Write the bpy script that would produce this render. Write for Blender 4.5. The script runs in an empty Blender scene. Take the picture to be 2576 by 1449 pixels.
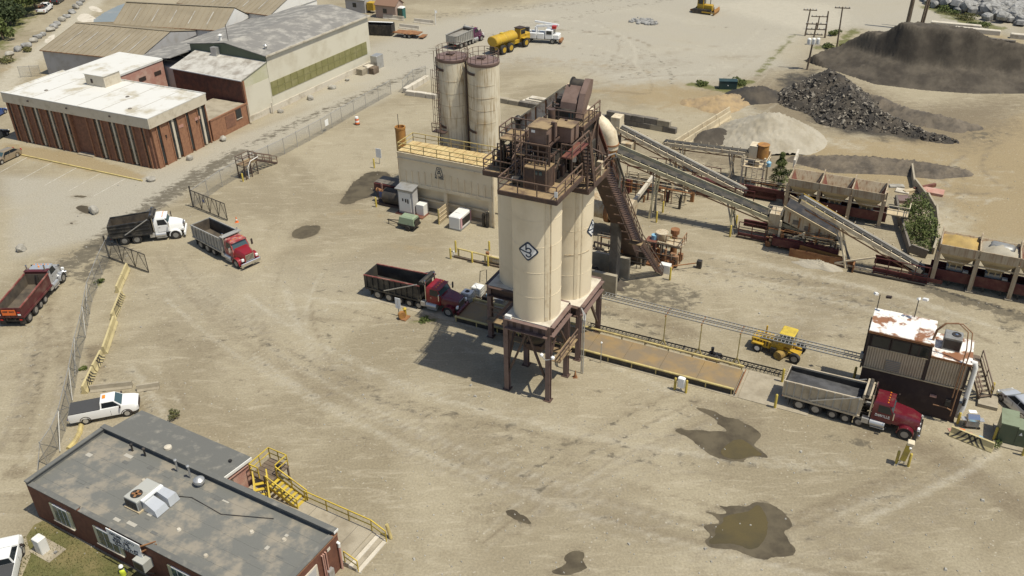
import bpy, bmesh, math, random
import numpy as np
from mathutils import Vector, Matrix
random.seed(7); rng = np.random.default_rng(7)
R = math.radians
scene = bpy.context.scene
# ------------------------------------------------------------------ camera
FP = 2240.0; TH = R(31.25); RL = R(1.0); CX, CY = 1288.0, 724.5; HC = 48.0     # focal length in px of a 2576 wide picture
cd = bpy.data.cameras.new('camera'); cam = bpy.data.objects.new('camera', cd)
scene.collection.objects.link(cam); scene.camera = cam
cd.sensor_width = 36.0; cd.lens = 36.0 * FP / 2576.0; cd.clip_end = 9000; cd.clip_start = 0.5
cam.matrix_world = Matrix.Translation((0, 0, HC)) @ Matrix.Rotation(math.pi / 2 - TH, 4, 'X') @ Matrix.Rotation(-RL, 4, 'Z')
# ------------------------------------------------------------------ light
SUN_AZ, SUN_EL = R(-27), R(65.5)
w = bpy.data.worlds.new('World'); scene.world = w; w.use_nodes = True
nt = w.node_tree; bg = nt.nodes['Background']
sky = nt.nodes.new('ShaderNodeTexSky'); sky.sky_type = 'NISHITA'; sky.sun_disc = False
sky.sun_elevation = SUN_EL; sky.sun_rotation = math.pi / 2 - SUN_AZ
sky.air_density = 1.0; sky.dust_density = 1.4
nt.links.new(sky.outputs[0], bg.inputs[0]); bg.inputs[1].default_value = 0.095
sl = bpy.data.lights.new('sun', 'SUN'); sl.energy = 4.1; sl.angle = R(0.55); sl.color = (1.0, 0.94, 0.795)
so = bpy.data.objects.new('sun', sl); scene.collection.objects.link(so)
sd = Vector((math.cos(SUN_EL) * math.cos(SUN_AZ), math.cos(SUN_EL) * math.sin(SUN_AZ), math.sin(SUN_EL)))
so.rotation_euler = sd.to_track_quat('Z', 'Y').to_euler(); so.location = (60, -40, 120)
vs = scene.view_settings; vs.view_transform = 'Standard'; vs.look = 'None'; vs.gamma = 1.0; vs.exposure = 0.16; vs.use_curve_mapping = False
scene.render.engine = 'CYCLES'
# ------------------------------------------------------------------ survey helpers: picture point -> place on the ground
_s, _c, _cr, _sr = math.sin(TH), math.cos(TH), math.cos(RL), math.sin(RL)
def G(x, y, z=0.0):
    u, v = x - CX, y - CY; u, v = u * _cr - v * _sr, u * _sr + v * _cr
    Z = (HC - z) / (_s + v / FP * _c)
    return Vector((Z * u / FP, Z * _c - Z * v / FP * _s, z))
def PJ(p):
    d = p[2] - HC; Zc = p[1] * _c - d * _s; up = p[1] * _s + d * _c
    u, v = FP * p[0] / Zc, -FP * up / Zc
    return CX + u * _cr + v * _sr, CY - u * _sr + v * _cr
def ZH(x, y, yt):                       # how tall is a thing standing at (x, y) whose top shows at row yt
    g = G(x, y); lo, hi = -20.0, 46.0
    for _ in range(50):
        m = (lo + hi) / 2
        if PJ((g.x, g.y, m))[1] > yt: lo = m
        else: hi = m
    return m
PA = R(-26.6); PO = Vector((-.746, 62.109, 0)); AV = Vector((math.cos(PA), math.sin(PA), 0)); BV = Vector((-math.sin(PA), math.cos(PA), 0))
def PW(a, b, z=0.0): return PO + AV * a + BV * b + Vector((0, 0, z))       # plant axes: a along the weighbridge, b across it
def PAB(x, y, z=0.0):
    d = G(x, y, z) - PO; return d.dot(AV), d.dot(BV)
def angle(p, q): return math.atan2(q[1] - p[1], q[0] - p[0])
# ------------------------------------------------------------------ materials
MATS = {}
def nd(t, ty, **kw):
    n = t.nodes.new('ShaderNode' + ty)
    for k, v in kw.items():
        if k.startswith('i_'):
            n.inputs[k[2:].replace('_', ' ')].default_value = v
        else: setattr(n, k, v)
    return n
def c4(c): return (c[0], c[1], c[2], 1.0)
def mix(t, fac, a, b):
    n = t.nodes.new('ShaderNodeMix'); n.data_type = 'RGBA'
    for sock, val in ((n.inputs[0], fac), (n.inputs[6], a), (n.inputs[7], b)):
        if hasattr(val, 'is_output'): t.links.new(val, sock)
        elif isinstance(val, (int, float)): sock.default_value = val
        else: sock.default_value = c4(val)
    return n.outputs[2]
def math_(t, op, a, b=0.0, c=None):
    n = t.nodes.new('ShaderNodeMath'); n.operation = op
    for i, v in enumerate((a, b) if c is None else (a, b, c)):
        if hasattr(v, 'is_output'): t.links.new(v, n.inputs[i])
        else: n.inputs[i].default_value = v
    return n.outputs[0]
def ramp(t, v, lo, hi):
    n = t.nodes.new('ShaderNodeMapRange'); n.interpolation_type = 'SMOOTHSTEP'; n.inputs[1].default_value = lo; n.inputs[2].default_value = hi
    t.links.new(v, n.inputs[0]); return n.outputs[0]
def noise(t, pos, scale, detail=4.0, rough=.55, stretch=None, dist=0.0):
    if stretch is not None:
        m = t.nodes.new('ShaderNodeMapping'); m.inputs['Scale'].default_value = stretch; t.links.new(pos, m.inputs[0]); pos = m.outputs[0]
    n = t.nodes.new('ShaderNodeTexNoise'); n.inputs['Scale'].default_value = scale; n.inputs['Detail'].default_value = detail
    n.inputs['Roughness'].default_value = rough; n.inputs['Distortion'].default_value = dist
    t.links.new(pos, n.inputs['Vector']); return n.outputs[0]
def newmat(name):
    m = bpy.data.materials.new(name); m.use_nodes = True; t = m.node_tree
    return m, t, t.nodes['Principled BSDF'], t.nodes.new('ShaderNodeNewGeometry').outputs['Position']
def mat(name, col, dirt=None, amt=.45, scale=.8, rough=.6, metal=0.0, var=.12, fine=9.0, streak=None, samt=.5, bump=0.0, bscale=30.0, spec=None, coat=0.0, soft=.14):
    """worn surface: colour with fine variation, blotches of a dirt colour and (for upright faces) runs of a streak colour"""
    m, t, b, pos = newmat(name)
    n = noise(t, pos, fine, 5, .6)
    c = mix(t, n, [x * (1 - var) for x in col], [min(1, x * (1 + var)) for x in col])
    if dirt is not None:
        d = noise(t, pos, scale, 7, .62); th = 1 - amt
        c = mix(t, ramp(t, d, th - soft, th + soft), c, dirt)
    if streak is not None:
        d = noise(t, pos, 1.6, 6, .6, stretch=(3.2, 3.2, .22)); th = 1 - samt
        c = mix(t, ramp(t, d, th - .12, th + .16), c, streak)
    t.links.new(c, b.inputs['Base Color'])
    b.inputs['Roughness'].default_value = rough; b.inputs['Metallic'].default_value = metal
    if spec is not None: b.inputs['Specular IOR Level'].default_value = spec
    if coat: b.inputs['Coat Weight'].default_value = coat; b.inputs['Coat Roughness'].default_value = .12
    if bump:
        bn = nd(t, 'Bump', i_Strength=bump, i_Distance=.05); t.links.new(noise(t, pos, bscale, 6, .7), bn.inputs['Height']); t.links.new(bn.outputs[0], b.inputs['Normal'])
    MATS[name] = m; return m
# ------------------------------------------------------------------ mesh collecting
class MB:
    def __init__(s, off=(0, 0, 0)): s.v = []; s.f = []; s.o = Vector(off); s.M = None
    def add(s, vs, fs):
        n = len(s.v)
        for p in vs:
            p = Vector(p)
            if s.M is not None: p = s.M @ p
            s.v.append(tuple(p + s.o))
        s.f += [tuple(n + i for i in f) for f in fs]; return s
    def box(s, x0, y0, z0, x1, y1, z1):
        return s.add([(x0, y0, z0), (x1, y0, z0), (x1, y1, z0), (x0, y1, z0), (x0, y0, z1), (x1, y0, z1), (x1, y1, z1), (x0, y1, z1)],
                     [(3, 2, 1, 0), (4, 5, 6, 7), (0, 1, 5, 4), (1, 2, 6, 5), (2, 3, 7, 6), (3, 0, 4, 7)])
    def bbox(s, x0, y0, z0, x1, y1, z1, c=.05):        # box with chamfered vertical and top edges
        def ring(d, z): return [(x0 + d + c, y0 + d, z), (x1 - d - c, y0 + d, z), (x1 - d, y0 + d + c, z), (x1 - d, y1 - d - c, z), (x1 - d - c, y1 - d, z), (x0 + d + c, y1 - d, z), (x0 + d, y1 - d - c, z), (x0 + d, y0 + d + c, z)]
        return s.loft([ring(0, z0), ring(0, z1 - c), ring(c, z1)])
    def loft(s, rings, caps=True, closed=True):
        k = len(rings[0]); vs = [p for r in rings for p in r]; fs = []
        for i in range(len(rings) - 1):
            for j in range(k if closed else k - 1):
                a, b = i * k + j, i * k + (j + 1) % k; fs.append((a, b, b + k, a + k))
        if caps: fs += [tuple(reversed(range(k))), tuple(range((len(rings) - 1) * k, len(rings) * k))]
        return s.add(vs, fs)
    def bar(s, p, q, w, h=None, up=(0, 0, 1)):
        p, q = Vector(p), Vector(q); h = w if h is None else h; d = (q - p).normalized(); up = Vector(up)
        if abs(d.dot(up)) > .98: up = Vector((1, 0, 0))
        x = d.cross(up).normalized(); y = x.cross(d).normalized(); x *= w / 2; y *= h / 2
        r = lambda c: [c - x - y, c + x - y, c + x + y, c - x + y]
        return s.loft([r(p), r(q)])
    def tube(s, p, q, r, n=8, r2=None, caps=True):
        p, q = Vector(p), Vector(q); d = (q - p).normalized(); u = Vector((0, 0, 1)) if abs(d.z) < .9 else Vector((1, 0, 0))
        x = d.cross(u).normalized(); y = x.cross(d); r2 = r if r2 is None else r2
        g = lambda c, r: [c + x * (r * math.cos(6.28319 * i / n)) + y * (r * math.sin(6.28319 * i / n)) for i in range(n)]
        return s.loft([g(p, r), g(q, r2)], caps)
    def pipe(s, pts, r, n=8):
        pts = [Vector(p) for p in pts]; rings = []
        for i, p in enumerate(pts):
            d = (pts[min(i + 1, len(pts) - 1)] - pts[max(i - 1, 0)]).normalized()
            u = Vector((0, 0, 1)) if abs(d.z) < .93 else Vector((.3, 1, 0)).normalized()
            if i and abs(d.dot(py)) < .9: x = py.cross(d).normalized() if False else d.cross(d.cross(px)).normalized() * -1
            else: x = d.cross(u).normalized()
            y = x.cross(d); px, py = x, y; rr = r[i] if isinstance(r, (list, tuple)) else r
            rings.append([p + x * (rr * math.cos(6.28319 * k / n)) + y * (rr * math.sin(6.28319 * k / n)) for k in range(n)])
        return s.loft(rings)
    def lathe(s, c, prof, n=24, a0=0.0):                # prof: (radius, z)
        c = Vector(c); return s.loft([[c + Vector((r * math.cos(a0 + 6.28319 * i / n), r * math.sin(a0 + 6.28319 * i / n), z)) for i in range(n)] for r, z in prof])
    def prism(s, pts, z0, z1): return s.loft([[(x, y, z0) for x, y in pts], [(x, y, z1) for x, y in pts]])
    def prx(s, prof, x0, x1): return s.loft([[(x0, y, z) for y, z in prof], [(x1, y, z) for y, z in prof]])
    def pry(s, prof, y0, y1): return s.loft([[(x, y0, z) for x, z in prof], [(x, y1, z) for x, z in prof]])
    def quad(s, *p): return s.add(p, [tuple(range(len(p)))])
    def mesh(s, name):
        me = bpy.data.meshes.new(name); me.from_pydata(s.v, [], s.f); me.validate()
        bm = bmesh.new(); bm.from_mesh(me); bmesh.ops.recalc_face_normals(bm, faces=bm.faces); bm.to_mesh(me); bm.free(); return me
COL = scene.collection.objects
def link(name, me, m, parent=None, smooth=False):
    o = bpy.data.objects.new(name, me); COL.link(o)
    if m is not None and not me.materials: me.materials.append(MATS[m] if isinstance(m, str) else m)
    if smooth:
        me.polygons.foreach_set('use_smooth', [True] * len(me.polygons))
        if smooth != 2:
            try: me.set_sharp_from_angle(angle=R(38))
            except Exception: pass
    if parent is not None: o.parent = parent
    return o
class T:
    """a thing: an Empty at its base that carries its parts; coordinates of parts are given relative to 'base'"""
    def __init__(s, name, label, cat, loc, rz=0.0, group=None, base=(0, 0, 0), kind=None):
        e = bpy.data.objects.new(name, None); COL.link(e); e.location = loc; e.rotation_euler = (0, 0, rz); e.empty_display_size = .3
        e['label'] = label; e['category'] = cat
        if group: e['group'] = group
        if kind: e['kind'] = kind
        s.e = e; s.o = -Vector(base)
    def mb(s): return MB(s.o)
    def put(s, name, m, mbx, par=None, smooth=False, label=None, kind=None):
        o = link(name, mbx.mesh(name), m, par or s.e, smooth)
        if label: o['label'] = label
        if kind: o['kind'] = kind
        return o
    def box(s, name, m, x0, y0, z0, x1, y1, z1, par=None, label=None): return s.put(name, m, s.mb().box(x0, y0, z0, x1, y1, z1), par, label=label)
    def bbox(s, name, m, x0, y0, z0, x1, y1, z1, c=.05, par=None, label=None): return s.put(name, m, s.mb().bbox(x0, y0, z0, x1, y1, z1, c), par, label=label)
    def bar(s, name, m, p, q, w, h=None, par=None, up=(0, 0, 1)): return s.put(name, m, s.mb().bar(p, q, w, h, up), par)
    def tube(s, name, m, p, q, r, n=8, r2=None, par=None): return s.put(name, m, s.mb().tube(p, q, r, n, r2), par, smooth=True)
    def pipe(s, name, m, pts, r, n=8, par=None): return s.put(name, m, s.mb().pipe(pts, r, n), par, smooth=True)
    def dup(s, ob, dx=0, dy=0, dz=0, par=None):
        o = ob.copy(); COL.link(o); o.parent = par or ob.parent; o.location = ob.location + Vector((dx, dy, dz)); return o
    def rail(s, m, pts, h=1.07, step=1.8, r=.042, par=None, mid=True, close=False):
        pts = [Vector(p) for p in pts]; pts = pts + [pts[0]] if close else pts
        for i in range(len(pts) - 1):
            p, q = pts[i], pts[i + 1]; n = max(1, round((q - p).length / step)); up = Vector((0, 0, h))
            for k in range(0 if i == 0 else 1, n + 1):
                a = p.lerp(q, k / n); s.bar('rail_post', m, a, a + up, r * 1.7, par=par)
            s.bar('handrail', m, p + up, q + up, r * 1.9, par=par)
            if mid: s.bar('mid_rail', m, p + up * .52, q + up * .52, r * 1.5, par=par)
    def stair(s, m, p, q, width, side, n=None, rail_m=None, h=1.0, tread=.25, par=None):
        """straight stair from p (foot) to q (head); 'side' is the sideways unit vector, p and q on its centre line"""
        p, q, sv = Vector(p), Vector(q), Vector(side); n = n or max(3, int((q - p).length / .34))
        for sg in (-1, 1): s.bar('stringer', m, p + sv * sg * width / 2, q + sv * sg * width / 2, .06, .24, par=par)
        d = (q - p); dh = Vector((d.x, d.y, 0)).normalized() * tread / 2
        for k in range(n):
            c = p + d * ((k + .5) / n); s.bar('tread', m, c - sv * (width / 2 - .03), c + sv * (width / 2 - .03), tread, .05, par=par)
        if rail_m:
            for sg in (-1, 1): s.rail(rail_m, [p + sv * sg * width / 2, q + sv * sg * width / 2], h=h, step=1.6, par=par)
def plant(name, label, cat, a, b, group=None, z=0.0): return T(name, label, cat, PW(a, b, z), PA, group, (a, b, z))
def one(name, m, mbx, label, cat, group=None, smooth=False, loc=(0, 0, 0), rz=0.0, kind=None):
    o = link(name, mbx.mesh(name), m, None, smooth); o.location = loc; o.rotation_euler = (0, 0, rz); o['label'] = label; o['category'] = cat
    if group: o['group'] = group
    if kind: o['kind'] = kind
    return o
def setting(name, me, m, smooth=False):
    o = link(name, me, m, None, smooth); o['kind'] = 'structure'; return o
def copy_thing(t, loc, rz, label=None):
    e = t.e.copy(); COL.link(e); e.location = loc; e.rotation_euler = (0, 0, rz)
    if label: e['label'] = label
    def rec(src, dst):
        for ch in src.children:
            o = ch.copy(); COL.link(o); o.parent = dst; rec(ch, o)
    rec(t.e, e); return e
# ------------------------------------------------------------------ materials of the place
DUST = (.33, .275, .19)
def ground_mat():
    m, t, b, pos = newmat('yard_ground')
    at = lambda n: nd(t, 'Attribute', attribute_name=n).outputs['Fac']
    n1 = noise(t, pos, .06, 6, .6, dist=.6); n2 = noise(t, pos, .45, 7, .65); n3 = noise(t, pos, 5.5, 4, .7); n4 = noise(t, pos, .9, 6, .7, stretch=(.35, 1.5, 1), dist=.9); n5 = noise(t, pos, 1.1, 8, .68, stretch=(.8, 1.2, 1), dist=.5)
    c = mix(t, ramp(t, n1, .4, .6), (.328, .285, .20), (.252, .214, .145))
    c = mix(t, math_(t, 'MULTIPLY', ramp(t, n4, .5, .7), .6), c, (.40, .352, .262))
    c = mix(t, math_(t, 'MULTIPLY', ramp(t, n2, .5, .74), .55), c, (.225, .187, .124))
    def layer(c, name, col, k=1.6, lo=.35, hi=.85, amt=1.0, sc=n2, col2=None):
        v = math_(t, 'ADD', at(name), math_(t, 'MULTIPLY', math_(t, 'SUBTRACT', sc, .5), k))
        f = math_(t, 'MULTIPLY', math_(t, 'MULTIPLY', ramp(t, v, lo, hi), amt), ramp(t, at(name), 0.0, .12))
        return mix(t, f, c, col if col2 is None else mix(t, n2, col, col2))
    c = layer(c, 'gray', (.355, .328, .268), 1.2, .15, .85, .9, n1)
    c = layer(c, 'ochre', (.285, .222, .128), 1.4, .25, .9, .85)
    c = layer(c, 'brown', (.178, .144, .097), 1.3, .15, .95, .85, n5)
    c = layer(c, 'pale', (.44, .405, .325), 1.4, .2, 1.05, .75, n5)
    c = layer(c, 'dark', (.115, .10, .074), 2.6, .42, .85, .88, n5)
    c = layer(c, 'black', (.045, .042, .038), 1.2, .35, .8, .9)
    c = layer(c, 'green', (.085, .10, .030), 1.8, .35, .8, .95, n2, (.16, .15, .06))
    g = math_(t, 'ADD', .52, math_(t, 'MULTIPLY', n3, .96))
    hv = nd(t, 'HueSaturation'); t.links.new(g, hv.inputs['Value']); t.links.new(c, hv.inputs['Color'])
    vo = nd(t, 'TexVoronoi', i_Scale=2.2); t.links.new(pos, vo.inputs['Vector'])
    peb = math_(t, 'MULTIPLY', math_(t, 'LESS_THAN', vo.outputs['Distance'], .16), .5)
    c = mix(t, math_(t, 'MULTIPLY', peb, math_(t, 'GREATER_THAN', n2, .55)), hv.outputs[0], (.47, .43, .35))
    t.links.new(c, b.inputs['Base Color']); b.inputs['Roughness'].default_value = .93; b.inputs['Specular IOR Level'].default_value = .2
    h = math_(t, 'ADD', math_(t, 'MULTIPLY', n3, .35), math_(t, 'ADD', n2, math_(t, 'MULTIPLY', n4, .8)))
    bn = nd(t, 'Bump', i_Strength=.55, i_Distance=.12); t.links.new(h, bn.inputs['Height']); t.links.new(bn.outputs[0], b.inputs['Normal'])
    MATS['yard_ground'] = m
ground_mat()
mat('wet_ground', (.07, .057, .038), (.115, .095, .062), .5, .5, rough=.6, var=.3, fine=3, spec=.2)
mat('muddy_water', (.105, .082, .036), (.075, .062, .034), .5, .25, rough=.16, var=.15, spec=.35)
mat('silo_cream', (.75, .65, .475), (.66, .56, .395), .40, .35, .45, var=.05, streak=(.68, .57, .40), samt=.34)
mat('cream_steel', (.66, .57, .41), (.46, .36, .23), .40, .9, .55, streak=(.42, .30, .17), samt=.32)
mat('cream_dirty', (.52, .455, .33), (.30, .20, .10), .42, .8, .6, streak=(.36, .24, .12), samt=.44)
mat('old_silo', (.70, .635, .49), (.54, .45, .30), .42, .45, .55, streak=(.36, .25, .12), samt=.42)
mat('brown_steel', (.066, .043, .036), (.115, .068, .048), .45, 1.3, .6, var=.2)
mat('brown_deck', (.30, .215, .115), (.13, .085, .055), .45, 1.0, .75, var=.2)
mat('brown_rail', (.125, .083, .064), (.18, .115, .08), .5, 1.5, .6)
mat('mauve_steel', (.185, .125, .108), (.12, .075, .06), .4, .9, .55)
mat('rust', (.20, .085, .035), (.30, .15, .06), .5, 1.2, .8, var=.25)
mat('rust_red', (.135, .045, .035), (.20, .09, .05), .45, 1.1, .7, var=.2)
mat('maroon', (.085, .016, .018), (.14, .055, .04), .42, 1.1, .55, var=.2)
mat('black_steel', (.022, .020, .019), (.06, .05, .04), .45, 1.4, .55, var=.3)
mat('grime_and_shade', (.035, .030, .026), (.085, .068, .048), .45, 1.0, .8, var=.3)  # near-black for grimy steel, also for the shade boxes added on the tower
mat('grey_steel', (.30, .30, .29), (.20, .18, .15), .4, 1.2, .5, metal=.35)
mat('galv', (.46, .46, .45), (.34, .32, .28), .4, 1.5, .42, metal=.55)
mat('chrome', (.72, .72, .72), rough=.2, metal=1.0, var=.03)
mat('aluminium', (.55, .55, .54), (.42, .40, .36), .35, 1.2, .38, metal=.6)
mat('white_paint', (.74, .73, .69), (.55, .51, .43), .3, 1.0, .45, var=.05)
mat('white_gloss', (.80, .80, .78), (.62, .59, .52), .25, 1.2, .28, var=.03, coat=.4)
mat('yellow_paint', (.56, .41, .045), (.36, .26, .05), .42, 1.4, .55, var=.15)
mat('yellow_faded', (.52, .42, .17), (.34, .27, .13), .45, 1.2, .65, var=.15)
mat('yellow_machine', (.47, .295, .022), (.30, .20, .05), .38, 1.2, .5, var=.1)
mat('belt', (.028, .027, .026), (.075, .066, .052), .5, 1.2, .85)
mat('belt_dust', (.24, .225, .195), (.20, .185, .16), .45, .9, .9)
mat('concrete', (.36, .315, .235), (.26, .222, .16), .45, .6, .9, var=.15, bump=.3)
mat('concrete_pale', (.56, .51, .42), (.36, .31, .23), .4, .7, .9, var=.15, bump=.3)
mat('concrete_dark', (.17, .15, .125), (.105, .092, .075), .45, .9, .9, var=.2, bump=.3)
mat('barrier_yellow', (.50, .42, .22), (.33, .27, .15), .42, .9, .85, var=.12)
mat('barrier_black', (.045, .04, .033), (.12, .10, .07), .35, 1.3, .8, var=.2)
mat('asphalt', (.16, .148, .122), (.24, .21, .165), .5, .5, .92, var=.2, bump=.2)
mat('tyre', (.022, .021, .020), (.07, .06, .048), .42, 2.0, .85)
mat('glass', (.015, .02, .024), rough=.08, var=.05, spec=.6)
mat('glass_teal', (.05, .085, .09), rough=.06, var=.1, spec=.7)
mat('lamp_amber', (.75, .25, .02), rough=.25, var=.05)
mat('lamp_red', (.45, .02, .015), rough=.25, var=.05)
mat('lamp_white', (.8, .8, .78), rough=.15, var=.03)
mat('orange_plastic', (.75, .16, .03), rough=.5, var=.08)
mat('brick_lit', (.31, .155, .085), (.24, .115, .065), .5, 3.0, .85, var=.18, fine=30)  # lighter brick for sunny sides and pilasters, sunlight put into the colour
mat('brick_pink', (.42, .22, .17), (.50, .33, .26), .45, .8, .85, var=.12, fine=30)
mat('brick_dark', (.155, .062, .042), (.095, .045, .034), .5, 1.6, .85, var=.2, fine=30, streak=(.045, .03, .026), samt=.36)
mat('brick_office', (.225, .108, .066), (.16, .078, .05), .5, 2.5, .85, var=.16, fine=30)
mat('stone_panel', (.56, .50, .39), (.44, .38, .28), .4, 1.0, .8)
mat('roof_white', (.62, .61, .57), (.42, .375, .28), .41, .3, .7, var=.05, soft=.10)
mat('roof_grey', (.148, .148, .134), (.265, .235, .185), .46, .55, .85, var=.12, soft=.09)
mat('roof_rolled', (.13, .13, .12), (.25, .235, .20), .36, 1.1, .9, var=.12)
mat('roof_old', (.205, .195, .178), (.36, .34, .30), .44, .55, .85, var=.12, soft=.12)
mat('roof_tan', (.285, .24, .165), (.24, .20, .135), .45, .3, .65, var=.06)
mat('roof_rusty', (.78, .76, .71), (.255, .115, .055), .46, .75, .6, var=.05, soft=.05)
mat('wall_cream', (.60, .565, .46), (.50, .455, .35), .4, .3, .75, var=.05)
mat('wall_white', (.72, .71, .68), (.56, .53, .47), .35, .4, .7, var=.05)
mat('wall_grey', (.42, .41, .40), (.34, .32, .29), .4, .5, .7, var=.06)
mat('panel_olive', (.205, .195, .075), (.27, .25, .12), .45, .7, .5, var=.1)
mat('siding_tan', (.47, .385, .275), (.38, .30, .21), .4, .6, .55, var=.06)
mat('wall_block', (.040, .024, .021), (.07, .045, .035), .42, .9, .85, var=.2)
mat('trim_dark', (.045, .030, .025), rough=.7)
mat('green_box', (.075, .10, .062), (.12, .125, .08), .35, 1.3, .5)
mat('green_trailer', (.24, .30, .20), (.18, .20, .13), .35, 1.2, .5)
mat('rock', (.40, .38, .33), (.27, .25, .21), .5, 1.0, .9, var=.2, bump=.5, bscale=6)
mat('rock_grey', (.34, .335, .32), (.20, .195, .18), .5, 1.3, .9, var=.2, bump=.5, bscale=6)
mat('pile_dark', (.036, .032, .028), (.085, .07, .052), .5, .25, .95, var=.25, bump=.6, bscale=3)
mat('pile_brown', (.098, .082, .062), (.052, .043, .033), .5, .3, .95, var=.2, bump=.6, bscale=3)
mat('pile_pale', (.37, .335, .265), (.29, .255, .19), .45, .3, .95, var=.15, bump=.5, bscale=3)
mat('rubble', (.05, .043, .036), (.30, .265, .21), .45, 1.7, .9, var=.3, soft=.06)
mat('sand_ochre', (.42, .29, .10), (.33, .23, .09), .45, .8, .95, var=.15, bump=.3)
mat('asphalt_load', (.045, .045, .047), (.085, .085, .088), .5, .9, .8, var=.25, bump=.5, bscale=5)
mat('wood', (.13, .095, .065), (.20, .155, .11), .45, 1.5, .85)
mat('timber_pale', (.48, .39, .25), (.33, .26, .16), .4, 1.2, .85)
mat('leaf', (.075, .105, .024), (.125, .145, .04), .5, 1.2, .8, var=.35, fine=4)
mat('leaf_dark', (.034, .052, .018), (.06, .08, .026), .5, 1.2, .8, var=.35, fine=4)
mat('leaf_dry', (.17, .15, .055), (.10, .11, .04), .5, 1.2, .85, var=.3, fine=4)
mat('lawn', (.105, .105, .034), (.19, .155, .068), .46, .35, .95, var=.3, fine=6, bump=.6, bscale=9)
mat('blue_paint', (.03, .07, .22), rough=.35, var=.05, coat=.3)
mat('navy', (.015, .032, .065), rough=.5, var=.06)
mat('sign_white', (.80, .80, .78), (.66, .64, .6), .25, 1.5, .5, var=.03)
mat('teal', (.03, .13, .12), rough=.5)
mat('plastic_ibc', (.78, .77, .72), (.66, .62, .54), .35, 1.5, .45, var=.04)
mat('skin', (.42, .25, .17), rough=.6, var=.06)
mat('hivis', (.62, .70, .05), rough=.7, var=.08)
mat('denim', (.05, .06, .09), rough=.85, var=.12)
def fence_mat():
    m, t, b, pos = newmat('chain_link')
    b.inputs['Base Color'].default_value = (.30, .29, .27, 1); b.inputs['Metallic'].default_value = .3; b.inputs['Roughness'].default_value = .5
    tc = nd(t, 'TexCoord').outputs['Object']; sx = nd(t, 'SeparateXYZ'); t.links.new(tc, sx.inputs[0])
    fs = []
    for op in ('ADD', 'SUBTRACT'):
        u = math_(t, 'MULTIPLY', math_(t, op, sx.outputs[0], sx.outputs[2]), 9.0)
        fs.append(math_(t, 'LESS_THAN', math_(t, 'FRACT', u), .2))
    a = math_(t, 'MAXIMUM', *fs); t.links.new(math_(t, 'MULTIPLY', a, .8), b.inputs['Alpha']); MATS['chain_link'] = m
fence_mat()
# ------------------------------------------------------------------ the ground: one sheet to the horizon
def axis(segs):
    out = []
    for a, b, st in segs:
        n = max(1, round((b - a) / st)); out += [a + (b - a) * i / n for i in range(n)]
    return out + [segs[-1][1]]
gx = axis([(-4000, -1000, 600), (-1000, -300, 90), (-300, -130, 6), (-130, -48, .9), (-48, 48, .42), (48, 130, .9), (130, 300, 6), (300, 1000, 90), (1000, 4000, 600)])
gy = axis([(-800, 20, 60), (20, 34, 2), (34, 90, .42), (90, 150, .8), (150, 230, 1.6), (230, 400, 8), (400, 1200, 80), (1200, 7000, 700)])
GX, GY = np.meshgrid(np.array(gx), np.array(gy)); VX, VY = GX.ravel(), GY.ravel(); NV = len(VX)
LAY = {k: np.zeros(NV) for k in ('gray', 'ochre', 'brown', 'pale', 'dark', 'black', 'green')}
def stroke(lay, pts, wid, k=1.0, px=True):
    P = [G(*p) if px else Vector(p) for p in pts]; d = np.full(NV, 1e9)
    for p, q in zip(P[:-1], P[1:]):
        ex, ey = q.x - p.x, q.y - p.y; L = ex * ex + ey * ey + 1e-9
        u = np.clip(((VX - p.x) * ex + (VY - p.y) * ey) / L, 0, 1); d = np.minimum(d, np.hypot(VX - p.x - u * ex, VY - p.y - u * ey))
    LAY[lay] = np.maximum(LAY[lay], k * np.clip(1.25 - d / wid, 0, 1))
def area(lay, pts, k=1.0, soft=1.5):
    P = [G(*p) for p in pts]; ins = np.zeros(NV, bool); d = np.full(NV, 1e9)
    for p, q in zip(P, P[1:] + P[:1]):
        cr = ((p.y > VY) != (q.y > VY)) & (VX < (q.x - p.x) * (VY - p.y) / (q.y - p.y + 1e-12) + p.x); ins ^= cr
        ex, ey = q.x - p.x, q.y - p.y; L = ex * ex + ey * ey + 1e-9
        u = np.clip(((VX - p.x) * ex + (VY - p.y) * ey) / L, 0, 1); d = np.minimum(d, np.hypot(VX - p.x - u * ex, VY - p.y - u * ey))
    sdist = np.where(ins, d, -d); LAY[lay] = np.maximum(LAY[lay], k * np.clip(.5 + sdist / (2 * soft), 0, 1))
# paler grey gravel: far yard, car park, road by the office
area('gray', [(1000, 60), (1500, -20), (2576, -60), (2576, 90), (2300, 60), (2080, 90), (1990, 170), (1840, 210), (1560, 230), (1300, 160), (1040, 220), (900, 240), (640, 320)], .8, 6)
area('gray', [(0, 440), (330, 440), (520, 360), (700, 300), (960, 190), (1100, 140), (1100, 190), (760, 350), (470, 480), (300, 590), (0, 670)], .7, 2)
area('gray', [(400, 640), (1240, 640), (1240, 760), (900, 820), (600, 900), (300, 760)], .35, 5)
area('pale', [(1760, 10), (1900, -10), (2120, 10), (2160, 60), (2080, 90), (2000, 80), (1850, 40)], .8, 4)
for p in ([(0, 230), (60, 165), (130, 105), (200, 40), (240, 0)],): stroke('pale', p, 3.4, .95)
stroke('pale', [(1180, 20), (1400, 45), (1600, 20), (1760, 60)], 4, .45); stroke('pale', [(1660, 130), (1900, 120), (2060, 60)], 6, .4)
area('pale', [(2290, 490), (2380, 500), (2430, 560), (2400, 610), (2340, 620), (2290, 560)], .55, 2)
stroke('pale', [(1840, 250), (1960, 330), (2150, 370)], 3, .6); stroke('pale', [(2180, 350), (2400, 400), (2500, 470)], 3, .35)
stroke('pale', [(1500, 905), (1640, 960), (1690, 985)], 1.0, .5)
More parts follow.
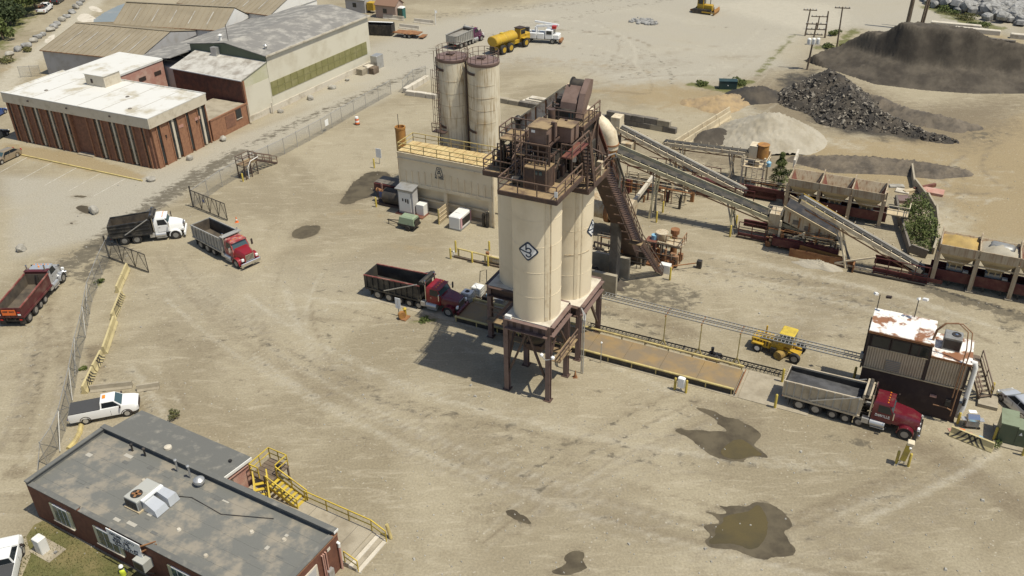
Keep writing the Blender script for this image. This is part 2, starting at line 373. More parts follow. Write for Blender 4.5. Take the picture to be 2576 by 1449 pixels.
# dark wheel-polished lanes
stroke('dark', [(120, 700), (230, 628), (330, 556), (430, 486), (520, 430), (600, 385)], 2.6, .85)
stroke('dark', [(640, 360), (760, 305), (880, 250), (990, 205), (1060, 175)], 2.0, .62)
stroke('dark', [(180, 655), (290, 600), (300, 640), (210, 690)], 2.6, .75); stroke('black', [(205, 625), (240, 618), (262, 632)], .9, .6)
stroke('dark', [(0, 665), (110, 575), (180, 540)], .35, .6)
stroke('dark', [(1010, 150), (1140, 110), (1300, 75), (1500, 30), (1680, 0)], 3, .42); stroke('dark', [(1100, 40), (1400, 10), (1600, -5)], 4, .45)
stroke('dark', [(950, 125), (1010, 135), (1120, 120)], 1.6, .45)
area('dark', [(1520, 700), (1640, 690), (1790, 740), (1740, 790), (1600, 770), (1520, 745)], .72, 1.6)
stroke('dark', [(1520, 790), (1600, 810), (1680, 850)], 1.4, .55); stroke('brown', [(1510, 770), (1620, 800), (1740, 840)], 1.8, .6)
stroke('dark', [(2270, 700), (2400, 750), (2576, 800)], 1.3, .95); stroke('black', [(2280, 705), (2440, 752), (2576, 790)], .5, .75)
area('dark', [(2500, 800), (2576, 810), (2576, 880), (2530, 860)], .7, 1.5)
stroke('dark', [(2020, 575), (2100, 640), (2260, 690)], .8, .6); stroke('dark', [(2060, 660), (2090, 665)], .6, .8)
area('dark', [(1020, 790), (1100, 800), (1090, 840), (1010, 820)], .35, .8)
stroke('dark', [(880, 780), (960, 800), (1010, 850)], .5, .5); stroke('green', [(1030, 810), (1090, 805)], .5, .7); stroke('dark', [(940, 710), (820, 690)], .6, .45)
area('brown', [(210, 870), (260, 860), (262, 940), (215, 930)], .85, .6); area('dark', [(205, 880), (250, 870), (245, 945), (212, 930)], .5, .6)
area('brown', [(40, 1165), (80, 1180), (60, 1210), (0, 1210), (0, 1190)], .7, .5); stroke('brown', [(0, 1250), (90, 1240), (110, 1285)], .6, .55)
stroke('dark', [(410, 855), (520, 850), (610, 870)], .35, .5); stroke('brown', [(420, 850), (620, 900), (800, 960), (1000, 1000)], 2.5, .45)
stroke('brown', [(2200, 1090), (2330, 1130), (2450, 1200), (2576, 1290)], 2.2, .7); stroke('brown', [(2140, 1080), (2200, 1120)], .9, .55); stroke('dark', [(2095, 1100), (2180, 1115)], .8, .6)
stroke('dark', [(1500, 985), (1620, 1020), (1760, 1050)], .6, .45); stroke('brown', [(1760, 1010), (1860, 1025), (1900, 1060)], 1.4, .55)
stroke('ochre', [(820, 545), (880, 530), (960, 540)], 1.2, .55); stroke('ochre', [(990, 620), (1080, 628)], 1.0, .5); stroke('dark', [(800, 720), (880, 770)], .4, .45)
stroke('dark', [(1590, 530), (1700, 540)], .01, .1); area('green', [(240, 700), (262, 700), (258, 728), (240, 722)], .8, .3); stroke('green', [(205, 915), (212, 935)], .4, .6)
# far ochre and brown earth, stockpile yard
area('ochre', [(1500, 215), (1680, 205), (1860, 230), (1850, 280), (1740, 285), (1560, 260)], .85, 4)
stroke('ochre', [(1290, 160), (1400, 150), (1620, 180)], 4, .4); stroke('ochre', [(1480, 228), (1620, 232)], 1.4, .8); stroke('brown', [(1520, 228), (1620, 236)], .9, .6)
area('ochre', [(1700, 250), (1850, 235), (1860, 270), (1790, 290)], .8, 2)
area('ochre', [(1990, 350), (2300, 330), (2576, 280), (2700, 300), (2700, 640), (2440, 610), (2380, 510), (2150, 470), (1990, 440)], 1.0, 5)
area('brown', [(1860, 210), (2040, 160), (2300, 260), (2576, 240), (2576, 330), (2440, 380), (2150, 330), (1900, 330)], .85, 5)
area('brown', [(1560, 335), (1700, 375), (2000, 390), (1980, 470), (1700, 400), (1540, 360)], .9, 3); area('dark', [(1700, 350), (1840, 330), (1850, 370), (1710, 385)], .7, 2)
area('dark', [(1610, 395), (1780, 400), (1980, 440), (1960, 480), (1600, 440)], .55, 3); area('dark', [(2440, 325), (2530, 330), (2500, 365), (2420, 345)], .7, 2)
area('dark', [(1975, 385), (2200, 395), (2440, 420), (2430, 445), (2200, 425), (1990, 420)], .65, 1.5)
area('black', [(1940, 190), (2060, 170), (2100, 220), (2180, 280), (2300, 330), (2400, 350), (2300, 365), (2130, 345), (2020, 300), (1960, 240)], .8, 3)
stroke('green', [(1745, 212), (1830, 228), (1880, 205)], 1.6, .9); stroke('green', [(2060, 120), (2110, 118), (2150, 75)], 2, .75); stroke('green', [(1900, 190), (1960, 130), (2000, 85)], 1.2, .6)
stroke('green', [(2345, 20), (2420, 50), (2500, 70)], 3.5, .8); stroke('ochre', [(2420, 75), (2576, 110)], 4, .6); stroke('green', [(2200, 85), (2280, 80)], 1.5, .6)
area('gray', [(2100, 55), (2300, 0), (2400, 75), (2230, 90)], .9, 4); area('gray', [(2420, 0), (2576, -20), (2576, 30), (2440, 12)], .9, 4)
stroke('brown', [(1200, 135), (1500, 175), (1700, 160)], 4, .35); stroke('dark', [(1500, 140), (1640, 190)], 1.6, .45); stroke('dark', [(1690, 60), (1840, 70), (2000, 75)], 1.2, .4)
area('green', [(-60, -10), (60, -10), (130, -10), (90, 40), (20, 110), (-60, 180)], 1.0, 4); stroke('ochre', [(0, 175), (60, 165), (100, 190)], 3, .6); stroke('green', [(0, 160), (40, 150)], 2, .6)
area('ochre', [(0, 358), (200, 385), (370, 440), (360, 455), (180, 425), (0, 385)], .95, .5)
# wheel tracks sweeping through the yard
def bez(p, n=26):
    k = len(p) - 1; out = []
    for i in range(n + 1):
        u = i / n; out.append((sum(math.comb(k, j) * u ** j * (1 - u) ** (k - j) * p[j][0] for j in range(k + 1)), sum(math.comb(k, j) * u ** j * (1 - u) ** (k - j) * p[j][1] for j in range(k + 1))))
    return out
fam = [[(430, 640), (520, 800), (800, 1000), (1200, 1120), (1700, 1180), (2576, 1250)], [(400, 650), (600, 950), (1000, 1150), (1500, 1330), (2100, 1449), (2500, 1500)],
       [(640, 700), (760, 780), (900, 800), (960, 770), (1060, 790)], [(1700, 1449), (2100, 1300), (2400, 1180), (2576, 1060)], [(1860, 1000), (1700, 1080), (1500, 1150), (1300, 1300), (1100, 1449)],
       [(1900, 700), (2200, 720), (2576, 900)], [(1600, 640), (1900, 680), (2300, 780), (2576, 860)], [(2200, 760), (2000, 740), (1750, 700)], [(2576, 560), (2300, 520), (2250, 430), (2576, 400)],
       [(2576, 480), (2400, 500), (2300, 450), (2450, 390)], [(300, 900), (350, 1000), (420, 1100)], [(60, 870), (100, 950), (60, 1100), (0, 1180)], [(120, 780), (150, 900), (110, 1050), (60, 1200)],
       [(1100, 80), (1500, 60), (1700, 140), (1600, 220)], [(1400, 210), (1600, 150), (1900, 130)], [(2000, 160), (1900, 220), (1780, 300)], [(800, 640), (700, 800), (900, 1000)]]
for f in fam:
    for k in range(13):
        jx, jy = rng.normal(0, 46), rng.normal(0, 30); q = [(x + jx + rng.normal(0, 22), y + jy + rng.normal(0, 14)) for x, y in f]; b = bez(q)
        i0 = int(rng.integers(0, 12)); i1 = int(rng.integers(15, 27)); lay = ('brown', 'pale', 'dark', 'brown')[int(rng.integers(0, 4))]
        stroke(lay, b[i0:i1], float(rng.uniform(.22, .75)), float(rng.uniform(.3, .68)) * (.75 if lay == 'dark' else 1))
def tl(col, row, pts): return [(644 * col + x / 3, 483 * row + y / 3) for x, y in pts]
PUDS = []
PUDS.append(('wet_patch', tl(1, 1, [(265, 320), (290, 285), (330, 272), (345, 258), (400, 255), (480, 250), (490, 270), (475, 300), (440, 330), (370, 350), (340, 355), (280, 345)])))
PUDS.append(('wet_patch', [(850, 513), (868, 488), (885, 462), (905, 447), (925, 433), (965, 430), (985, 440), (975, 460), (965, 470), (985, 480), (940, 495), (910, 500), (880, 515)]))
PUDS.append(('wet_patch', tl(2, 2, [(1230, 345), (1275, 330), (1310, 350), (1420, 345), (1480, 358), (1560, 355), (1625, 360), (1610, 335), (1540, 300), (1560, 280), (1480, 230), (1375, 178), (1420, 178), (1530, 205), (1560, 225), (1620, 255), (1700, 262), (1760, 300), (1860, 350), (1885, 390), (1840, 440), (1820, 465), (1880, 500), (1932, 550), (1925, 560), (1850, 545), (1790, 555), (1750, 575), (1755, 590), (1690, 585), (1600, 570), (1500, 540), (1440, 490), (1390, 455), (1330, 400), (1240, 365)])))
PUDS.append(('wet_patch', tl(2, 2, [(1545, 910), (1610, 930), (1680, 915), (1770, 930), (1810, 900), (1850, 890), (1932, 900), (1962, 910), (2042, 960), (2122, 1050), (2102, 1090), (2042, 1110), (2082, 1160), (2092, 1200), (2147, 1240), (2132, 1290), (2062, 1305), (1952, 1305), (1932, 1330), (1860, 1320), (1740, 1280), (1690, 1250), (1600, 1245), (1540, 1240), (1480, 1230), (1450, 1180), (1490, 1160), (1495, 1130), (1460, 1100), (1440, 1070), (1500, 1055), (1570, 1055), (1560, 1030), (1520, 990), (1450, 965), (1500, 965), (1560, 985), (1640, 975)])))
PUDS.append(('puddle', tl(2, 2, [(1590, 1000), (1700, 980), (1790, 960), (1850, 905), (1890, 940), (1925, 1010), (1930, 1100), (1905, 1180), (1850, 1240), (1780, 1250), (1720, 1215), (1600, 1200), (1500, 1215), (1480, 1180), (1540, 1150), (1530, 1080), (1600, 1050)]), .012, 'muddy_water', .08))
PUDS.append(('puddle', tl(2, 2, [(1640, 440), (1720, 410), (1790, 450), (1850, 500), (1900, 540), (1790, 545), (1720, 575), (1620, 560), (1560, 520)]), .012, 'muddy_water', .08))
PUDS.append(('wet_patch', tl(2, 2, [(400, 1295), (460, 1255), (540, 1265), (550, 1300), (530, 1330), (560, 1370), (570, 1395), (450, 1440), (330, 1440), (290, 1410), (350, 1390), (420, 1350), (390, 1325)])))
PUDS.append(('wet_patch', tl(2, 2, [(-52, 955), (0, 945), (40, 960), (60, 985), (100, 995), (130, 1025), (150, 1058), (110, 1055), (60, 1040), (0, 1010), (-40, 985)])))
PUDS.append(('wet_patch', tl(0, 1, [(565, 120), (600, 100), (670, 105), (665, 140), (690, 165), (640, 165), (600, 140)])))
PUDS.append(('wet_patch', tl(0, 1, [(545, 35), (600, 25), (670, 32), (620, 45)])))
PUDS.append(('wet_patch', tl(0, 1, [(520, 235), (550, 228), (550, 245)])))
for q in PUDS:
    if q[0] == 'wet_patch': area('brown', q[1], 1.0, 1.3); area('dark', q[1], .85, .55)
for k in range(44):                                     # paired wheel ruts
    f = fam[int(rng.integers(0, len(fam)))]; jx, jy = rng.normal(0, 60), rng.normal(0, 40); b = [G(x + jx, y + jy) for x, y in bez(f)]; i0 = int(rng.integers(0, 12)); b = b[i0:i0 + int(rng.integers(8, 15))]; st = float(rng.uniform(.35, .62)); lay = ('brown', 'dark', 'brown', 'pale')[k % 4]
    for off in (-.95, .95):
        q = [p + Vector((-(n_.y - p.y), n_.x - p.x, 0)).normalized() * off for p, n_ in zip(b[:-1], b[1:])]; stroke(lay, q, .3, st, px=False)
for f in fam[:2] + fam[3:8]:
    for k in range(4):
        jx, jy = rng.normal(0, 90), rng.normal(0, 60); b = bez([(x + jx, y + jy) for x, y in f]); i0 = int(rng.integers(0, 10)); stroke(('brown', 'pale')[k % 2], b[i0:i0 + 15], float(rng.uniform(1.2, 2.8)), float(rng.uniform(.25, .42)))
VZ = np.zeros(NV)
nx, ny = len(gx), len(gy)
idx = np.arange(NV).reshape(ny, nx); fc = np.stack([idx[:-1, :-1], idx[:-1, 1:], idx[1:, 1:], idx[1:, :-1]], -1).reshape(-1, 4)
me = bpy.data.meshes.new('ground'); me.vertices.add(NV); me.vertices.foreach_set('co', np.stack([VX, VY, VZ], -1).ravel())
me.loops.add(fc.size); me.loops.foreach_set('vertex_index', fc.ravel().astype(np.int32)); me.polygons.add(len(fc))
me.polygons.foreach_set('loop_start', np.arange(0, fc.size, 4, dtype=np.int32)); me.update(calc_edges=True)
for k, v in LAY.items():
    at = me.attributes.new(k, 'FLOAT', 'POINT'); at.data.foreach_set('value', v.astype(np.float32))
setting('ground', me, 'yard_ground')
# ------------------------------------------------------------------ wet patches and puddles: thin sheets with ragged edges
def ragged(pts, z, jit=.16, sub=5):
    P = [G(*p) for p in pts]; out = []
    for _ in range(2): P = [x for p, q in zip(P, P[1:] + P[:1]) for x in (p.lerp(q, .25), p.lerp(q, .75))]
    for p, q in zip(P, P[1:] + P[:1]):
        L = (q - p).length; n = max(1, min(sub, int(L / .25)))
        for i in range(n):
            c = p.lerp(q, i / n); out.append((c.x + rng.normal(0, jit) * min(1, L), c.y + rng.normal(0, jit) * min(1, L), z))
    return out
def puddle(name, pts, z=.006, m='wet_ground', jit=.1):
    me = MB().quad(*ragged(pts, z, jit)).mesh(name)
    if me.polygons and me.polygons[0].normal.z < 0: me.flip_normals()
    bm = bmesh.new(); bm.from_mesh(me); bmesh.ops.triangulate(bm, faces=bm.faces); bm.to_mesh(me); bm.free()
    setting(name, me, m)
for q in PUDS: puddle(*q)
mat('deck_plate', (.20, .155, .10), (.28, .19, .085), .47, .5, .75, var=.2)
mat('roof_yellow', (.60, .47, .24), (.44, .31, .14), .45, 1.0, .6, var=.12)
mat('rust_orange', (.38, .19, .05), (.24, .11, .04), .45, 1.0, .75, var=.2)
mat('pinkish', (.50, .30, .32), rough=.6)
mat('cream_olive', (.52, .475, .315), (.38, .32, .19), .42, .8, .6)
mat('blue_light', (.22, .42, .56), rough=.5)
mat('bin_tan', (.43, .355, .245), (.33, .25, .16), .42, .9, .65, var=.08, streak=(.25, .15, .085), samt=.42)
mat('bin_shade', (.42, .35, .22), (.33, .24, .13), .42, .9, .7)
mat('rust_rail', (.30, .17, .09), (.20, .10, .05), .5, 1.4, .7)
mat('galv_light', (.36, .35, .32), rough=.5, metal=.3)
mat('bag_cream', (.72, .62, .45), (.64, .54, .38), .45, .5, .6, var=.05)
mat('panel_pale', (.46, .45, .30), (.52, .50, .38), .45, .5, .6)
mat('roof_lean', (.50, .48, .43), (.27, .24, .20), .46, .55, .7, var=.1)
mat('brick_front', (.155, .062, .036), (.115, .045, .028), .5, 2.5, .85, var=.2, fine=30)
mat('hvac_grey', (.40, .40, .365), (.30, .28, .23), .35, 1.5, .55, var=.05)
mat('duct_metal', (.58, .60, .62), (.48, .48, .46), .3, 1.5, .35, metal=.4, var=.05)
mat('truck_red', (.23, .012, .018), (.17, .03, .03), .35, 1.0, .3, var=.06, coat=.4)
mat('truck_wine', (.115, .009, .018), (.15, .075, .06), .36, 1.0, .25, var=.06, coat=.5)
mat('truck_faded', (.26, .035, .035), (.50, .30, .26), .42, 1.6, .5, var=.1)
mat('truck_purple', (.085, .012, .055), rough=.3, coat=.4)
mat('cab_silver', (.55, .56, .57), (.45, .44, .42), .3, 1.2, .3, metal=.5)
mat('bed_black', (.020, .020, .021), (.085, .075, .06), .44, 1.0, .5, var=.2)
mat('bed_soot', (.030, .027, .024), (.07, .06, .045), .45, .8, .85, var=.3)
mat('bed_mud', (.115, .092, .066), (.055, .045, .036), .48, .9, .9, var=.25)
mat('bed_redrail', (.20, .05, .04), (.30, .16, .12), .45, 1.5, .6)
mat('bed_tan', (.50, .43, .32), (.36, .30, .21), .42, .9, .6, metal=.15)
mat('bed_silver', (.40, .39, .36), (.29, .27, .23), .42, .9, .55, metal=.3)
mat('bed_maroon', (.085, .017, .019), (.15, .08, .065), .40, .9, .5)
mat('tracks', (.06, .05, .04), (.12, .09, .06), .45, 1.5, .8)
mat('broom_bristle', (.34, .23, .06), (.20, .13, .05), .5, 3.0, .95, var=.3)
mat('tonneau', (.055, .055, .056), rough=.8)
mat('car_tan', (.34, .275, .19), rough=.3, metal=.35, coat=.4, var=.04)
mat('car_silver', (.60, .61, .62), rough=.28, metal=.4, coat=.4, var=.03)
mat('car_dark', (.05, .055, .06), rough=.3, metal=.3, coat=.4, var=.04)
mat('concrete_cream', (.52, .44, .30), (.40, .33, .22), .42, .7, .9, var=.12, bump=.3)
mat('yellow_bollard', (.50, .385, .07), (.38, .29, .08), .42, 1.6, .6, var=.12)
mat('green_lid', (.20, .235, .15), (.16, .18, .11), .4, 1.0, .6)
mat('green_dark', (.018, .045, .045), (.035, .06, .055), .4, 1.0, .5)
mat('line_worn', (.52, .49, .42), (.36, .33, .27), .5, 1.5, .9)
mat('pile_mix', (.16, .132, .098), (.085, .072, .058), .5, .6, .95, var=.25, bump=.6, bscale=4)
mat('pile_ochre', (.36, .26, .14), (.26, .195, .12), .48, .6, .95, var=.2, bump=.5, bscale=4)
mat('pond_water', (.22, .24, .23), (.30, .29, .25), .4, .3, .25, var=.08)
mat('hut_pink', (.36, .27, .22), rough=.8)
mat('roof_hut', (.22, .13, .085), rough=.8)
mat('rim_metal', (.34, .33, .31), (.20, .18, .15), .4, 3.0, .45, metal=.4)
mat('pale_crust', (.50, .46, .37), rough=.9)
mat('rust_white', (.76, .67, .53), (.34, .19, .12), .42, .8, .7, var=.1, soft=.08)
mat('bin_brown', (.20, .135, .108), (.135, .085, .065), .45, .9, .6, var=.12)
mat('patch_pale', (.40, .375, .32), rough=.85, var=.15)
# ------------------------------------------------------------------ hot-mix storage silos
def ibeam(m, p, q, w=.34, t=.05, up=(0, 0, 1)):          # two flanges and a web
    p, q = Vector(p), Vector(q); d = (q - p).normalized(); up = Vector(up)
    if abs(d.dot(up)) > .98: up = Vector((0, 1, 0))
    x = d.cross(up).normalized(); y = x.cross(d).normalized()
    m.bar(p + y * (w / 2 - t / 2), q + y * (w / 2 - t / 2), w, t, y); m.bar(p - y * (w / 2 - t / 2), q - y * (w / 2 - t / 2), w, t, y); m.bar(p, q, t, w - 2 * t, y); return m
def silo_body(t, c, r, z0, z1, m='silo_cream', n=48):
    o = t.put('silo_shell', m, t.mb().lathe(c, [(r, z0), (r, z0 + (z1 - z0) * .5), (r, z1)], n), smooth=True); return o
def cyl_strip(t, name, m, c, r, ang0, ang1, z0, z1, th=.02, n=6, par=None):
    mb = t.mb(); c = Vector(c); rings = []
    for i in range(n + 1):
        a = ang0 + (ang1 - ang0) * i / n; d = Vector((math.cos(a), math.sin(a), 0))
        rings.append([c + d * (r - .01) + Vector((0, 0, z0)), c + d * (r + th) + Vector((0, 0, z0)), c + d * (r + th) + Vector((0, 0, z1)), c + d * (r - .01) + Vector((0, 0, z1))])
    return t.put(name, m, mb.loft(rings), par)
def silo_logo(t, c, r, ang, zc, s=1.0):
    """diamond sign wrapped on the shell: navy border, white field, linked b and 3 strokes"""
    c = Vector(c)
    def P(u, v, d): a = ang + u / r; return c + Vector((math.cos(a) * (r + d), math.sin(a) * (r + d), zc + v))
    def rnd(k, rr=.16):
        out = []
        pts = [(0, k), (k, 0), (0, -k), (-k, 0)]
        for i, (x, y) in enumerate(pts):
            p, q = pts[i - 1], pts[(i + 1) % 4]
            for f in (0, .5, 1):
                ax, ay = x + (p[0] - x) * rr * (1 - f) + (q[0] - x) * rr * f, y + (p[1] - y) * rr * (1 - f) + (q[1] - y) * rr * f
                if f == .5: ax, ay = (ax + x) / 2, (ay + y) / 2
                out.append((ax, ay))
        return out
    def patch(name, m, k, d):
        pts = rnd(k * s); mb = t.mb(); vs = [P(0, 0, d)]; n = 0
        dense = []
        for i in range(len(pts)):
            p, q = pts[i], pts[(i + 1) % len(pts)]
            for f in (0, .25, .5, .75): dense.append((p[0] + (q[0] - p[0]) * f, p[1] + (q[1] - p[1]) * f))
        N = len(dense); vs += [P(x / 2, y / 2, d) for x, y in dense] + [P(x, y, d) for x, y in dense] + [P(x, y, d - .02) for x, y in dense]
        fs = []
        for i in range(N):
            j = (i + 1) % N; fs += [(0, 1 + i, 1 + j), (1 + i, 1 + N + i, 1 + N + j, 1 + j), (1 + N + i, 1 + 2 * N + i, 1 + 2 * N + j, 1 + N + j)]
        return t.put(name, m, mb.add(vs, fs))
    b = patch('sign_border', 'navy', .92, .03); patch('sign_field', 'sign_white', .74, .05)
    def line(pts, w=.1):
        mb = t.mb(); rr = []
        for i, (x, y) in enumerate(pts):
            p, q = pts[max(0, i - 1)], pts[min(len(pts) - 1, i + 1)]; dx, dy = q[0] - p[0], q[1] - p[1]; L = math.hypot(dx, dy) + 1e-9; nx, ny = -dy / L * w / 2, dx / L * w / 2
            rr.append([P((x + nx) * s, (y + ny) * s, .075), P((x - nx) * s, (y - ny) * s, .075), P((x - nx) * s, (y - ny) * s, .04), P((x + nx) * s, (y + ny) * s, .04)])
        t.put('sign_stroke', 'navy', mb.loft(rr))
    arc = lambda cx, cy, r, a0, a1, n=14: [(cx + r * math.cos(R(a0 + (a1 - a0) * i / n)), cy + r * math.sin(R(a0 + (a1 - a0) * i / n))) for i in range(n + 1)]
    line([(-.14, .66), (-.14, .1)]); line(arc(.06, .1, .2, 180, -90)); line(arc(.06, -.28, .19, 90, -180)); line([(-.72, .06), (-.3, -.02), (.06, -.1)]); line([(-.72, .06), (-.16, .62)], .05)
def grating(t, m, a0, b0, a1, b1, z, th=.22, name='deck', edge='brown_steel'):
    t.box(name, m, a0, b0, z + th, a1, b1, z + th + .05)
    for p, q in (((a0, b0), (a1, b0)), ((a1, b0), (a1, b1)), ((a1, b1), (a0, b1)), ((a0, b1), (a0, b0))):
        t.bar('edge_beam', edge, (p[0], p[1], z + th / 2), (q[0], q[1], z + th / 2), .12, th + .14)
# front silo
t = plant('storage_silo', 'cream storage silo with diamond logo standing on tall brown frame nearest the camera', 'silo', 2.1, 2.1, 'cream storage silos of the loading tower')
LEG = [(.16, .16), (4.04, .16), (4.04, 4.04), (.16, 4.04)]; HF = 7.6
for a, b in LEG:
    t.put('leg', 'mauve_steel', ibeam(t.mb(), (a, b, 0.03), (a, b, HF), .42, .06, (0, 1, 0))); t.box('base_plate', 'brown_steel', a - .34, b - .34, 0, a + .34, b + .34, .06)
for i in range(4):
    p, q = LEG[i], LEG[(i + 1) % 4]; t.put('ring_beam', 'mauve_steel' if i != 3 else 'brown_steel', ibeam(t.mb(), (p[0], p[1], HF - .55), (q[0], q[1], HF - .55), .95, .07))
    for k in (.2, .4, .6, .8): 
        c = Vector((*p, 0)).lerp(Vector((*q, 0)), k); t.bar('stiffener', 'brown_steel', (c.x, c.y, HF - 1.0), (c.x, c.y, HF - .1), .1, .3)
t.box('top_plate', 'concrete_pale', .05, .05, HF - .07, 4.15, 4.15, HF + .015)
mid = (2.1, .16, HF - 1.05)
for a in (.22, 3.98): t.bar('brace', 'brown_steel', mid, (a, .16, 1.6), .17, .17)
for b in (.22, 3.98): t.bar('brace', 'brown_steel', (.16, 2.1, HF - 1.05), (.16, b, 1.9), .15); t.bar('brace', 'brown_steel', (4.04, 2.1, HF - 1.05), (4.04, b, 3.6), .14)
silo_body(t, (2.1, 2.1, 0), 1.99, HF + .02, 18.85)
t.put('cone', 'grime_and_shade', t.mb().lathe((2.1, 2.1, 0), [(.55, 4.3), (1.9, HF - .9), (1.95, HF - .05)], 24), smooth=True)
t.put('discharge_gate', 'brown_steel', t.mb().box(1.4, 1.4, 3.75, 2.8, 2.8, 4.35))
for a0, w in ((R(-47), .17), (R(-34), .05)): cyl_strip(t, 'seam_strip', 'cream_dirty' if w < .1 else 'cream_steel', (2.1, 2.1, 0), 1.99, a0, a0 + w, HF + .05, 18.8, .035)
silo_logo(t, (2.1, 2.1, 0), 1.99, R(-86), 14.2)
for z in (9.9, 12.2, 14.5, 16.8): cyl_strip(t, 'weld_ring', 'silo_cream', (2.1, 2.1, 0), 1.99, R(-179), R(60), z, z + .05, .014, 30)
# access platform round the gate
t.box('catwalk', 'brown_deck', -.9, 3.1, 2.9, 4.6, 3.9, 2.97); t.box('catwalk', 'brown_deck', 4.25, .4, 4.0, 5.0, 4.3, 4.07)
t.rail('brown_rail', [(4.98, .45, 4.05), (4.98, 4.25, 4.05)]); t.rail('brown_rail', [(-.85, 3.1, 2.97), (3.9, 3.1, 2.97)]); t.rail('brown_rail', [(-.85, 3.9, 2.97), (4.4, 3.9, 2.97)])
t.stair('brown_steel', (-1.6, 3.5, .05), (-.95, 3.5, 2.9), .7, (0, 1, 0), rail_m='brown_rail')
for k, dx in enumerate((0, .16)): t.pipe('conduit', 'galv', [(5.15 + dx, 4.9, .1), (5.15 + dx, 4.9, 5.2), (5.15 + dx, 5.05, 5.6), (5.0 + dx, 5.5, 5.8), (4.4, 6.4, 5.85)], .055)
t.pipe('lamp_arm', 'galv', [(3.6, -.12, 4.6), (4.0, -.3, 4.5), (4.5, -.1, 4.6)], .04)
for a, b in ((3.55, -.12), (4.55, -.1)): t.put('flood_lamp', 'white_gloss', t.mb().lathe((a, b, 0), [(.06, 4.62), (.17, 4.7), (.17, 4.85), (.05, 4.95)], 10), smooth=True)
t.box('junction_box', 'white_paint', .2, -.2, HF - .05, .75, .1, HF + .25)
# pair of rear silos over the weighbridge
HB = 5.75; BL = [(-4.85, 6.75), (4.05, 6.75), (4.05, 11.75), (-4.85, 11.75)]
t = plant('silo_frame', 'brown steel frame straddling the weighbridge under the two rear silos', 'frame', -.4, 9.2)
for a, b in BL + [(-.4, 11.75)]:
    t.put('leg', 'mauve_steel', ibeam(t.mb(), (a, b, .03), (a, b, HB), .42, .06, (0, 1, 0))); t.box('base_plate', 'brown_steel', a - .34, b - .34, 0, a + .34, b + .34, .06)
for i in range(4):
    p, q = BL[i], BL[(i + 1) % 4]; t.put('ring_beam', 'brown_steel' if i in (0, 3) else 'mauve_steel', ibeam(t.mb(), (p[0], p[1], HB - .5), (q[0], q[1], HB - .5), .95, .07))
t.box('top_plate', 'concrete_pale', -4.95, 6.65, HB - .06, 4.15, 11.85, HB + .015)
t.bar('brace', 'mauve_steel', (-4.85, 6.75, 1.4), (-2.4, 6.75, HB - .9), .26, .26); t.bar('brace', 'brown_steel', (-4.85, 11.75, 1.4), (-2.4, 11.75, HB - .9), .26)
t.bar('brace', 'brown_steel', (4.05, 11.7, 1.0), (4.05, 9.3, HB - .9), .2); t.bar('brace', 'brown_steel', (4.05, 6.8, 2.5), (4.05, 9.2, HB - .9), .2)
t.rail('brown_rail', [(-4.6, 6.3, 2.6), (.0, 6.3, 2.6)]); t.box('catwalk', 'brown_deck', -4.7, 5.5, 2.5, .1, 6.3, 2.57)
for nm, ac, lg in (('rear cream silo on the right, half shaded, diamond logo at its right edge', 1.82, True), ('rear cream silo on the left, mostly hidden behind the front silo', -2.62, False)):
    t = plant('storage_silo', nm, 'silo', ac, 9.25, 'cream storage silos of the loading tower', HB); c = (ac, 9.25, 0)
    silo_body(t, c, 2.19, HB + .02, 16.8); t.put('cone', 'grime_and_shade', t.mb().lathe(c, [(.6, 3.9), (2.05, HB - .2), (2.1, HB + .01)], 20), smooth=True)
    for a0, w in ((R(-52), .15), (R(-36), .05)): cyl_strip(t, 'seam_strip', 'cream_steel', c, 2.19, a0, a0 + w, HB + .05, 16.75, .035)
    for z in (8.2, 12.6, 14.8): cyl_strip(t, 'weld_ring', 'silo_cream', c, 2.19, R(-179), R(60), z, z + .05, .014, 30)
    if lg:
        silo_logo(t, c, 2.19, R(2), 12.3); cyl_strip(t, 'rust_ring', 'cream_dirty', c, 2.19, R(-75), R(-10), 10.3, 10.36, .03, 12)
# ------------------------------------------------------------------ top house: decks, batchers and head of the slat conveyor
t = plant('tower_platform', 'brown steel platform with railings on top of the front silo', 'platform', 2.3, 2.4, z=18.85)
grating(t, 'brown_deck', -.15, -.15, 4.75, 4.95, 18.86)
ZD = 19.13
t.rail('brown_rail', [(-.1, 4.9, ZD), (-.1, -.1, ZD), (4.7, -.1, ZD), (4.7, 4.9, ZD)], step=1.65)
t.put('sign', 'sign_white', t.mb().box(4.55, -.16, ZD + .3, 4.8, -.12, ZD + .75))
t = plant('tower_platform', 'wide brown steel platform with railings across the two rear silos', 'platform', -.4, 9.2, z=16.8)
grating(t, 'brown_deck', -5.05, 6.6, 4.6, 11.85, 16.81, .3)
Z2 = 17.16
t.rail('brown_rail', [(-.2, 6.65, Z2), (-5.0, 6.65, Z2), (-5.0, 11.8, Z2), (4.55, 11.8, Z2), (4.55, 6.65, Z2), (3.1, 6.65, Z2)], step=1.65)
t = plant('batcher_housing', 'dark brown steel cabinet with pale top and blue labels on the front deck', 'cabinet', 2.5, 2, z=ZD)
t.bbox('body', 'brown_steel', 1.55, .95, ZD, 3.35, 2.5, 20.85, .04); t.box('lid', 'brown_deck', 1.5, .9, 20.86, 3.4, 2.55, 20.92)
for a in (1.55, 2.45, 3.35): t.bar('corner_post', 'brown_rail', (a, .93, ZD), (a, .93, 21.6), .08); t.bar('corner_post', 'brown_rail', (a, 2.5, ZD), (a, 2.5, 21.6), .08)
for b in (.93, 2.5): t.bar('top_bar', 'brown_rail', (1.55, b, 21.6), (3.35, b, 21.6), .07); t.bar('top_bar', 'brown_rail', (1.55, b, 21.2), (3.35, b, 21.2), .06)
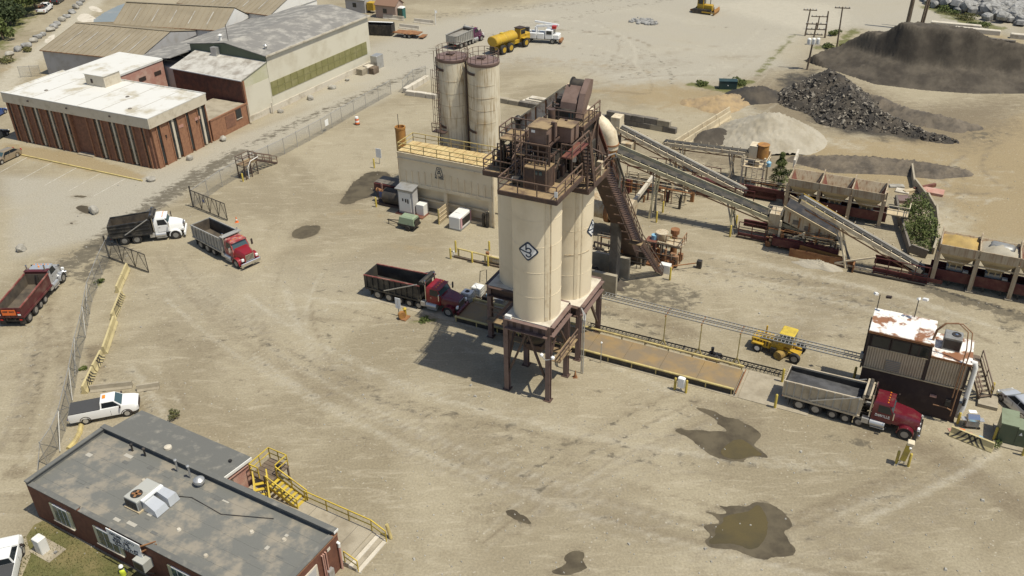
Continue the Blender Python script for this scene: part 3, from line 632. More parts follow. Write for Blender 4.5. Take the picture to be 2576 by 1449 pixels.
for k in range(5): t.tube('conduit_stub', 'black_steel', (1.8 + .3 * k, 1.7, 20.9), (1.8 + .3 * k, 1.7 + .1 * k, 21.5), .06, 6)
for k in (0, 1): t.box('label_plate', 'glass_teal', 2.45 + k * .36, .915, 20.45, 2.68 + k * .36, .945, 20.75)
for a in (3.49, 3.6): t.bar('conduit', 'brown_rail', (a, 1.0, ZD), (a, 1.0, 21.0), .05)
t = plant('valve_motor', 'black drive motor and valve lying beside the brown cabinet on the front deck', 'motor', .9, 1.3, z=ZD)
t.tube('motor', 'black_steel', (.5, 1.3, ZD + .4), (1.3, 1.3, ZD + .4), .3, 14); t.tube('end_bell', 'grey_steel', (.4, 1.3, ZD + .4), (.5, 1.3, ZD + .4), .22, 14); t.box('gearbox', 'black_steel', 1.2, 1.0, ZD, 1.5, 1.7, ZD + .75)
t.box('pedestal', 'black_steel', .5, 1.05, ZD, 1.3, 1.55, ZD + .15)
t = plant('batcher_hopper', 'brown square batcher bin with cone on a braced frame above the silo tower', 'hopper', 2.5, 4, z=ZD)
B0 = [(1.2, 2.1), (3.0, 2.1), (3.0, 5.6), (1.2, 5.6)]
for a, b in B0: t.bar('frame_leg', 'brown_steel', (a, b, ZD - .9 if b > 5 else ZD), (a, b, 23.3), .16)
for p, q in zip(B0, B0[1:] + B0[:1]):
    for z in (21.3, 22.3): t.bar('frame_beam', 'brown_steel', (*p, z), (*q, z), .13)
for p, q in zip(B0, B0[1:] + B0[:1]): t.bar('brace', 'brown_rail', (*p, ZD + .2), (*q, 21.2), .09)
t.put('bin', 'bin_brown', t.mb().bbox(1.35, 2.2, 22.4, 2.85, 4.2, 23.6, .03)); t.box('bin_lid', 'brown_deck', 1.28, 2.12, 23.61, 2.92, 4.28, 23.68)
t.put('bin', 'bin_brown', t.mb().bbox(2.4, 4.35, 21.9, 3.95, 5.9, 23.1, .03)); t.box('bin_lid', 'brown_deck', 2.35, 4.3, 23.11, 4.0, 5.95, 23.17)
t.bar('bin_rib', 'brown_steel', (2.95, 3.2, 22.3), (2.95, 3.2, 23.9), .2, .3); t.bar('bin_rib', 'brown_steel', (4.0, 5.0, 22.0), (4.0, 5.0, 23.1), .1); t.tube('inlet_pipe', 'brown_steel', (2.0, 5.0, 23.1), (2.0, 5.0, 24.2), .3, 12)
t.put('cone', 'brown_steel', t.mb().loft([[(1.75, 2.8, 21.2), (2.45, 2.8, 21.2), (2.45, 3.6, 21.2), (1.75, 3.6, 21.2)], [(1.4, 2.3, 22.38), (2.8, 2.3, 22.38), (2.8, 4.1, 22.38), (1.4, 4.1, 22.38)]]))
t.box('gate', 'black_steel', 1.8, 2.9, 20.4, 2.4, 3.6, 21.18); t.tube('air_cylinder', 'chrome', (1.5, 2.6, 20.8), (1.5, 2.6, 21.5), .1); t.tube('air_cylinder', 'chrome', (2.7, 2.6, 20.7), (2.7, 2.6, 21.4), .1)
t.box('plate_tag', 'sign_white', 1.6, 2.16, 23.25, 1.9, 2.19, 23.45)
for z in (20.5, 21.45): t.rail('brown_rail', [(.45, 4.7, z), (.45, 1.75, z), (3.3, 1.75, z)], step=.95)
for q in ((.45, 1.75), (.45, 4.7), (3.3, 1.75), (.45, 3.2)): t.bar('frame_leg', 'brown_steel', (*q, ZD), (*q, 22.5), .1)
t.box('walk_plate', 'brown_deck', .45, 1.75, 21.4, 1.15, 4.7, 21.45); t.bar('brace', 'brown_rail', (.45, 1.75, ZD), (.45, 4.7, 21.4), .08); t.bar('brace', 'brown_rail', (.45, 4.7, ZD), (.45, 1.75, 21.4), .08); t.bar('ladder_rail', 'brown_rail', (.55, 1.6, ZD), (.55, 1.6, 23.6), .06); t.bar('ladder_rail', 'brown_rail', (1.0, 1.6, ZD), (1.0, 1.6, 23.6), .06)
t = plant('walkway', 'rusty red catwalk with railing along the right side of the batcher bin', 'walkway', 4.2, 4.4, z=21)
t.box('deck', 'rust_red', 3.72, 2.9, 21.25, 4.65, 6.4, 21.32); t.rail('brown_rail', [(4.63, 6.35, 21.3), (4.63, 2.95, 21.3), (3.75, 2.95, 21.3)])
for b in (3.0, 6.3): t.bar('post', 'brown_steel', (4.6, b, Z2 if b > 5 else ZD), (4.6, b, 21.3), .1)
t.stair('brown_steel', (4.4, 7.6, Z2), (4.4, 6.3, 21.2), .7, (1, 0, 0), rail_m='brown_rail')
t = plant('walkway', 'brown catwalk with hooped ladder at the left end of the silo tower', 'walkway', -2.5, 7.5, z=Z2)
t.box('deck', 'brown_deck', -3.6, 6.9, 20.1, -.9, 9.3, 20.18); t.rail('brown_rail', [(-.95, 6.95, 20.15), (-3.55, 6.95, 20.15), (-3.55, 9.25, 20.15), (-.95, 9.25, 20.15)], step=1.2)
for a, b in ((-3.5, 7.0), (-1.0, 7.0), (-3.5, 9.2), (-1.0, 9.2)): t.bar('post', 'brown_steel', (a, b, Z2), (a, b, 20.1), .12)
t.stair('brown_steel', (-.4, 3.6, ZD), (-.4, 6.9, 20.9), .7, (1, 0, 0), rail_m='brown_rail')
for sa in (-2.05, -1.55): t.bar('ladder_rail', 'brown_rail', (sa, 6.8, Z2), (sa, 6.8, 21.2), .06)
for k in range(12): t.bar('rung', 'brown_rail', (-2.05, 6.8, Z2 + .3 * k + .2), (-1.55, 6.8, Z2 + .3 * k + .2), .04)
for k in range(4):
    z = 18.8 + k * .7; t.pipe('ladder_hoop', 'brown_rail', [(-1.8 + .38 * math.cos(R(180 + 20 * i)), 6.75 + .62 * math.sin(R(180 + 20 * i)), z) for i in range(10)], .03, 5)
for a in (-2.1, -1.8, -1.5): t.bar('cage_bar', 'brown_rail', (a, 6.16 if a == -1.8 else 6.4, 18.8), (a, 6.16 if a == -1.8 else 6.4, 20.9), .045)
t = plant('gate_drives', 'cluster of dark valves and air cylinders under the left catwalk of the tower', 'machinery', -2.6, 9, z=Z2)
t.put('chute', 'grime_and_shade', t.mb().loft([[(-3.3, 8.3, Z2), (-1.9, 8.3, Z2), (-1.9, 10, Z2), (-3.3, 10, Z2)], [(-3.0, 8.6, 19.9), (-2.2, 8.6, 19.9), (-2.2, 9.7, 19.9), (-3.0, 9.7, 19.9)]]))
t.box('valve_box', 'brown_steel', -1.7, 7.6, Z2, -.5, 9.2, 18.8); t.tube('motor', 'black_steel', (-4.2, 8, Z2 + .5), (-3.4, 8, Z2 + .5), .3, 12); t.tube('air_receiver', 'brown_rail', (-4.5, 9.6, Z2 + .5), (-4.5, 11, Z2 + .5), .38, 14)
t.tube('vent_pipe', 'black_steel', (-3.6, 10.6, Z2), (-3.6, 10.6, 20.6), .22, 12); t.put('vent_cap', 'black_steel', t.mb().lathe((-3.6, 10.6, 0), [(.34, 20.5), (.4, 20.7), (.1, 20.95)], 12), smooth=True)
t = plant('head_platform', 'upper deck with railings around the conveyor head at the top of the tower', 'platform', 2.2, 9.6, z=Z2)
grating(t, 'brown_deck', .3, 7.7, 3.6, 11.5, 21.75, .2)
t.rail('brown_rail', [(.35, 11.4, 22.0), (.35, 7.75, 22.0), (3.55, 7.75, 22.0), (3.55, 11.4, 22.0)], step=1.1)
for a, b in ((.45, 7.9), (3.45, 7.9), (.45, 11.3), (3.45, 11.3)): t.bar('post', 'brown_steel', (a, b, Z2), (a, b, 21.75), .16)
for a, b, c_, d in ((.45, 7.9, .45, 11.3), (3.45, 7.9, 3.45, 11.3), (3.45, 11.3, 3.45, 7.9), (.45, 7.9, 3.45, 7.9)): t.bar('brace', 'brown_rail', (a, b, Z2 + .2), (c_, d, 21.7), .1)
t.pipe('guard_hoop', 'brown_rail', [(3.55 + .5 * math.sin(R(18 * i)), 9.8 + 1.0 * math.cos(R(18 * i)), 23.05) for i in range(11)], .035, 5)
for k in range(4): t.bar('cage_bar', 'brown_rail', (3.55 + .5 * math.sin(R(36 * (k + 1))), 9.8 + math.cos(R(36 * (k + 1))), 21.9), (3.55 + .5 * math.sin(R(36 * (k + 1))), 9.8 + math.cos(R(36 * (k + 1))), 23.05), .04)
t.put('transfer_hopper', 'grime_and_shade', t.mb().loft([[(1.2, 8.4, 18.0), (3.0, 8.4, 18.0), (3.0, 10.6, 18.0), (1.2, 10.6, 18.0)], [(.8, 8.0, 21.7), (3.3, 8.0, 21.7), (3.3, 11, 21.7), (.8, 11, 21.7)]]))
for k in range(5): t.pipe('air_line', 'black_steel' if k % 2 else 'brown_rail', [(3.3 + .12 * k, 7.6, Z2 + .2), (3.4 + .1 * k, 7.5, 19 + .2 * k), (2.6 + .3 * k, 7.7, 20.4), (2.4 + .2 * k, 7.8, 21.6)], .05, 6)
t.box('panel_box', 'white_paint', 2.7, 7.45, 19.0, 3.1, 7.6, 19.9); t.box('panel_box', 'teal', 1.9, 7.6, 19.3, 2.5, 7.75, 19.7)
t.put('tarp', 'white_paint', t.mb().loft([[(-.2, 6.6, 20.9), (1.9, 6.6, 20.9), (1.9, 8.2, 21.3), (-.2, 8.2, 21.3)], [(0, 6.7, 21.1), (1.8, 6.7, 21.15), (1.8, 8.1, 21.45), (0, 8.1, 21.45)]]))
t = plant('drive_unit', 'brown drive head housing of the slat conveyor with black discharge drum on the top deck', 'drive unit', 2.0, 9.5, z=22)
t.put('housing', 'bin_brown', t.mb().prx([(8.6, 22.05), (9.6, 22.05), (10.7, 23.7), (10.1, 24.5), (8.9, 23.4)], 1.1, 2.45)); t.put('lower_box', 'black_steel', t.mb().box(1.0, 8.2, 22.03, 2.5, 9.4, 22.9))
t.put('side_cover', 'bin_brown', t.mb().prx([(8.4, 22.4), (9.0, 22.2), (10.6, 23.9), (10.9, 24.9), (10.3, 25.1), (9.2, 24.2)], 2.6, 3.1)); t.box('label_plate', 'glass_teal', 2.1, 8.17, 22.3, 2.45, 8.195, 22.75)
t.tube('drum', 'grime_and_shade', (1.45, 10.6, 24.3), (2.6, 10.6, 24.3), .55, 20); t.tube('drum_flange', 'black_steel', (1.36, 10.6, 24.3), (1.46, 10.6, 24.3), .68, 20); t.tube('drum_flange', 'black_steel', (2.6, 10.6, 24.3), (2.7, 10.6, 24.3), .68, 20)
t.put('drum_stand', 'black_steel', t.mb().loft([[(1.7, 10.2, 22.0), (2.4, 10.2, 22.0), (2.4, 10.9, 22.0), (1.7, 10.9, 22.0)], [(1.6, 10.2, 24.0), (2.5, 10.2, 24.0), (2.5, 11.0, 24.0), (1.6, 11.0, 24.0)]])); t.box('motor', 'black_steel', .45, 9.5, 22.9, 1.05, 10.1, 23.4)
t = plant('transfer_conveyor', 'rusty cream enclosed conveyor trough sloping down behind the tower to the left', 'conveyor', -2, 11.6, z=Z2)
A0, A1 = Vector((-4.9, 11.5, 18.9)), Vector((.9, 11.2, 23.5)); d = (A1 - A0)
t.put('trough', 'rust_white', t.mb().bar(A0, A1, 1.1, 1.0)); t.bar('cover', 'cream_steel', A0 + Vector((0, 0, .72)), A1 + Vector((0, 0, .72)), 1.3, .1)
for k in range(7): 
    c = A0 + d * (k / 6.0); t.bar('rib', 'rust', c + Vector((0, -.6, -.5)), c + Vector((0, -.6, .7)), .1)
for k in (.1, .6): c = A0 + d * k; t.bar('support', 'brown_steel', (c.x, c.y, Z2), (c.x, c.y, c.z - .4), .16)
def clutter(label, a0, b0, z0, a1, b1, z1, n, mats, seed, cat='machinery'):
    # a knot of struts, pipes, valves and boxes standing on the deck below
    t = plant('valve_gear', label, cat, (a0 + a1) / 2, (b0 + b1) / 2, z=z0); rr = np.random.default_rng(seed)
    for k in range(n):
        a, b, m = rr.uniform(a0, a1), rr.uniform(b0, b1), mats[int(rr.integers(0, len(mats)))]; h = rr.uniform(.3, 1) * (z1 - z0); q = int(rr.integers(0, 5))
        if q == 0: t.bar('strut', m, (a, b, z0), (a, b, z0 + h), rr.uniform(.06, .16))
        elif q == 1: t.pipe('pipe', m, [(a, b, z0), (a, b, z0 + h * .8), (a + rr.uniform(-.6, .6), b + rr.uniform(-.3, .3), z0 + h), (rr.uniform(a0, a1), b, z0 + h * .9)], rr.uniform(.03, .08), 6)
        elif q == 2: t.bbox('valve_box', m, a - rr.uniform(.1, .3), b - .2, z0, a + rr.uniform(.1, .3), b + .2, z0 + h * .6, .03)
        elif q == 3: t.bar('cross_beam', m, (a0, b, z0 + h), (a1, b + rr.uniform(-.3, .3), z0 + h), .08); t.bar('strut', m, (a0 + .05, b, z0), (a0 + .05, b, z0 + h), .08)
        else: t.tube('cylinder', m, (a, b, z0), (a + .1, b, z0 + h * .7), rr.uniform(.08, .22), 10)
for lb, q in (('black box put in for the dark gap behind the brown cabinet', (1.1, 3.1, ZD, 3.0, 4.7, 21.1)), ('black box put in for the dark hollow at the left of the rear deck', (-3.2, 8.0, Z2, -1.6, 9.6, 19.2)), ('black box put in for the shade under the head deck of the tower', (.4, 8.5, Z2, 3.4, 11.2, 19.8))):  # black boxes added to darken the shaded gaps between the tower decks
    t = plant('shade_infill', lb, 'chute', q[0], q[1], z=q[2]); t.bbox('casing', 'grime_and_shade', *q, .08); t.bar('flange', 'brown_steel', (q[0], q[1] - .02, q[5] - .2), (q[3], q[1] - .02, q[5] - .2), .08, .16)
    for k in range(4): t.bar('rib', 'black_steel', (q[0] + (q[3] - q[0]) * (k + .5) / 4, q[1] - .03, q[2]), (q[0] + (q[3] - q[0]) * (k + .5) / 4, q[1] - .03, q[5] - .3), .07)
DK = ('black_steel', 'brown_steel', 'grime_and_shade', 'brown_rail', 'brown_steel')
clutter('dark pipes and valves packed under the front batcher bin', 1.0, 3.0, ZD, 3.2, 4.8, 22.2, 22, DK, 1)
clutter('dark pipes and struts packed at the left end of the rear deck', -4.6, 7.2, Z2, -.6, 9.6, 20.0, 30, DK, 2)
clutter('dark pipes and struts under the head deck', .6, 7.1, Z2, 3.6, 8.3, 21.5, 26, DK, 3)
clutter('pipes and boxes at the right end of the rear deck', 3.4, 8.4, Z2, 4.5, 11.4, 19.6, 16, DK + ('cream_dirty',), 4)
clutter('dark motors and hoses beside the conveyor drive unit', .4, 8.0, 22.0, 1.3, 10.8, 23.6, 10, DK, 5)
# slat conveyor from the drum up to the tower with its stair
t = plant('slat_conveyor', 'dark brown inclined slat conveyor rising to the silo top with a stair on its side', 'conveyor', 2.8, 25)
P0, P1 = Vector((2.6, 26.3, .6)), Vector((2.6, 10.6, 20.6)); d = P1 - P0
t.bar('trough', 'brown_steel', P0, P1, 1.4, 1.3); t.bar('cover', 'rust_red', P0 + Vector((0, .7, .7)), P1 + Vector((0, .7, .7)), 1.65, .12)
S0, S1 = Vector((4.35, 21.3, 5.3)), Vector((4.35, 11.6, 17.2))
t.stair('brown_steel', S0, S1, 1.0, (1, 0, 0), n=34, rail_m='brown_rail', tread=.3)
for k in range(9): c = S0.lerp(S1, k / 8); t.bar('bracket', 'brown_rail', c + Vector((-1.3, 0, -.15)), c + Vector((-.4, 0, -.15)), .1)
t.stair('brown_steel', (6.0, 24.7, .05), (4.5, 21.4, 5.2), .9, Vector((.91, -.41, 0)), n=15, rail_m='brown_rail')
t.box('landing', 'brown_deck', 3.7, 20.6, 5.1, 5.0, 21.6, 5.2)
t.put('support_column', 'concrete_dark', t.mb().box(1.9, 20.2, 0, 2.7, 21.3, 7.6))
t.put('boot', 'grime_and_shade', t.mb().bbox(1.9, 25.5, 0, 4.1, 27.9, 1.9, .1))
for k, (p, q) in enumerate((((4.4, 11.6, 18.2), (4.9, 13.4, 14.6)), ((4.6, 11.6, 17.9), (5.1, 13.8, 14.0)))): t.pipe('hose', 'belt' if k else 'grey_steel', [p, (p[0] + .5, p[1] + .3, p[2] + .2), (q[0] + .2, q[1] - .4, q[2] + 1.5), q], .09)
# weighbridge
t = plant('weighbridge', 'long truck weighbridge with brown rusty deck and yellow side rails under the silos', 'weighbridge', 3.5, 9.4)
t.box('pit_frame', 'concrete', -9.3, 7.25, .0, 18.6, 11.5, .035)
nd_ = 8
for k in range(nd_):
    a0 = -9.2 + k * 27.4 / nd_; t.box('deck_plate', 'deck_plate', a0 + .012, 7.72, .05, a0 + 27.4 / nd_ - .012, 11.0, .33)
    t.bar('side_beam', 'black_steel', (a0 + .01, 7.6, .25), (a0 + 27.4 / nd_ - .01, 7.6, .25), .16, .42)
for b in (7.52, 11.15): t.tube('guide_rail', 'yellow_faded', (-9.2, b, .62), (18.2, b, .62), .11, 10)
for k in range(13):
    for b in (7.52, 11.15): t.bar('rail_stub', 'yellow_faded', (-9.1 + k * 2.26, b, .03), (-9.1 + k * 2.26, b, .6), .1)
t.box('approach_slab', 'concrete', 18.65, 7.3, .0, 24.5, 11.6, .05, label='concrete approach ramp'); t.box('approach_slab', 'concrete', -19.5, 7.4, 0, -9.35, 11.4, .03)
t.bar('end_angle', 'rust', (18.4, 7.4, .3), (18.4, 11.2, .3), .08)
# ------------------------------------------------------------------ writing helper: strokes of letters laid on a plane
FONT = {'A': [[(0, 0), (.5, 1), (1, 0)], [(.2, .4), (.8, .4)]], 'S': [[(1, .9), (.5, 1), (0, .8), (.5, .5), (1, .25), (.5, 0), (0, .1)]], 'T': [[(0, 1), (1, 1)], [(.5, 1), (.5, 0)]], 'E': [[(1, 1), (0, 1), (0, 0), (1, 0)], [(0, .5), (.8, .5)]],
        'C': [[(1, .85), (.6, 1), (.1, .8), (0, .5), (.1, .2), (.6, 0), (1, .15)]], 'P': [[(0, 0), (0, 1), (.8, 1), (1, .75), (.8, .5), (0, .5)]], 'O': [[(.5, 1), (0, .7), (0, .3), (.5, 0), (1, .3), (1, .7), (.5, 1)]], 'R': [[(0, 0), (0, 1), (.8, 1), (1, .75), (.8, .5), (0, .5)], [(.5, .5), (1, 0)]],
        'N': [[(0, 0), (0, 1), (1, 0), (1, 1)]], 'I': [[(.5, 0), (.5, 1)]], 'D': [[(0, 0), (0, 1), (.7, 1), (1, .6), (1, .4), (.7, 0), (0, 0)]], 'M': [[(0, 0), (0, 1), (.5, .4), (1, 1), (1, 0)]], 'H': [[(0, 0), (0, 1)], [(1, 0), (1, 1)], [(0, .5), (1, .5)]], 'L': [[(0, 1), (0, 0), (1, 0)]],
        'K': [[(0, 0), (0, 1)], [(1, 1), (0, .5), (1, 0)]], 'U': [[(0, 1), (0, .2), (.5, 0), (1, .2), (1, 1)]], 'G': [[(1, .85), (.5, 1), (0, .7), (0, .3), (.5, 0), (1, .2), (1, .5), (.6, .5)]], 'B': [[(0, 0), (0, 1), (.8, .95), (.8, .55), (0, .5)], [(.8, .55), (1, .3), (.8, 0), (0, 0)]], 'Y': [[(0, 1), (.5, .5), (1, 1)], [(.5, .5), (.5, 0)]], 'V': [[(0, 1), (.5, 0), (1, 1)]], 'W': [[(0, 1), (.25, 0), (.5, .7), (.75, 0), (1, 1)]], ' ': [],
        '0': [[(.5, 1), (0, .7), (0, .3), (.5, 0), (1, .3), (1, .7), (.5, 1)]], '1': [[(.3, .8), (.5, 1), (.5, 0)]], '2': [[(0, .8), (.5, 1), (1, .75), (0, 0), (1, 0)]], '3': [[(0, 1), (1, 1), (.5, .55), (1, .3), (.5, 0), (0, .15)]], '4': [[(.8, 0), (.8, 1), (0, .35), (1, .35)]], '5': [[(1, 1), (0, 1), (0, .55), (.7, .6), (1, .3), (.6, 0), (0, .1)]], '8': [[(.5, 1), (0, .75), (1, .25), (.5, 0), (0, .25), (1, .75), (.5, 1)]], '9': [[(1, .6), (.5, .45), (0, .7), (.5, 1), (1, .7), (.8, 0)]], '-': [[(.1, .5), (.9, .5)]], '(': [[(.8, 1), (.4, .5), (.8, 0)]], ')': [[(.2, 1), (.6, .5), (.2, 0)]]}
def strokes(mb, pts, w, o, ex, ey, th=.015):
    o, ex, ey = Vector(o), Vector(ex), Vector(ey); n = ex.cross(ey).normalized()
    P = [o + ex * x + ey * y for x, y in pts]
    for p, q in zip(P[:-1], P[1:]):
        d = (q - p); L = d.length
        if L > 1e-6: mb.bar(p - d * (w * .4 / L), q + d * (w * .4 / L), w, th, n)
def write(t, m, text, o, ex, ey, h, w, par=None, gap=.35, aspect=.65):
    """one mesh per letter; o is the lower left corner, ex and ey unit vectors along and up the line"""
    ex, ey, o = Vector(ex).normalized(), Vector(ey).normalized(), Vector(o); x = 0
    for chh in text:
        if FONT.get(chh):
            mb = t.mb()
            for s_ in FONT[chh]: strokes(mb, s_, w, o + ex * x, ex * h * aspect, ey * h)
            t.put('letter', m, mb, par)
        x += h * (aspect + gap)
# ------------------------------------------------------------------ baghouse
A0, A1, B0, B1, ZB, ZT = -27.45, -14.95, 26.85, 30.4, 3.4, 7.38
t = plant('baghouse', 'long cream steel filter house on columns with flat ribbed roof and railings', 'filter house', (A0 + A1) / 2, 28.6)
t.box('casing', 'bag_cream', A0, B0, ZB + .25, A1, B1, ZT)
n = 14
for k in range(n + 1):
    a = A0 + .05 + (A1 - A0 - .1) * k / n; t.bar('panel_rib', 'silo_cream', (a, B0 - .06, ZB + .3), (a, B0 - .06, ZB + 2.2 - .4 * abs(k - 7) / 7), .07, .1, up=(0, 1, 0))
for z, hh in ((ZB + .12, .4), (ZT - .7, .12), (ZT + .0, .14)): t.bar('band', 'cream_steel', (A0 - .05, B0 - .06, z), (A1 + .05, B0 - .06, z), .12, hh)
for k in range(20):
    a0 = A0 + k * (A1 - A0) / 20; t.box('roof_hatch', 'roof_yellow', a0 + .03, B0 + .1, ZT + .08, a0 + (A1 - A0) / 20 - .03, B1 - .1, ZT + .16 + .02 * (k % 2))
for b in (B0 + .15, B1 - .15):
    for a in (A0 + .2, (A0 + A1) / 2, A1 - .25): t.box('column', 'cream_steel', a - .22, b - .18, 0, a + .22, b + .18, ZB + .26)
t.box('hopper_wall', 'bag_cream', A0 + .5, B0 + 1.0, .3, A1 - .5, B0 + 1.2, ZB + .2); t.bar('auger', 'cream_steel', (A0 + .4, B0 + .75, 1.5), (A1 - .4, B0 + .75, 1.5), .3, .2); t.bar('base_beam', 'cream_steel', (A0, B0 + .1, .12), (A1, B0 + .1, .12), .24, .24)
t.rail('yellow_faded', [(A0 + .1, B1 - .1, ZT + .1), (A0 + .1, B0 + .05, ZT + .1), (A1 - .1, B0 + .05, ZT + .1), (A1 - .1, B1 - .1, ZT + .1), (A0 + .1, B1 - .1, ZT + .1)], step=1.8)
t.tube('down_pipe', 'cream_steel', (A1 + .2, B0 - .05, .1), (A1 + .2, B0 - .05, ZT - .6), .13); t.tube('pump_tank', 'black_steel', (A1 - 1.1, B0 - .25, .1), (A1 - 1.1, B0 - .25, 1.7), .2, 12); t.tube('pump_tank', 'black_steel', (A1 - .6, B0 - .25, .1), (A1 - .6, B0 - .25, 1.9), .2, 12)
# emblem: a letter-like arch over a head, the maker's name below
lg = t.mb(); oo = (A0 + 5.05, B0 - .03, ZT - 2.05); S = 1.0
for s_ in ([(0, 0), (.28, 1), (.78, 1), (1.06, 0), (.78, 0), (.7, .3), (.36, .3), (.28, 0), (0, 0)], [(.36, .3), (.42, .5), (.64, .5), (.7, .3)]): strokes(lg, s_, .07, oo, (S, 0, 0), (0, 0, S))
strokes(lg, [(.53 + .15 * math.cos(R(30 * i)), .7 + .15 * math.sin(R(30 * i))) for i in range(13)], .06, oo, (S, 0, 0), (0, 0, S)); t.put('emblem', 'navy', lg)
write(t, 'navy', 'ASTEC', (A0 + 5.03, B0 - .03, ZT - 2.45), (1, 0, 0), (0, 0, 1), .26, .07, gap=.28)
# dust silos behind it
zt = 17.3
for nm, ac, lad in (('old cream dust silo with caged ladder and rusty brown top, left of the pair', -23.6, True), ('old cream dust silo with rust streaks and brown top, right of the pair', -19.5, False)):
    t = plant('dust_silo', nm, 'silo', ac, 34.2, 'tall dust silos behind the filter house'); c = (ac, 34.2, 0); r = 1.86
    t.put('silo_shell', 'old_silo', t.mb().lathe(c, [(r, 0), (r, 8), (r, zt - .4)], 44), smooth=True); t.put('top_band', 'mauve_steel', t.mb().lathe(c, [(r + .01, zt - .42), (r + .05, zt - .36), (r + .05, zt - .05), (r * .98, zt)], 44), smooth=True)
    t.put('roof', 'mauve_steel', t.mb().lathe(c, [(r * .985, zt), (.4, zt + .22), (.05, zt + .25)], 44), smooth=True)
    t.box('hatch', 'brown_steel', ac - .5, 33.6, zt + .18, ac + .35, 34.3, zt + .36)
    for k, z in enumerate((3.2, 5.0, 6.8, 10.2, 11.7, 13.2, 14.7)): cyl_strip(t, 'weld_ring', 'cream_dirty', c, r, R(-150), R(-20), z, z + .05, .025, 14)
    for z in (8.9, 15.9): cyl_strip(t, 'stay_bracket', 'brown_steel', c, r, R(-168), R(-95), z, z + .28, .1, 10)
    t.bar('side_rail', 'brown_steel', (ac + (-1.86 if lad else -2.0), 33.6, .2), (ac + (-1.86 if lad else -2.0), 33.6, zt - .2), .16)
    n = 16
    for k in range(n):
        a = 6.28319 * k / n; p = (ac + 1.84 * math.cos(a), 34.2 + 1.84 * math.sin(a), zt - .05); t.bar('rail_post', 'brown_rail', p, (p[0], p[1], zt + 1.05), .05)
    for z in (zt + .5, zt + 1.05): t.pipe('ring_rail', 'brown_rail', [(ac + 1.84 * math.cos(6.28319 * k / 24), 34.2 + 1.84 * math.sin(6.28319 * k / 24), z) for k in range(25)], .03, 5)
    if lad:
        la, lb = ac - 1.15, 34.2 - 1.75
        for s_ in (-.24, .24): t.bar('ladder_rail', 'brown_rail', (la + s_, lb - .1, .2), (la + s_, lb - .1, zt + .9), .055)
        for k in range(40): t.bar('rung', 'brown_rail', (la - .24, lb - .1, .5 + .42 * k), (la + .24, lb - .1, .5 + .42 * k), .04)
        for k in range(9):
            z = 8.9 + k * .9; t.pipe('ladder_hoop', 'brown_rail', [(la + .42 * math.cos(R(190 + 20 * i)), lb - .1 + .75 * math.sin(R(190 + 20 * i)), z) for i in range(9)], .028, 5)
        for a in (-.4, -.15, .15, .4): t.bar('cage_bar', 'brown_rail', (la + a, lb - .72, 8.9), (la + a, lb - .72, 16.2), .04)
        t.box('rest_platform', 'brown_steel', la - .6, lb - .9, 8.5, la + 1.1, lb, 8.6); t.rail('brown_rail', [(la - .6, lb - .9, 8.6), (la + .6, lb - .9, 8.6)], step=.6)
    else: t.box('pipe_stub', 'cream_dirty', ac - .6, 31.9, .2, ac + .2, 32.4, .9)
# asphalt tank, stack and loading bits left of the filter house
t = plant('vent_stack', 'short rusty orange open pipe stack rising beside the filter house', 'stack', -28.9, 30.0)
t.put('pipe', 'rust_orange', t.mb().lathe((-28.9, 30.0, 0), [(.62, .3), (.62, 8.9), (.66, 8.95), (.66, 9.2), (.54, 9.2), (.54, 8.8)], 24), smooth=True); t.box('base', 'brown_steel', -29.7, 29.2, 0, -28.1, 30.8, .3); t.bar('antenna_rod', 'black_steel', (-29.3, 30.3, 8.9), (-29.3, 30.3, 10.6), .05)
t = plant('duct_box', 'maroon steel duct trough running out from the left end of the filter house', 'duct', -29, 29.3)
t.box('trough', 'maroon', -32.3, 28.2, .9, A0 - .05, 30.6, 1.9); t.box('cover', 'concrete_dark', -32.3, 28.4, 1.92, A0 - .05, 30.4, 2.0); t.box('stay', 'brick_pink', -31.2, 28.1, .9, -31.0, 28.18, 2.1)
for a in (-32, -30, -28.2): t.bar('leg', 'brown_steel', (a, 28.4, 0), (a, 28.4, .9), .14)
t.put('fan_housing', 'black_steel', t.mb().lathe((-29.5, 31.4, 0), [(.5, 1.9), (.8, 2.3), (.8, 3.0), (.4, 3.3)], 16), smooth=True)
t = plant('truck_ramp', 'long grey concrete retaining trough with white top rail behind the filter house', 'ramp', -28, 38)
t.box('wall', 'concrete_dark', -29, 33.0, 0, -28.7, 48, 1.4); t.box('wall', 'concrete_dark', -26.3, 35, 0, -26.0, 48, 1.4); t.box('slab', 'concrete_dark', -28.7, 33, 0, -26.3, 48, .2); t.bar('cap', 'concrete_pale', (-28.85, 33, 1.45), (-28.85, 48, 1.45), .35, .1); t.box('panel', 'yellow_faded', -28.9, 33.4, 1.5, -28.8, 35.0, 2.6)
t.rail('brown_rail', [(-26.1, 35, 1.4), (-26.1, 40, 1.4)])
t = plant('rust_drum', 'rusty drum burner shell lying beside the white cabinet', 'burner', -27.6, 28)
t.put('drum', 'grime_and_shade', t.mb().tube((-30.0, 27.3, 1.1), (-27.2, 27.3, 1.1), .95, 20), smooth=True); t.box('motor', 'blue_paint', -31.0, 27.0, .8, -30.1, 27.6, 1.5); t.box('frame', 'brown_steel', -31.2, 26.5, 0, -27.2, 28.1, .25); t.put('burner', 'rust', t.mb().tube((-31.3, 27.3, 1.6), (-30, 27.3, 1.4), .25, 10)); t.bar('fuel_pipe', 'black_steel', (-30.6, 26.6, .3), (-30.6, 26.6, 2.2), .1)
t = plant('electrical_cabinet', 'tall white metal cabinet with sloping grey roof standing in front of the filter house', 'cabinet', -26, 26.3)
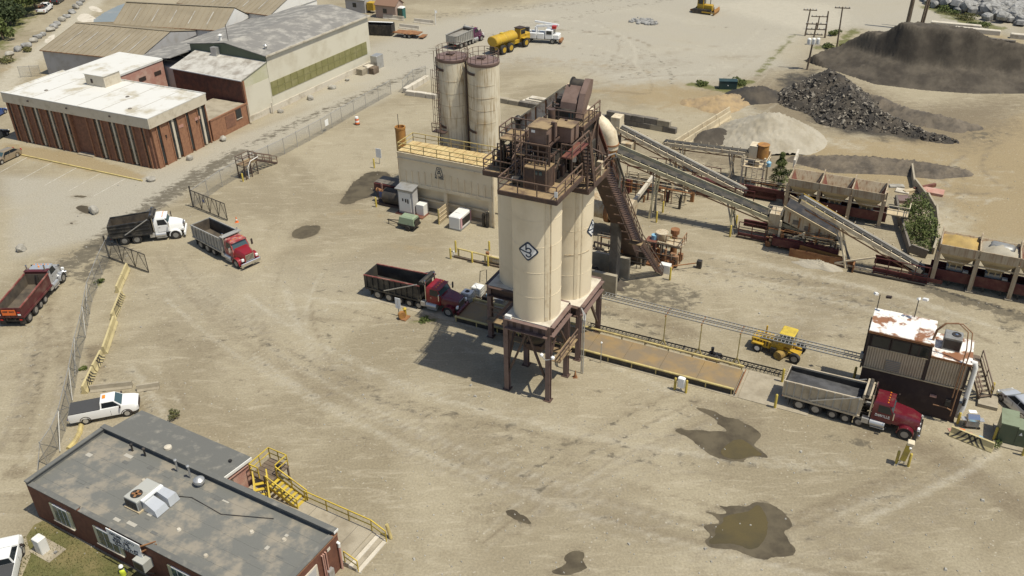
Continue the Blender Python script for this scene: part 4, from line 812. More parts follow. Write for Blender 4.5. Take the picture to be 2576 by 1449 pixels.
t.box('plinth', 'rust_red', -27.4, 25.2, 0, -23.6, 27.2, .12); t.box('body', 'wall_grey', -27.05, 25.6, .12, -25.0, 26.8, 3.3); t.box('door', 'white_paint', -26.9, 25.53, .4, -25.3, 25.6, 2.9); t.bar('lintel', 'galv', (-27, 25.55, 3.05), (-25.05, 25.55, 3.05), .12, .12)
t.put('roof', 'galv', t.mb().prx([(25.25, 3.3), (26.95, 3.55), (26.95, 3.65), (25.25, 3.4)], -27.25, -24.8))
for k, a in enumerate((-26.45, -26.05, -25.75)): t.box('sticker', 'black_steel', a, 25.5, 1.75 - .1 * k, a + .18, 25.525, 2.1)
t = plant('storage_box', 'white cube shaped tank box beside the tall white cabinet', 'box', -24.3, 26.4)
t.bbox('body', 'white_paint', -24.85, 25.9, .14, -23.75, 27.0, 1.5, .06); t.box('skid', 'rust_red', -24.9, 25.85, .125, -23.7, 27.05, .14)
t = plant('generator', 'boxy white generator with pink edged dark grille in front of the filter house', 'generator', -18.7, 25.6)
t.bbox('housing', 'white_paint', -19.5, 24.4, .22, -17.95, 27.1, 1.75, .12); t.box('skid', 'grey_steel', -19.45, 24.35, 0, -17.9, 27.15, .22); t.box('grille', 'black_steel', -17.94, 24.9, .5, -17.9, 26.7, 1.4); t.box('edge_panel', 'pinkish', -17.945, 24.45, .3, -17.91, 24.85, 1.6); t.box('edge_panel', 'pinkish', -17.945, 26.75, .3, -17.91, 27.05, 1.6); t.bbox('hatch', 'white_paint', -19.1, 25.4, 1.76, -18.4, 26.3, 1.84, .03)
t = plant('corrugated_gate', 'small cream corrugated gate panel propped open under the filter house', 'gate', -21.1, 26)
t.box('sheet', 'timber_pale', -21.2, 25.0, .1, -21.1, 27.0, 1.9)
for z in (.4, .9, 1.4): t.bar('rib', 'cream_steel', (-21.06, 25.0, z), (-21.06, 27.0, z), .05)
t.bar('post', 'yellow_faded', (-21.15, 24.95, 0), (-21.15, 24.95, 2.0), .14)
t = plant('light_trailer', 'small green tow-behind compressor trailer with drawbar', 'trailer', -23.8, 22.6)
t.put('hood', 'green_trailer', t.mb().loft([[(-24.9, 22.0, .75), (-22.75, 22.0, .75), (-22.75, 23.4, .75), (-24.9, 23.4, .75)], [(-24.75, 22.1, 1.55), (-22.9, 22.1, 1.55), (-22.9, 23.3, 1.55), (-24.75, 23.3, 1.55)], [(-24.55, 22.3, 1.68), (-23.1, 22.3, 1.68), (-23.1, 23.1, 1.68), (-24.55, 23.1, 1.68)]]))
t.box('chassis', 'black_steel', -25, 21.95, .5, -22.7, 23.45, .74); t.box('rear_panel', 'black_steel', -22.74, 22.15, .8, -22.7, 23.25, 1.45)
for b in (21.95, 23.45): t.tube('wheel', 'tyre', (-23.6, b - .1, .33), (-23.6, b + .1, .33), .33, 16)
t.bar('drawbar', 'black_steel', (-25, 22.3, .55), (-26.9, 22.7, .5), .08); t.bar('drawbar', 'black_steel', (-25, 23.1, .55), (-26.9, 22.7, .5), .08); t.bar('jack', 'black_steel', (-26.7, 22.7, 0), (-26.7, 22.7, .6), .07)
# ------------------------------------------------------------------ belt conveyors
def conveyor(label, b, p, q, w=1.0, legs=(), frame='cream_steel', belt='belt', top='belt', group='inclined belt conveyors feeding the drum', walk=False, idl=1.15, tail='maroon'):
    """lattice belt conveyor in a plane b = const between (a, z) points p (head) and q (tail)"""
    t = plant('belt_conveyor', label, 'conveyor', q[0], b, group); P, Q = Vector((p[0], b, p[1])), Vector((q[0], b, q[1])); d = Q - P; L = d.length; u = d / L; up = Vector((0, 1, 0)).cross(u)
    up = up if up.z > 0 else -up; sv = Vector((0, 1, 0))
    for s_ in (-1, 1): t.bar('side_stringer', frame, P + sv * s_ * w * .62, Q + sv * s_ * w * .62, .14, .42, up=up)
    t.bar('belt', belt, P + up * .26, Q + up * .26, w * .96, .05, up=up); t.bar('return_belt', 'belt', P - up * .22, Q - up * .22, w * .9, .04, up=up)
    n = int(L / idl); first = None
    for k in range(n + 1):
        c = P + u * (.4 + (L - .8) * k / n)
        t.bar('idler', 'cream_dirty' if k % 3 else 'rust', c - sv * w * .72 + up * .12, c + sv * w * .72 + up * .12, .13, .13, up=up)
        for s_ in (-1, 1): t.bar('idler_bracket', frame, c + sv * s_ * w * .7 - up * .05, c + sv * s_ * w * .7 + up * .42, .09)
    if top == 'dust':
        t.bar('cover_strip', 'belt_dust', P + up * .33 + sv * w * .22, Q + up * .33 + sv * w * .22, w * .34, .05, up=up)
    nb_ = int(L / 2.0)
    for s_ in (-1, 1):
        y_ = sv * s_ * w * .6; t.bar('lower_chord', 'rust_rail', P + y_ - up * .55 + u * .8, Q + y_ - up * .55 - u * .8, .09, .12, up=up)
        for k in range(nb_): t.bar('lattice', 'rust_rail', P + u * (.8 + (L - 1.6) * k / nb_) + y_ - up * (.55 if k % 2 else .1), P + u * (.8 + (L - 1.6) * (k + 1) / nb_) + y_ - up * (.1 if k % 2 else .55), .06)
    for end, c in (('head_pulley', P), ('tail_pulley', Q)): t.tube(end, 'black_steel', c - sv * w * .55, c + sv * w * .55, .3, 14)
    for a, da, nb in legs:
        c = P + u * ((a - p[0]) / (q[0] - p[0]) * L)
        for s_ in (-1, 1):
            t.bar('support_leg', frame, c + sv * s_ * .5 - up * .2, (c.x + da, b + s_ * nb, 0), .17); t.bar('support_leg', 'grey_steel', c + sv * s_ * .5 - up * .2 - Vector((.5, 0, 0)), (c.x + da + .25, b + s_ * nb * .9, 0), .14)
        t.bar('cross_tie', frame, (c.x + da * .5, b - .7, c.z * .5), (c.x + da * .5, b + .7, c.z * .5), .1)
    return t
tA = conveyor('upper belt conveyor with black belt and pale dusty cover strip, rising left to the drum', 46, (-6.9, 7.0), (9.8, 1.2), 1.25, ((.8, .4, 1.0),), top='dust')
tB = conveyor('middle belt conveyor with olive cream frame running down to the red screen frame', 37.6, (-4.6, 7.4), (20.6, 1.2), 1.2, ((1.4, -.6, 1.0), (10.3, .3, 1.0)), frame='cream_olive', top='belt')
tB.bar('wind_cover', 'cream_olive', (-4.4, 38.35, 7.75), (17.5, 38.35, 2.1), .1, .62)
tC = conveyor('lower right belt conveyor with yellow edged frame rising to the screening plant', 35, (17.9, 6.6), (30.9, 1.15), 1.15, ((22.2, 1.4, 1.0),), frame='cream_steel', top='dust')
tC.bar('edge_strip', 'yellow_faded', (17.9, 34.3, 6.85), (30.9, 34.3, 1.1), .08, .12); tC.bar('cover_strip', 'yellow_machine', (17.9, 35.55, 6.98), (30.9, 35.55, 1.23), .1, .1)
tD = conveyor('short level belt conveyor carrying recycled chips to the rusty hopper tower', 52.5, (-.5, 3.2), (10.6, 3.6), .9, ((8.5, 0, .7), (2, 0, .7)), idl=1.1)
# recycle hopper tower
t = plant('recycle_tower', 'cream steel tower with rusty pot, motor and ladder at the end of the level conveyor', 'tower', 11.6, 50.5)
for a in (10.4, 13.0):
    for b in (49.6, 52.2): t.bar('leg', 'cream_steel', (a, b, 0), (a, b, 4.4), .2)
t.box('deck', 'cream_dirty', 10.2, 49.4, 2.9, 13.2, 52.4, 3.0); t.rail('cream_steel', [(10.2, 49.4, 3.0), (13.2, 49.4, 3.0), (13.2, 52.4, 3.0)]); t.box('head_box', 'cream_steel', 10.6, 51.4, 3.1, 11.6, 53, 5.0)
t.put('pot', 'rust_orange', t.mb().lathe((12.2, 52.0, 0), [(.75, 3.5), (.7, 5.1), (.78, 5.2)], 18), smooth=True); t.tube('motor', 'black_steel', (10.9, 50.2, 3.4), (11.7, 50.2, 3.4), .35, 14); t.put('motor_cap', 'blue_light', t.mb().lathe((13.4, 50.2, 0), [(.3, 3.2), (.32, 3.7), (.1, 3.9)], 12), smooth=True); t.box('gearbox', 'timber_pale', 11.8, 49.8, 3.0, 12.3, 50.5, 3.7)
for a in (11.7, 12.3): t.bar('ladder_rail', 'cream_steel', (a, 49.2, .1), (a, 49.35, 3.1), .08)
for k in range(7): t.bar('rung', 'cream_steel', (11.7, 49.22, .4 + k * .42), (12.3, 49.22, .4 + k * .42), .05)
t.e.location += AV * -1.9; tD.e.location += AV * -1.9
# maroon collector trough with guard frames under the conveyor tails
def guard(t, a0, a1, b, z0, z1, n, m='maroon'):
    for k in range(n + 1): t.bar('guard_post', m, (a0 + (a1 - a0) * k / n, b, z0), (a0 + (a1 - a0) * k / n, b, z1), .1)
    for z in (z0 + .1, (z0 + z1) / 2, z1): t.bar('guard_rail', m, (a0, b, z), (a1, b, z), .08)
t = plant('conveyor_tail_frame', 'maroon steel guard frame around the tail of the upper conveyor', 'frame', 6, 46)
t.box('trough', 'maroon', 1.5, 46.9, .3, 13.5, 48.2, 1.2); guard(t, 4.2, 11.2, 44.9, .1, 1.9, 6); guard(t, -3.5, 6, 48.9, .2, 2.4, 8); t.bar('toe_rail', 'maroon', (4.2, 44.95, .4), (11.2, 44.95, .4), .05, .3); t.box('wing_plate', 'maroon', -3.0, 48.2, .4, 3.0, 48.3, 1.3)
t = plant('conveyor_tail_frame', 'maroon guard frame on skids beside the tail of the middle conveyor', 'frame', 15, 36)
guard(t, 11.5, 17.5, 36.2, .1, 2.0, 4); t.box('trough', 'maroon', 11.5, 36.3, .25, 19.0, 36.4, .6); t.box('trough', 'maroon', 11.5, 38.8, .3, 20, 39.0, 1.1); t.bar('skid', 'black_steel', (11.3, 36.2, .1), (21, 36.2, .1), .2)
t = plant('conveyor_tail_frame', 'red steel guard frame around the tail of the lower right conveyor', 'frame', 28, 34)
guard(t, 26.4, 31.6, 33.9, .15, 2.0, 4); t.box('trough', 'maroon', 26.2, 34.0, .35, 33, 34.15, .75); t.box('trough', 'maroon', 26.2, 35.9, .3, 33, 36.0, 1.3); t.bar('stay', 'cream_steel', (22.4, 34.2, .3), (26.3, 33.95, 2.0), .16); t.bar('stay', 'cream_steel', (22.4, 34.2, .3), (26.3, 33.95, .4), .16); t.bar('skid', 'black_steel', (24, 33.6, .1), (31.5, 33.6, .1), .2)
# screening plant between the conveyors
t = plant('screen_plant', 'rusty screening machine with tilted black screen deck on a cream frame', 'screen', 19.5, 36.5)
dk = [(16.2, 4.6), (22.0, 2.3)]
t.put('screen_box', 'cream_dirty', t.mb().pry([(16.2, 3.0), (22.0, .9), (22.0, 2.3), (16.2, 4.6)], 36.3, 39.2)); t.put('screen_cloth', 'black_steel', t.mb().pry([(16.2, 4.66), (22.0, 2.36), (22.0, 2.42), (16.2, 4.72)], 36.6, 38.9))
for b in (36.2, 39.3): t.bar('box_rim', 'timber_pale', (16.0, b, 4.75), (22.2, b, 2.3), .14, .3)
for k in range(5): t.bar('box_rib', 'rust', (16.8 + k * 1.1, 36.22, 3.0 - k * .42), (16.8 + k * 1.1, 36.22, 4.3 - k * .43), .12)
for k in range(3): t.box('access_cover', 'concrete_dark', 17.2 + k * 1.3, 36.2, 2.9 - k * .5, 17.8 + k * 1.3, 36.28, 3.4 - k * .5)
for a, h in ((16.0, 3.2), (18.6, 2.3), (21.8, 1.4)):
    for b in (35.9, 39.4): t.bar('leg', 'cream_steel', (a, b, 0), (a, b, h), .2)
t.bar('floor_beam', 'cream_steel', (15.8, 35.9, .35), (22.4, 35.9, .35), .2, .25); t.bar('brace', 'cream_steel', (16, 35.9, .4), (18.6, 35.9, 2.2), .14); t.bar('brace', 'cream_steel', (18.6, 35.9, .4), (21.8, 35.9, 1.4), .14)
t.box('side_trough', 'maroon', 15.5, 35.2, .4, 22.5, 35.7, 1.3); t.bar('chute_plate', 'rust_orange', (18.5, 35.0, .9), (23.0, 35.0, .5), .06, .6)
t.box('feed_tower', 'cream_dirty', 14.6, 36.4, 0, 15.9, 38.6, 3.6); t.rail('cream_steel', [(14.5, 36.2, 3.6), (16, 36.2, 3.6)], step=.7); t.tube('motor', 'black_steel', (21.9, 36.1, 2.2), (22.5, 36.1, 2.2), .28, 12); t.tube('motor', 'black_steel', (22.2, 36.1, 1.2), (22.8, 36.1, 1.2), .28, 12); t.bar('chute_lip', 'galv', (17, 39.6, 4.6), (23.0, 39.6, 1.9), .2, .3)
t.box('reject_bin', 'rust', 17.6, 34.2, 0, 24.4, 34.4, .9); t.box('bin_end', 'rust', 24.3, 33.3, 0, 24.45, 34.4, 1.0)
clutter('greasy motors, guards and pipes packed around the rusty screen', 14.7, 35.3, .1, 22.4, 36.1, 2.6, 34, ('cream_dirty', 'grime_and_shade', 'timber_pale', 'rust', 'black_steel', 'maroon'), 6)
clutter('rusty frames and pipes tangled between drum and upper conveyor', -4.5, 40.5, 0, 4.5, 44.5, 3.2, 40, ('maroon', 'cream_dirty', 'grime_and_shade', 'rust', 'cream_steel'), 7)
clutter('rusty motors and frames below the recycle hopper tower', 9.0, 47.5, 0, 14.2, 49.4, 2.2, 22, ('maroon', 'cream_dirty', 'grime_and_shade', 'rust'), 8)
clutter('grimy pipes and boxes around the slat conveyor boot', -1.5, 23.4, 0, 4.4, 27.5, 2.6, 34, ('grime_and_shade', 'brown_steel', 'rust', 'cream_dirty', 'black_steel'), 9)
# gravel heap spilling beneath the screen
def heap(name, label, cx, cy, rx, ry, h, m, seed=0, cat='stockpile', rot=0.0, n=40, ridges=None, rough=.12, group=None, world=False, sharp=1.0):
    """a stockpile: uneven cone field on a disc"""
    r_ = np.random.default_rng(seed); mb = MB(); rings = n // 2; vs = []; fs = []
    ph = r_.uniform(0, 6.28, 6); am = r_.uniform(.03, .12, 6)
    for i in range(rings + 1):
        f = i / rings
        for j in range(n):
            a = 6.28319 * j / n; w_ = 1 + sum(am[k] * math.sin((k + 2) * a + ph[k]) for k in range(6)) * min(1, f * 1.5)
            x, y = rx * f * w_ * math.cos(a), ry * f * w_ * math.sin(a); z = h * (1 - f) ** sharp
            if ridges: z = max([0.0] + [hh * max(0.0, 1 - math.hypot((x - px) / sx, (y - py) / sy)) ** .9 for px, py, sx, sy, hh in ridges]) * (1 if f < 1 else 0)
            z *= 1 + r_.normal(0, rough) * (1 if 0 < f < 1 else 0)
            vs.append((x, y, max(0, z) - (.06 if f == 1 else 0)))
    for i in range(rings):
        for j in range(n): fs.append((i * n + j, i * n + (j + 1) % n, (i + 1) * n + (j + 1) % n, (i + 1) * n + j))
    mb.add(vs, fs); me = mb.mesh(name); bm = bmesh.new(); bm.from_mesh(me); bmesh.ops.remove_doubles(bm, verts=bm.verts, dist=.002); bm.to_mesh(me); bm.free()
    o = link(name, me, m, None, smooth=2); o.location = (cx, cy, 0) if world else PW(cx, cy); o.rotation_euler = (0, 0, rot if world else PA + rot); o['label'] = label; o['category'] = cat
    if group: o['group'] = group
    return o
heap('gravel_heap', 'small pale gravel heap spilled below the rusty screen', 20.9, 33.3, 2.6, .9, .7, 'pile_pale', 3, 'gravel heap')
# ------------------------------------------------------------------ cold feed bins
def feed_bins(t, a0, b0, n, wd, depth, zl, zt, fill=None):
    for k in range(n + 1):
        a = a0 + k * wd
        for b in (b0, b0 + depth): t.box('leg', 'bin_tan', a - .2, b - .2, 0, a + .2, b + .2, zl)
        t.box('foot', 'concrete', a - .36, b0 - .34, 0, a + .36, b0 + .34, .14)
        t.put('divider', 'bin_tan', t.mb().prx([(b0 - .1, zl), (b0 + depth + .3, zl), (b0 + depth + .5, zt + .55), (b0 + depth - .1, zt + .6), (b0 + depth - .5, zt + .12), (b0 - .3, zt + .1)], a - .06, a + .06))
    for k in range(n):
        x0, x1 = a0 + k * wd + .08, a0 + (k + 1) * wd - .08; xm = (x0 + x1) / 2
        t.box('front_panel', 'bin_tan', x0, b0 - .28, zl - .05, x1, b0 - .2, zt + .05)
        t.put('front_slope', 'bin_shade', t.mb().loft([[(x0, b0 - .22, zl), (x1, b0 - .22, zl), (x1, b0 - .16, zl), (x0, b0 - .16, zl)], [(xm - .5, b0 + 1.0, zl - 1.9), (xm + .5, b0 + 1.0, zl - 1.9), (xm + .5, b0 + 1.06, zl - 1.9), (xm - .5, b0 + 1.06, zl - 1.9)]]))
        t.put('back_slope', 'bin_tan', t.mb().loft([[(x0, b0 + depth + .4, zt + .05), (x1, b0 + depth + .4, zt + .05), (x1, b0 + depth + .48, zt + .05), (x0, b0 + depth + .48, zt + .05)], [(xm - .5, b0 + 1.6, zl - 1.9), (xm + .5, b0 + 1.6, zl - 1.9), (xm + .5, b0 + 1.68, zl - 1.9), (xm - .5, b0 + 1.68, zl - 1.9)]]))
        for x, xx in ((x0, xm - .5), (x1, xm + .5)): t.put('side_slope', 'rust_red', t.mb().add([(x, b0 - .2, zl), (x, b0 + depth + .4, zt), (xx, b0 + 1.65, zl - 1.9), (xx, b0 + 1.0, zl - 1.9)], [(0, 1, 2, 3)]))
        t.bar('tie_bar', 'cream_dirty', (x0 + .1, b0, zl - .9), (x1 - .1, b0, zl - .9), .12, .14)
        t.box('feeder', 'grey_steel', xm - .75, b0 + .7, zl - 2.3, xm + .75, b0 + 2.0, zl - 1.85)
        for q in (-.5, .1, .6): t.bar('gate_arm', 'timber_pale', (xm + q, b0 + .7, zl - 2.0), (xm + q, b0 + .4, zl - 1.3), .08)
        t.tube('motor', 'grey_steel', (xm + .8, b0 + .6, zl - 2.1), (xm + 1.3, b0 + .6, zl - 2.1), .2, 10)
        f = fill[k] if fill else None
        if f:
            m_ = t.mb(); N = 10; vs = []; fs = []; rr = np.random.default_rng(k + 5)
            for i in range(N + 1):
                for j in range(N + 1):
                    u, v = i / N, j / N; e = 1 - max(abs(2 * u - 1), abs(2 * v - 1)); vs.append((x0 + .02 + (x1 - x0 - .04) * u, b0 - .18 + (depth + .62) * v, zt - .35 + .1 * v + .6 * min(1, e * 1.5) + rr.normal(0, .06)))
            for i in range(N):
                for j in range(N): q = i * (N + 1) + j; fs.append((q, q + N + 1, q + N + 2, q + 1))
            t.put('load', f, m_.add(vs, fs), smooth=2)
    t.box('collector_trough', 'maroon', a0 - .4, b0 + .35, .55, a0 + n * wd + .6, b0 + .45, 1.7); t.box('collector_trough', 'maroon', a0 - .4, b0 + 2.1, .55, a0 + n * wd + .6, b0 + 2.2, 1.7); t.box('collector_belt', 'belt', a0 - .4, b0 + .5, 1.0, a0 + n * wd + .6, b0 + 2.05, 1.08)
    for k in range(int(n * wd / 1.6)): t.bar('trough_leg', 'black_steel', (a0 + k * 1.6, b0 + .4, 0), (a0 + k * 1.6, b0 + .4, .6), .12)
t = plant('cold_feed_bins', 'row of tan aggregate feed bins on thick legs, one heaped with ochre sand', 'feed bins', 37.5, 35.4); feed_bins(t, 32.0, 34.3, 4, 3.6, 2.5, 3.9, 4.75, ('sand_ochre', 'pile_pale', None, 'pile_pale'))
t.put('tarp', 'grey_steel', t.mb().loft([[(36.2, 35.4, 4.7), (38.6, 35.2, 4.7), (38.8, 36.4, 4.8), (36.4, 36.6, 4.8)], [(36.6, 35.6, 5.1), (38.3, 35.4, 5.0), (38.4, 36.2, 5.1), (36.7, 36.4, 5.1)]]), smooth=2)
t = plant('cold_feed_bins', 'row of empty tan feed bins with rust red insides behind the screening plant', 'feed bins', 20, 46.5); feed_bins(t, 14.9, 45.4, 3, 3.55, 2.5, 3.4, 4.2)
t.bar('wing_wall', 'concrete_pale', (14.7, 48.8, 4.6), (14.4, 53.0, 4.4), .25, 1.0); t.box('collector_extension', 'maroon', 6, 46.9, .6, 14.4, 47.0, 1.7); t.box('service_deck', 'timber_pale', 26.1, 45.0, 1.9, 28.4, 46.6, 2.0); t.rail('cream_steel', [(26.1, 45.0, 2.0), (28.4, 45.0, 2.0), (28.4, 46.6, 2.0)], step=1.1)
# drum mixer and duct behind the tower
t = plant('drum_mixer', 'big cream dryer drum lying behind the silo tower with elbow duct', 'drum', -2, 31.5)
t.put('drum', 'cream_dirty', t.mb().tube((-13, 31.5, 3.6), (.5, 31.5, 3.0), 1.45, 28), smooth=True)
for a in (-10.5, -2.5): t.put('drum_ring', 'rust', t.mb().tube((a, 31.5, 3.5 - (a + 13) * .044), (a + .5, 31.5, 3.48 - (a + 13) * .044), 1.68, 28), smooth=True)
for a in (-11, -6, -1.5): t.box('cradle', 'brown_steel', a - .2, 30.2, 0, a + .4, 32.8, 2.2)
t.pipe('elbow_duct', 'cream_steel', [(-9.5, 32, 14.6), (-6.5, 31.2, 14.5), (-4.3, 30.4, 13.9), (-3.0, 30.1, 13.3), (-2.2, 30, 12.5), (-2.0, 30, 11.6), (-2.0, 30, 10.9)], .82, 20); t.tube('duct_collar', 'rust', (-2.0, 30, 11.35), (-2.0, 30, 11.5), .9, 20); t.put('duct_cone', 'rust_orange', t.mb().lathe((-2.0, 30, 0), [(.45, 9.2), (.8, 10.9)], 18), smooth=True)
t.put('stand', 'brown_steel', t.mb().box(-2.5, 29.5, 4.4, -1.5, 30.5, 9.2)); t.bar('duct_leg', 'brown_steel', (-9.5, 32, 4.5), (-9.5, 32, 14), .4); t.box('head_box', 'cream_steel', -7.6, 45.2, 6.2, -6.4, 46.8, 8.4)
t.put('conveyor_stand', 'brown_steel', t.mb().box(-7.4, 45.3, 0, -6.6, 46.7, 6.2)); t.box('tank', 'cream_dirty', -5.8, 44.3, 3.6, -4.4, 46.0, 5.6); t.put('pale_hood', 'cream_steel', t.mb().tube((-12, 33.4, 7.2), (-8.5, 33.4, 7.2), 1.3, 18), smooth=True)
# loose machinery by the stair foot
t = plant('pump_skid', 'rusty pump skid with motor, cone hopper and small platform near the stair foot', 'machinery', 4.8, 26.5)
t.box('skid', 'rust', 3.2, 25.8, 0, 7.0, 28.6, .25); t.put('cone_hopper', 'cream_dirty', t.mb().lathe((4.9, 28.4, 0), [(.2, 1.4), (.7, 2.3), (.7, 3.0)], 14), smooth=True); t.tube('motor', 'blue_light', (4.2, 28.0, 2.2), (4.2, 28.0, 2.7), .35, 12); t.box('gearbox', 'rust_red', 3.4, 27.2, .25, 4.6, 28.4, 2.2)
t.box('platform', 'cream_dirty', 5.6, 27.6, 1.9, 7.4, 29.2, 2.0); t.rail('rust_rail', [(5.6, 27.6, 2.0), (7.4, 27.6, 2.0), (7.4, 29.2, 2.0)], step=.9); t.rail('rust_rail', [(5.2, 26.4, .3), (7.2, 26.4, .3)], step=1)
for a in (5.7, 7.3): t.bar('leg', 'rust', (a, 27.7, 0), (a, 27.7, 1.9), .12)
t.box('tank', 'white_paint', 5.9, 24.9, 0, 7.0, 25.6, 1.0); t.put('bearing', 'rust', t.mb().lathe((6.0, 29.6, 0), [(.4, 0), (.3, 2.4), (.5, 2.5), (.5, 3.0)], 12)); t.bar('drain_arm', 'rust', (7.0, 25.8, .6), (9.3, 27.6, .6), .09); t.box('drain_head', 'black_steel', 9.2, 27.4, 0, 9.7, 27.9, .9)
# concrete bays with sand
clutter('cream and rust frames, pipes and valves on the pump skid', 4.4, 26.0, .2, 7.2, 28.4, 3.0, 26, ('cream_dirty', 'rust', 'rust_rail', 'grime_and_shade'), 10)
t = plant('material_bay', 'concrete walled bay with damp grey sand behind the silo tower', 'bay', 1.5, 20)
t.box('wall', 'concrete', -6, 18.3, 0, 3.4, 18.75, 2.4); t.box('wall', 'concrete', -6, 22.2, 0, 3.4, 22.6, 2.4); t.box('end_wall', 'concrete', -6, 18.76, 0, -5.5, 22.19, 2.4)
heap('sand_heap', 'damp grey sand heap lying in the concrete bay', .2, 20.5, 3.8, 1.5, 1.5, 'pile_brown', 9, 'sand heap')
heap('scrap_heap', 'dark heap of scrap and chips behind the slat conveyor boot', -2.4, 25.2, 2.6, 2.0, 1.2, 'rubble', 11, 'scrap heap', rough=.3)
t = plant('trench_box', 'low dark concrete feed trench beside the drum behind the conveyors', 'trench', -3, 46)
t.box('wall', 'concrete_dark', -5.5, 43.4, 0, -1.0, 43.8, .9); t.box('wall', 'concrete_dark', -5.5, 44.8, 0, -1.0, 45.1, .9)
t.bar('prop_beam', 'concrete_pale', (-.4, 43.5, 3.4), (-1.6, 36.2, 1.0), .35, .5)
# ------------------------------------------------------------------ cable tray on posts
t = plant('cable_tray', 'long pale ladder cable tray on thin posts from the silos to the control house', 'cable tray', 14, 12)
ZC = 3.45
for b in (11.75, 12.2, 12.45, 12.9): t.bar('tray_rail', 'galv_light', (4.2, b, ZC + .35), (27.6, b, ZC + .15), .045, .09)
for k in range(72):
    a = 4.4 + k * .323
    for b0, b1 in ((11.75, 12.2), (12.45, 12.9)): t.bar('tray_rung', 'galv_light', (a, b0, ZC + .33 - .2 * (a - 4.2) / 23.4), (a, b1, ZC + .33 - .2 * (a - 4.2) / 23.4), .05, .03)
for a in (10.55, 13.9, 17.4):
    t.bar('post', 'yellow_faded', (a, 11.75, .9), (a, 11.9, ZC + .2), .09)
    for q in (-.55, .45): t.bar('post_foot', 'yellow_faded', (a, 11.75, .95), (a + q, 11.7, .02), .1)
    t.bar('cross_arm', 'rust', (a, 11.6, ZC + .1), (a, 13.0, ZC + .1), .08)
t = plant('ground_cable_rack', 'dark rusty ladder rack lying on the ground beside the weighbridge', 'cable rack', 13, 11.9)
for b in (11.9, 12.5): t.bar('rack_rail', 'black_steel', (3.0, b, .22), (21.4, b, .22), .05, .12)
for k in range(46): t.bar('rack_rung', 'black_steel', (3.2 + k * .4, 11.9, .22), (3.2 + k * .4, 12.5, .22), .05)
# ------------------------------------------------------------------ control house by the weighbridge
A0, AM, A1, B0, B1 = 27.7, 32.4, 35.4, 11.42, 14.95
t = plant('control_house', 'two storey control house of dark blocks and tan siding with rusty white roof', 'building', 31.5, 13.2)
t.box('block_wall', 'wall_block', A0, B0 + .12, 0, A1, B1, 3.4); t.bar('sill_band', 'timber_pale', (A0 - .05, B0, 3.42), (A1 + .05, B0, 3.42), .14, .1)
t.box('upper_core', 'trim_dark', A0 + .05, B0 + .1, 3.4, AM, B1, 6.9); t.box('low_core', 'trim_dark', AM, B0 + .1, 3.4, A1 - .05, B1, 5.85)
for x0, x1, z1 in ((A0 + .05, AM - .15, 5.5), (AM + .1, A1 - .12, 5.72)):
    n = int((x1 - x0) / .19)
    for k in range(n):
        a = x0 + (x1 - x0) * k / n; t.put('siding_rib', 'siding_tan', t.mb().prism([(a, B0 + .1), (a + .03, B0 + .01), (a + .13, B0 + .01), (a + .16, B0 + .07), (a + (x1 - x0) / n, B0 + .07), (a + (x1 - x0) / n, B0 + .1)], 3.5, z1))
for k in range(12): t.bar('louvre', 'grey_steel' if k % 2 else 'siding_tan', (29.35, B0 - .03, 3.62 + .085 * k), (30.5, B0 - .03, 3.62 + .085 * k), .05, .045)
for k in range(3):
    x0 = A0 + .25 + k * 1.5; w_ = t.box('window', 'trim_dark', x0, B0 - .02, 5.55, x0 + 1.42, B0 + .08, 6.7); t.box('pane', 'glass', x0 + .08, B0 - .045, 5.68, x0 + 1.34, B0 - .022, 6.6, par=w_)
    if k == 2: t.box('mullion', 'trim_dark', x0 + .55, B0 - .06, 5.6, x0 + .68, B0 - .046, 6.65, par=w_)
    t.bar('window_sill', 'timber_pale', (x0, B0 - .04, 5.53), (x0 + 1.42, B0 - .04, 5.53), .08, .05, par=w_)
rf = t.box('roof', 'roof_rusty', A0 - .1, B0 - .1, 6.92, AM + .1, B1 + .1, 7.06)
for k in range(4): t.box('roof_sheet', 'roof_rusty', A0 - .08 + k * 1.21, B0 - .08, 7.065, A0 - .08 + k * 1.21 + 1.19, B1 + .08, 7.085 + .006 * (k % 2), par=rf)
t.bar('fascia', 'rust', (A0 - .12, B0 - .12, 6.93), (AM + .12, B0 - .12, 6.93), .05, .2); t.box('low_roof', 'roof_rusty', AM + .12, B0 - .08, 5.87, A1 + .1, B1 + .1, 5.98); t.bar('fascia', 'rust', (AM + .1, B0 - .1, 5.88), (A1 + .1, B0 - .1, 5.88), .05, .18)
for a in (A0 - .02, AM - .02, A1 - .03): t.bar('corner_trim', 'trim_dark', (a, B0 + .02, 3.45), (a, B0 + .02, 6.9 if a < 33 else 5.85), .16, .16)
ac = t.bbox('air_conditioner', 'grey_steel', 33.15, 12.7, 5.99, 34.5, 14.0, 7.15, .05, label='grey rooftop air conditioner with round fan'); t.box('coil_grille', 'black_steel', 33.2, 12.67, 6.1, 34.45, 12.695, 6.95, par=ac); t.put('fan_ring', 'black_steel', t.mb().lathe((34.0, 13.4, 0), [(.36, 7.15), (.36, 7.19), (.28, 7.19), (.26, 7.155)], 18), par=ac); t.put('fan_hub', 'chrome', t.mb().lathe((34.0, 13.4, 0), [(.12, 7.15), (.12, 7.2), (.02, 7.22)], 10), par=ac)
for dx in (0, .3): t.pipe('conduit', 'rust_rail', [(32.3 + dx * .3, 11.9, 7.1), (32.4 + dx * .3, 11.9, 8.1), (32.9 + dx * .3, 12.0, 8.8), (33.8 + dx, 12.1, 9.0), (34.6 + dx, 11.9, 8.5), (34.8 + dx, 11.5, 7.2), (34.8 + dx * .8, 11.25, 5.6), (34.8 + dx * .8, 11.2, .8 if dx else 2.6)], .05)
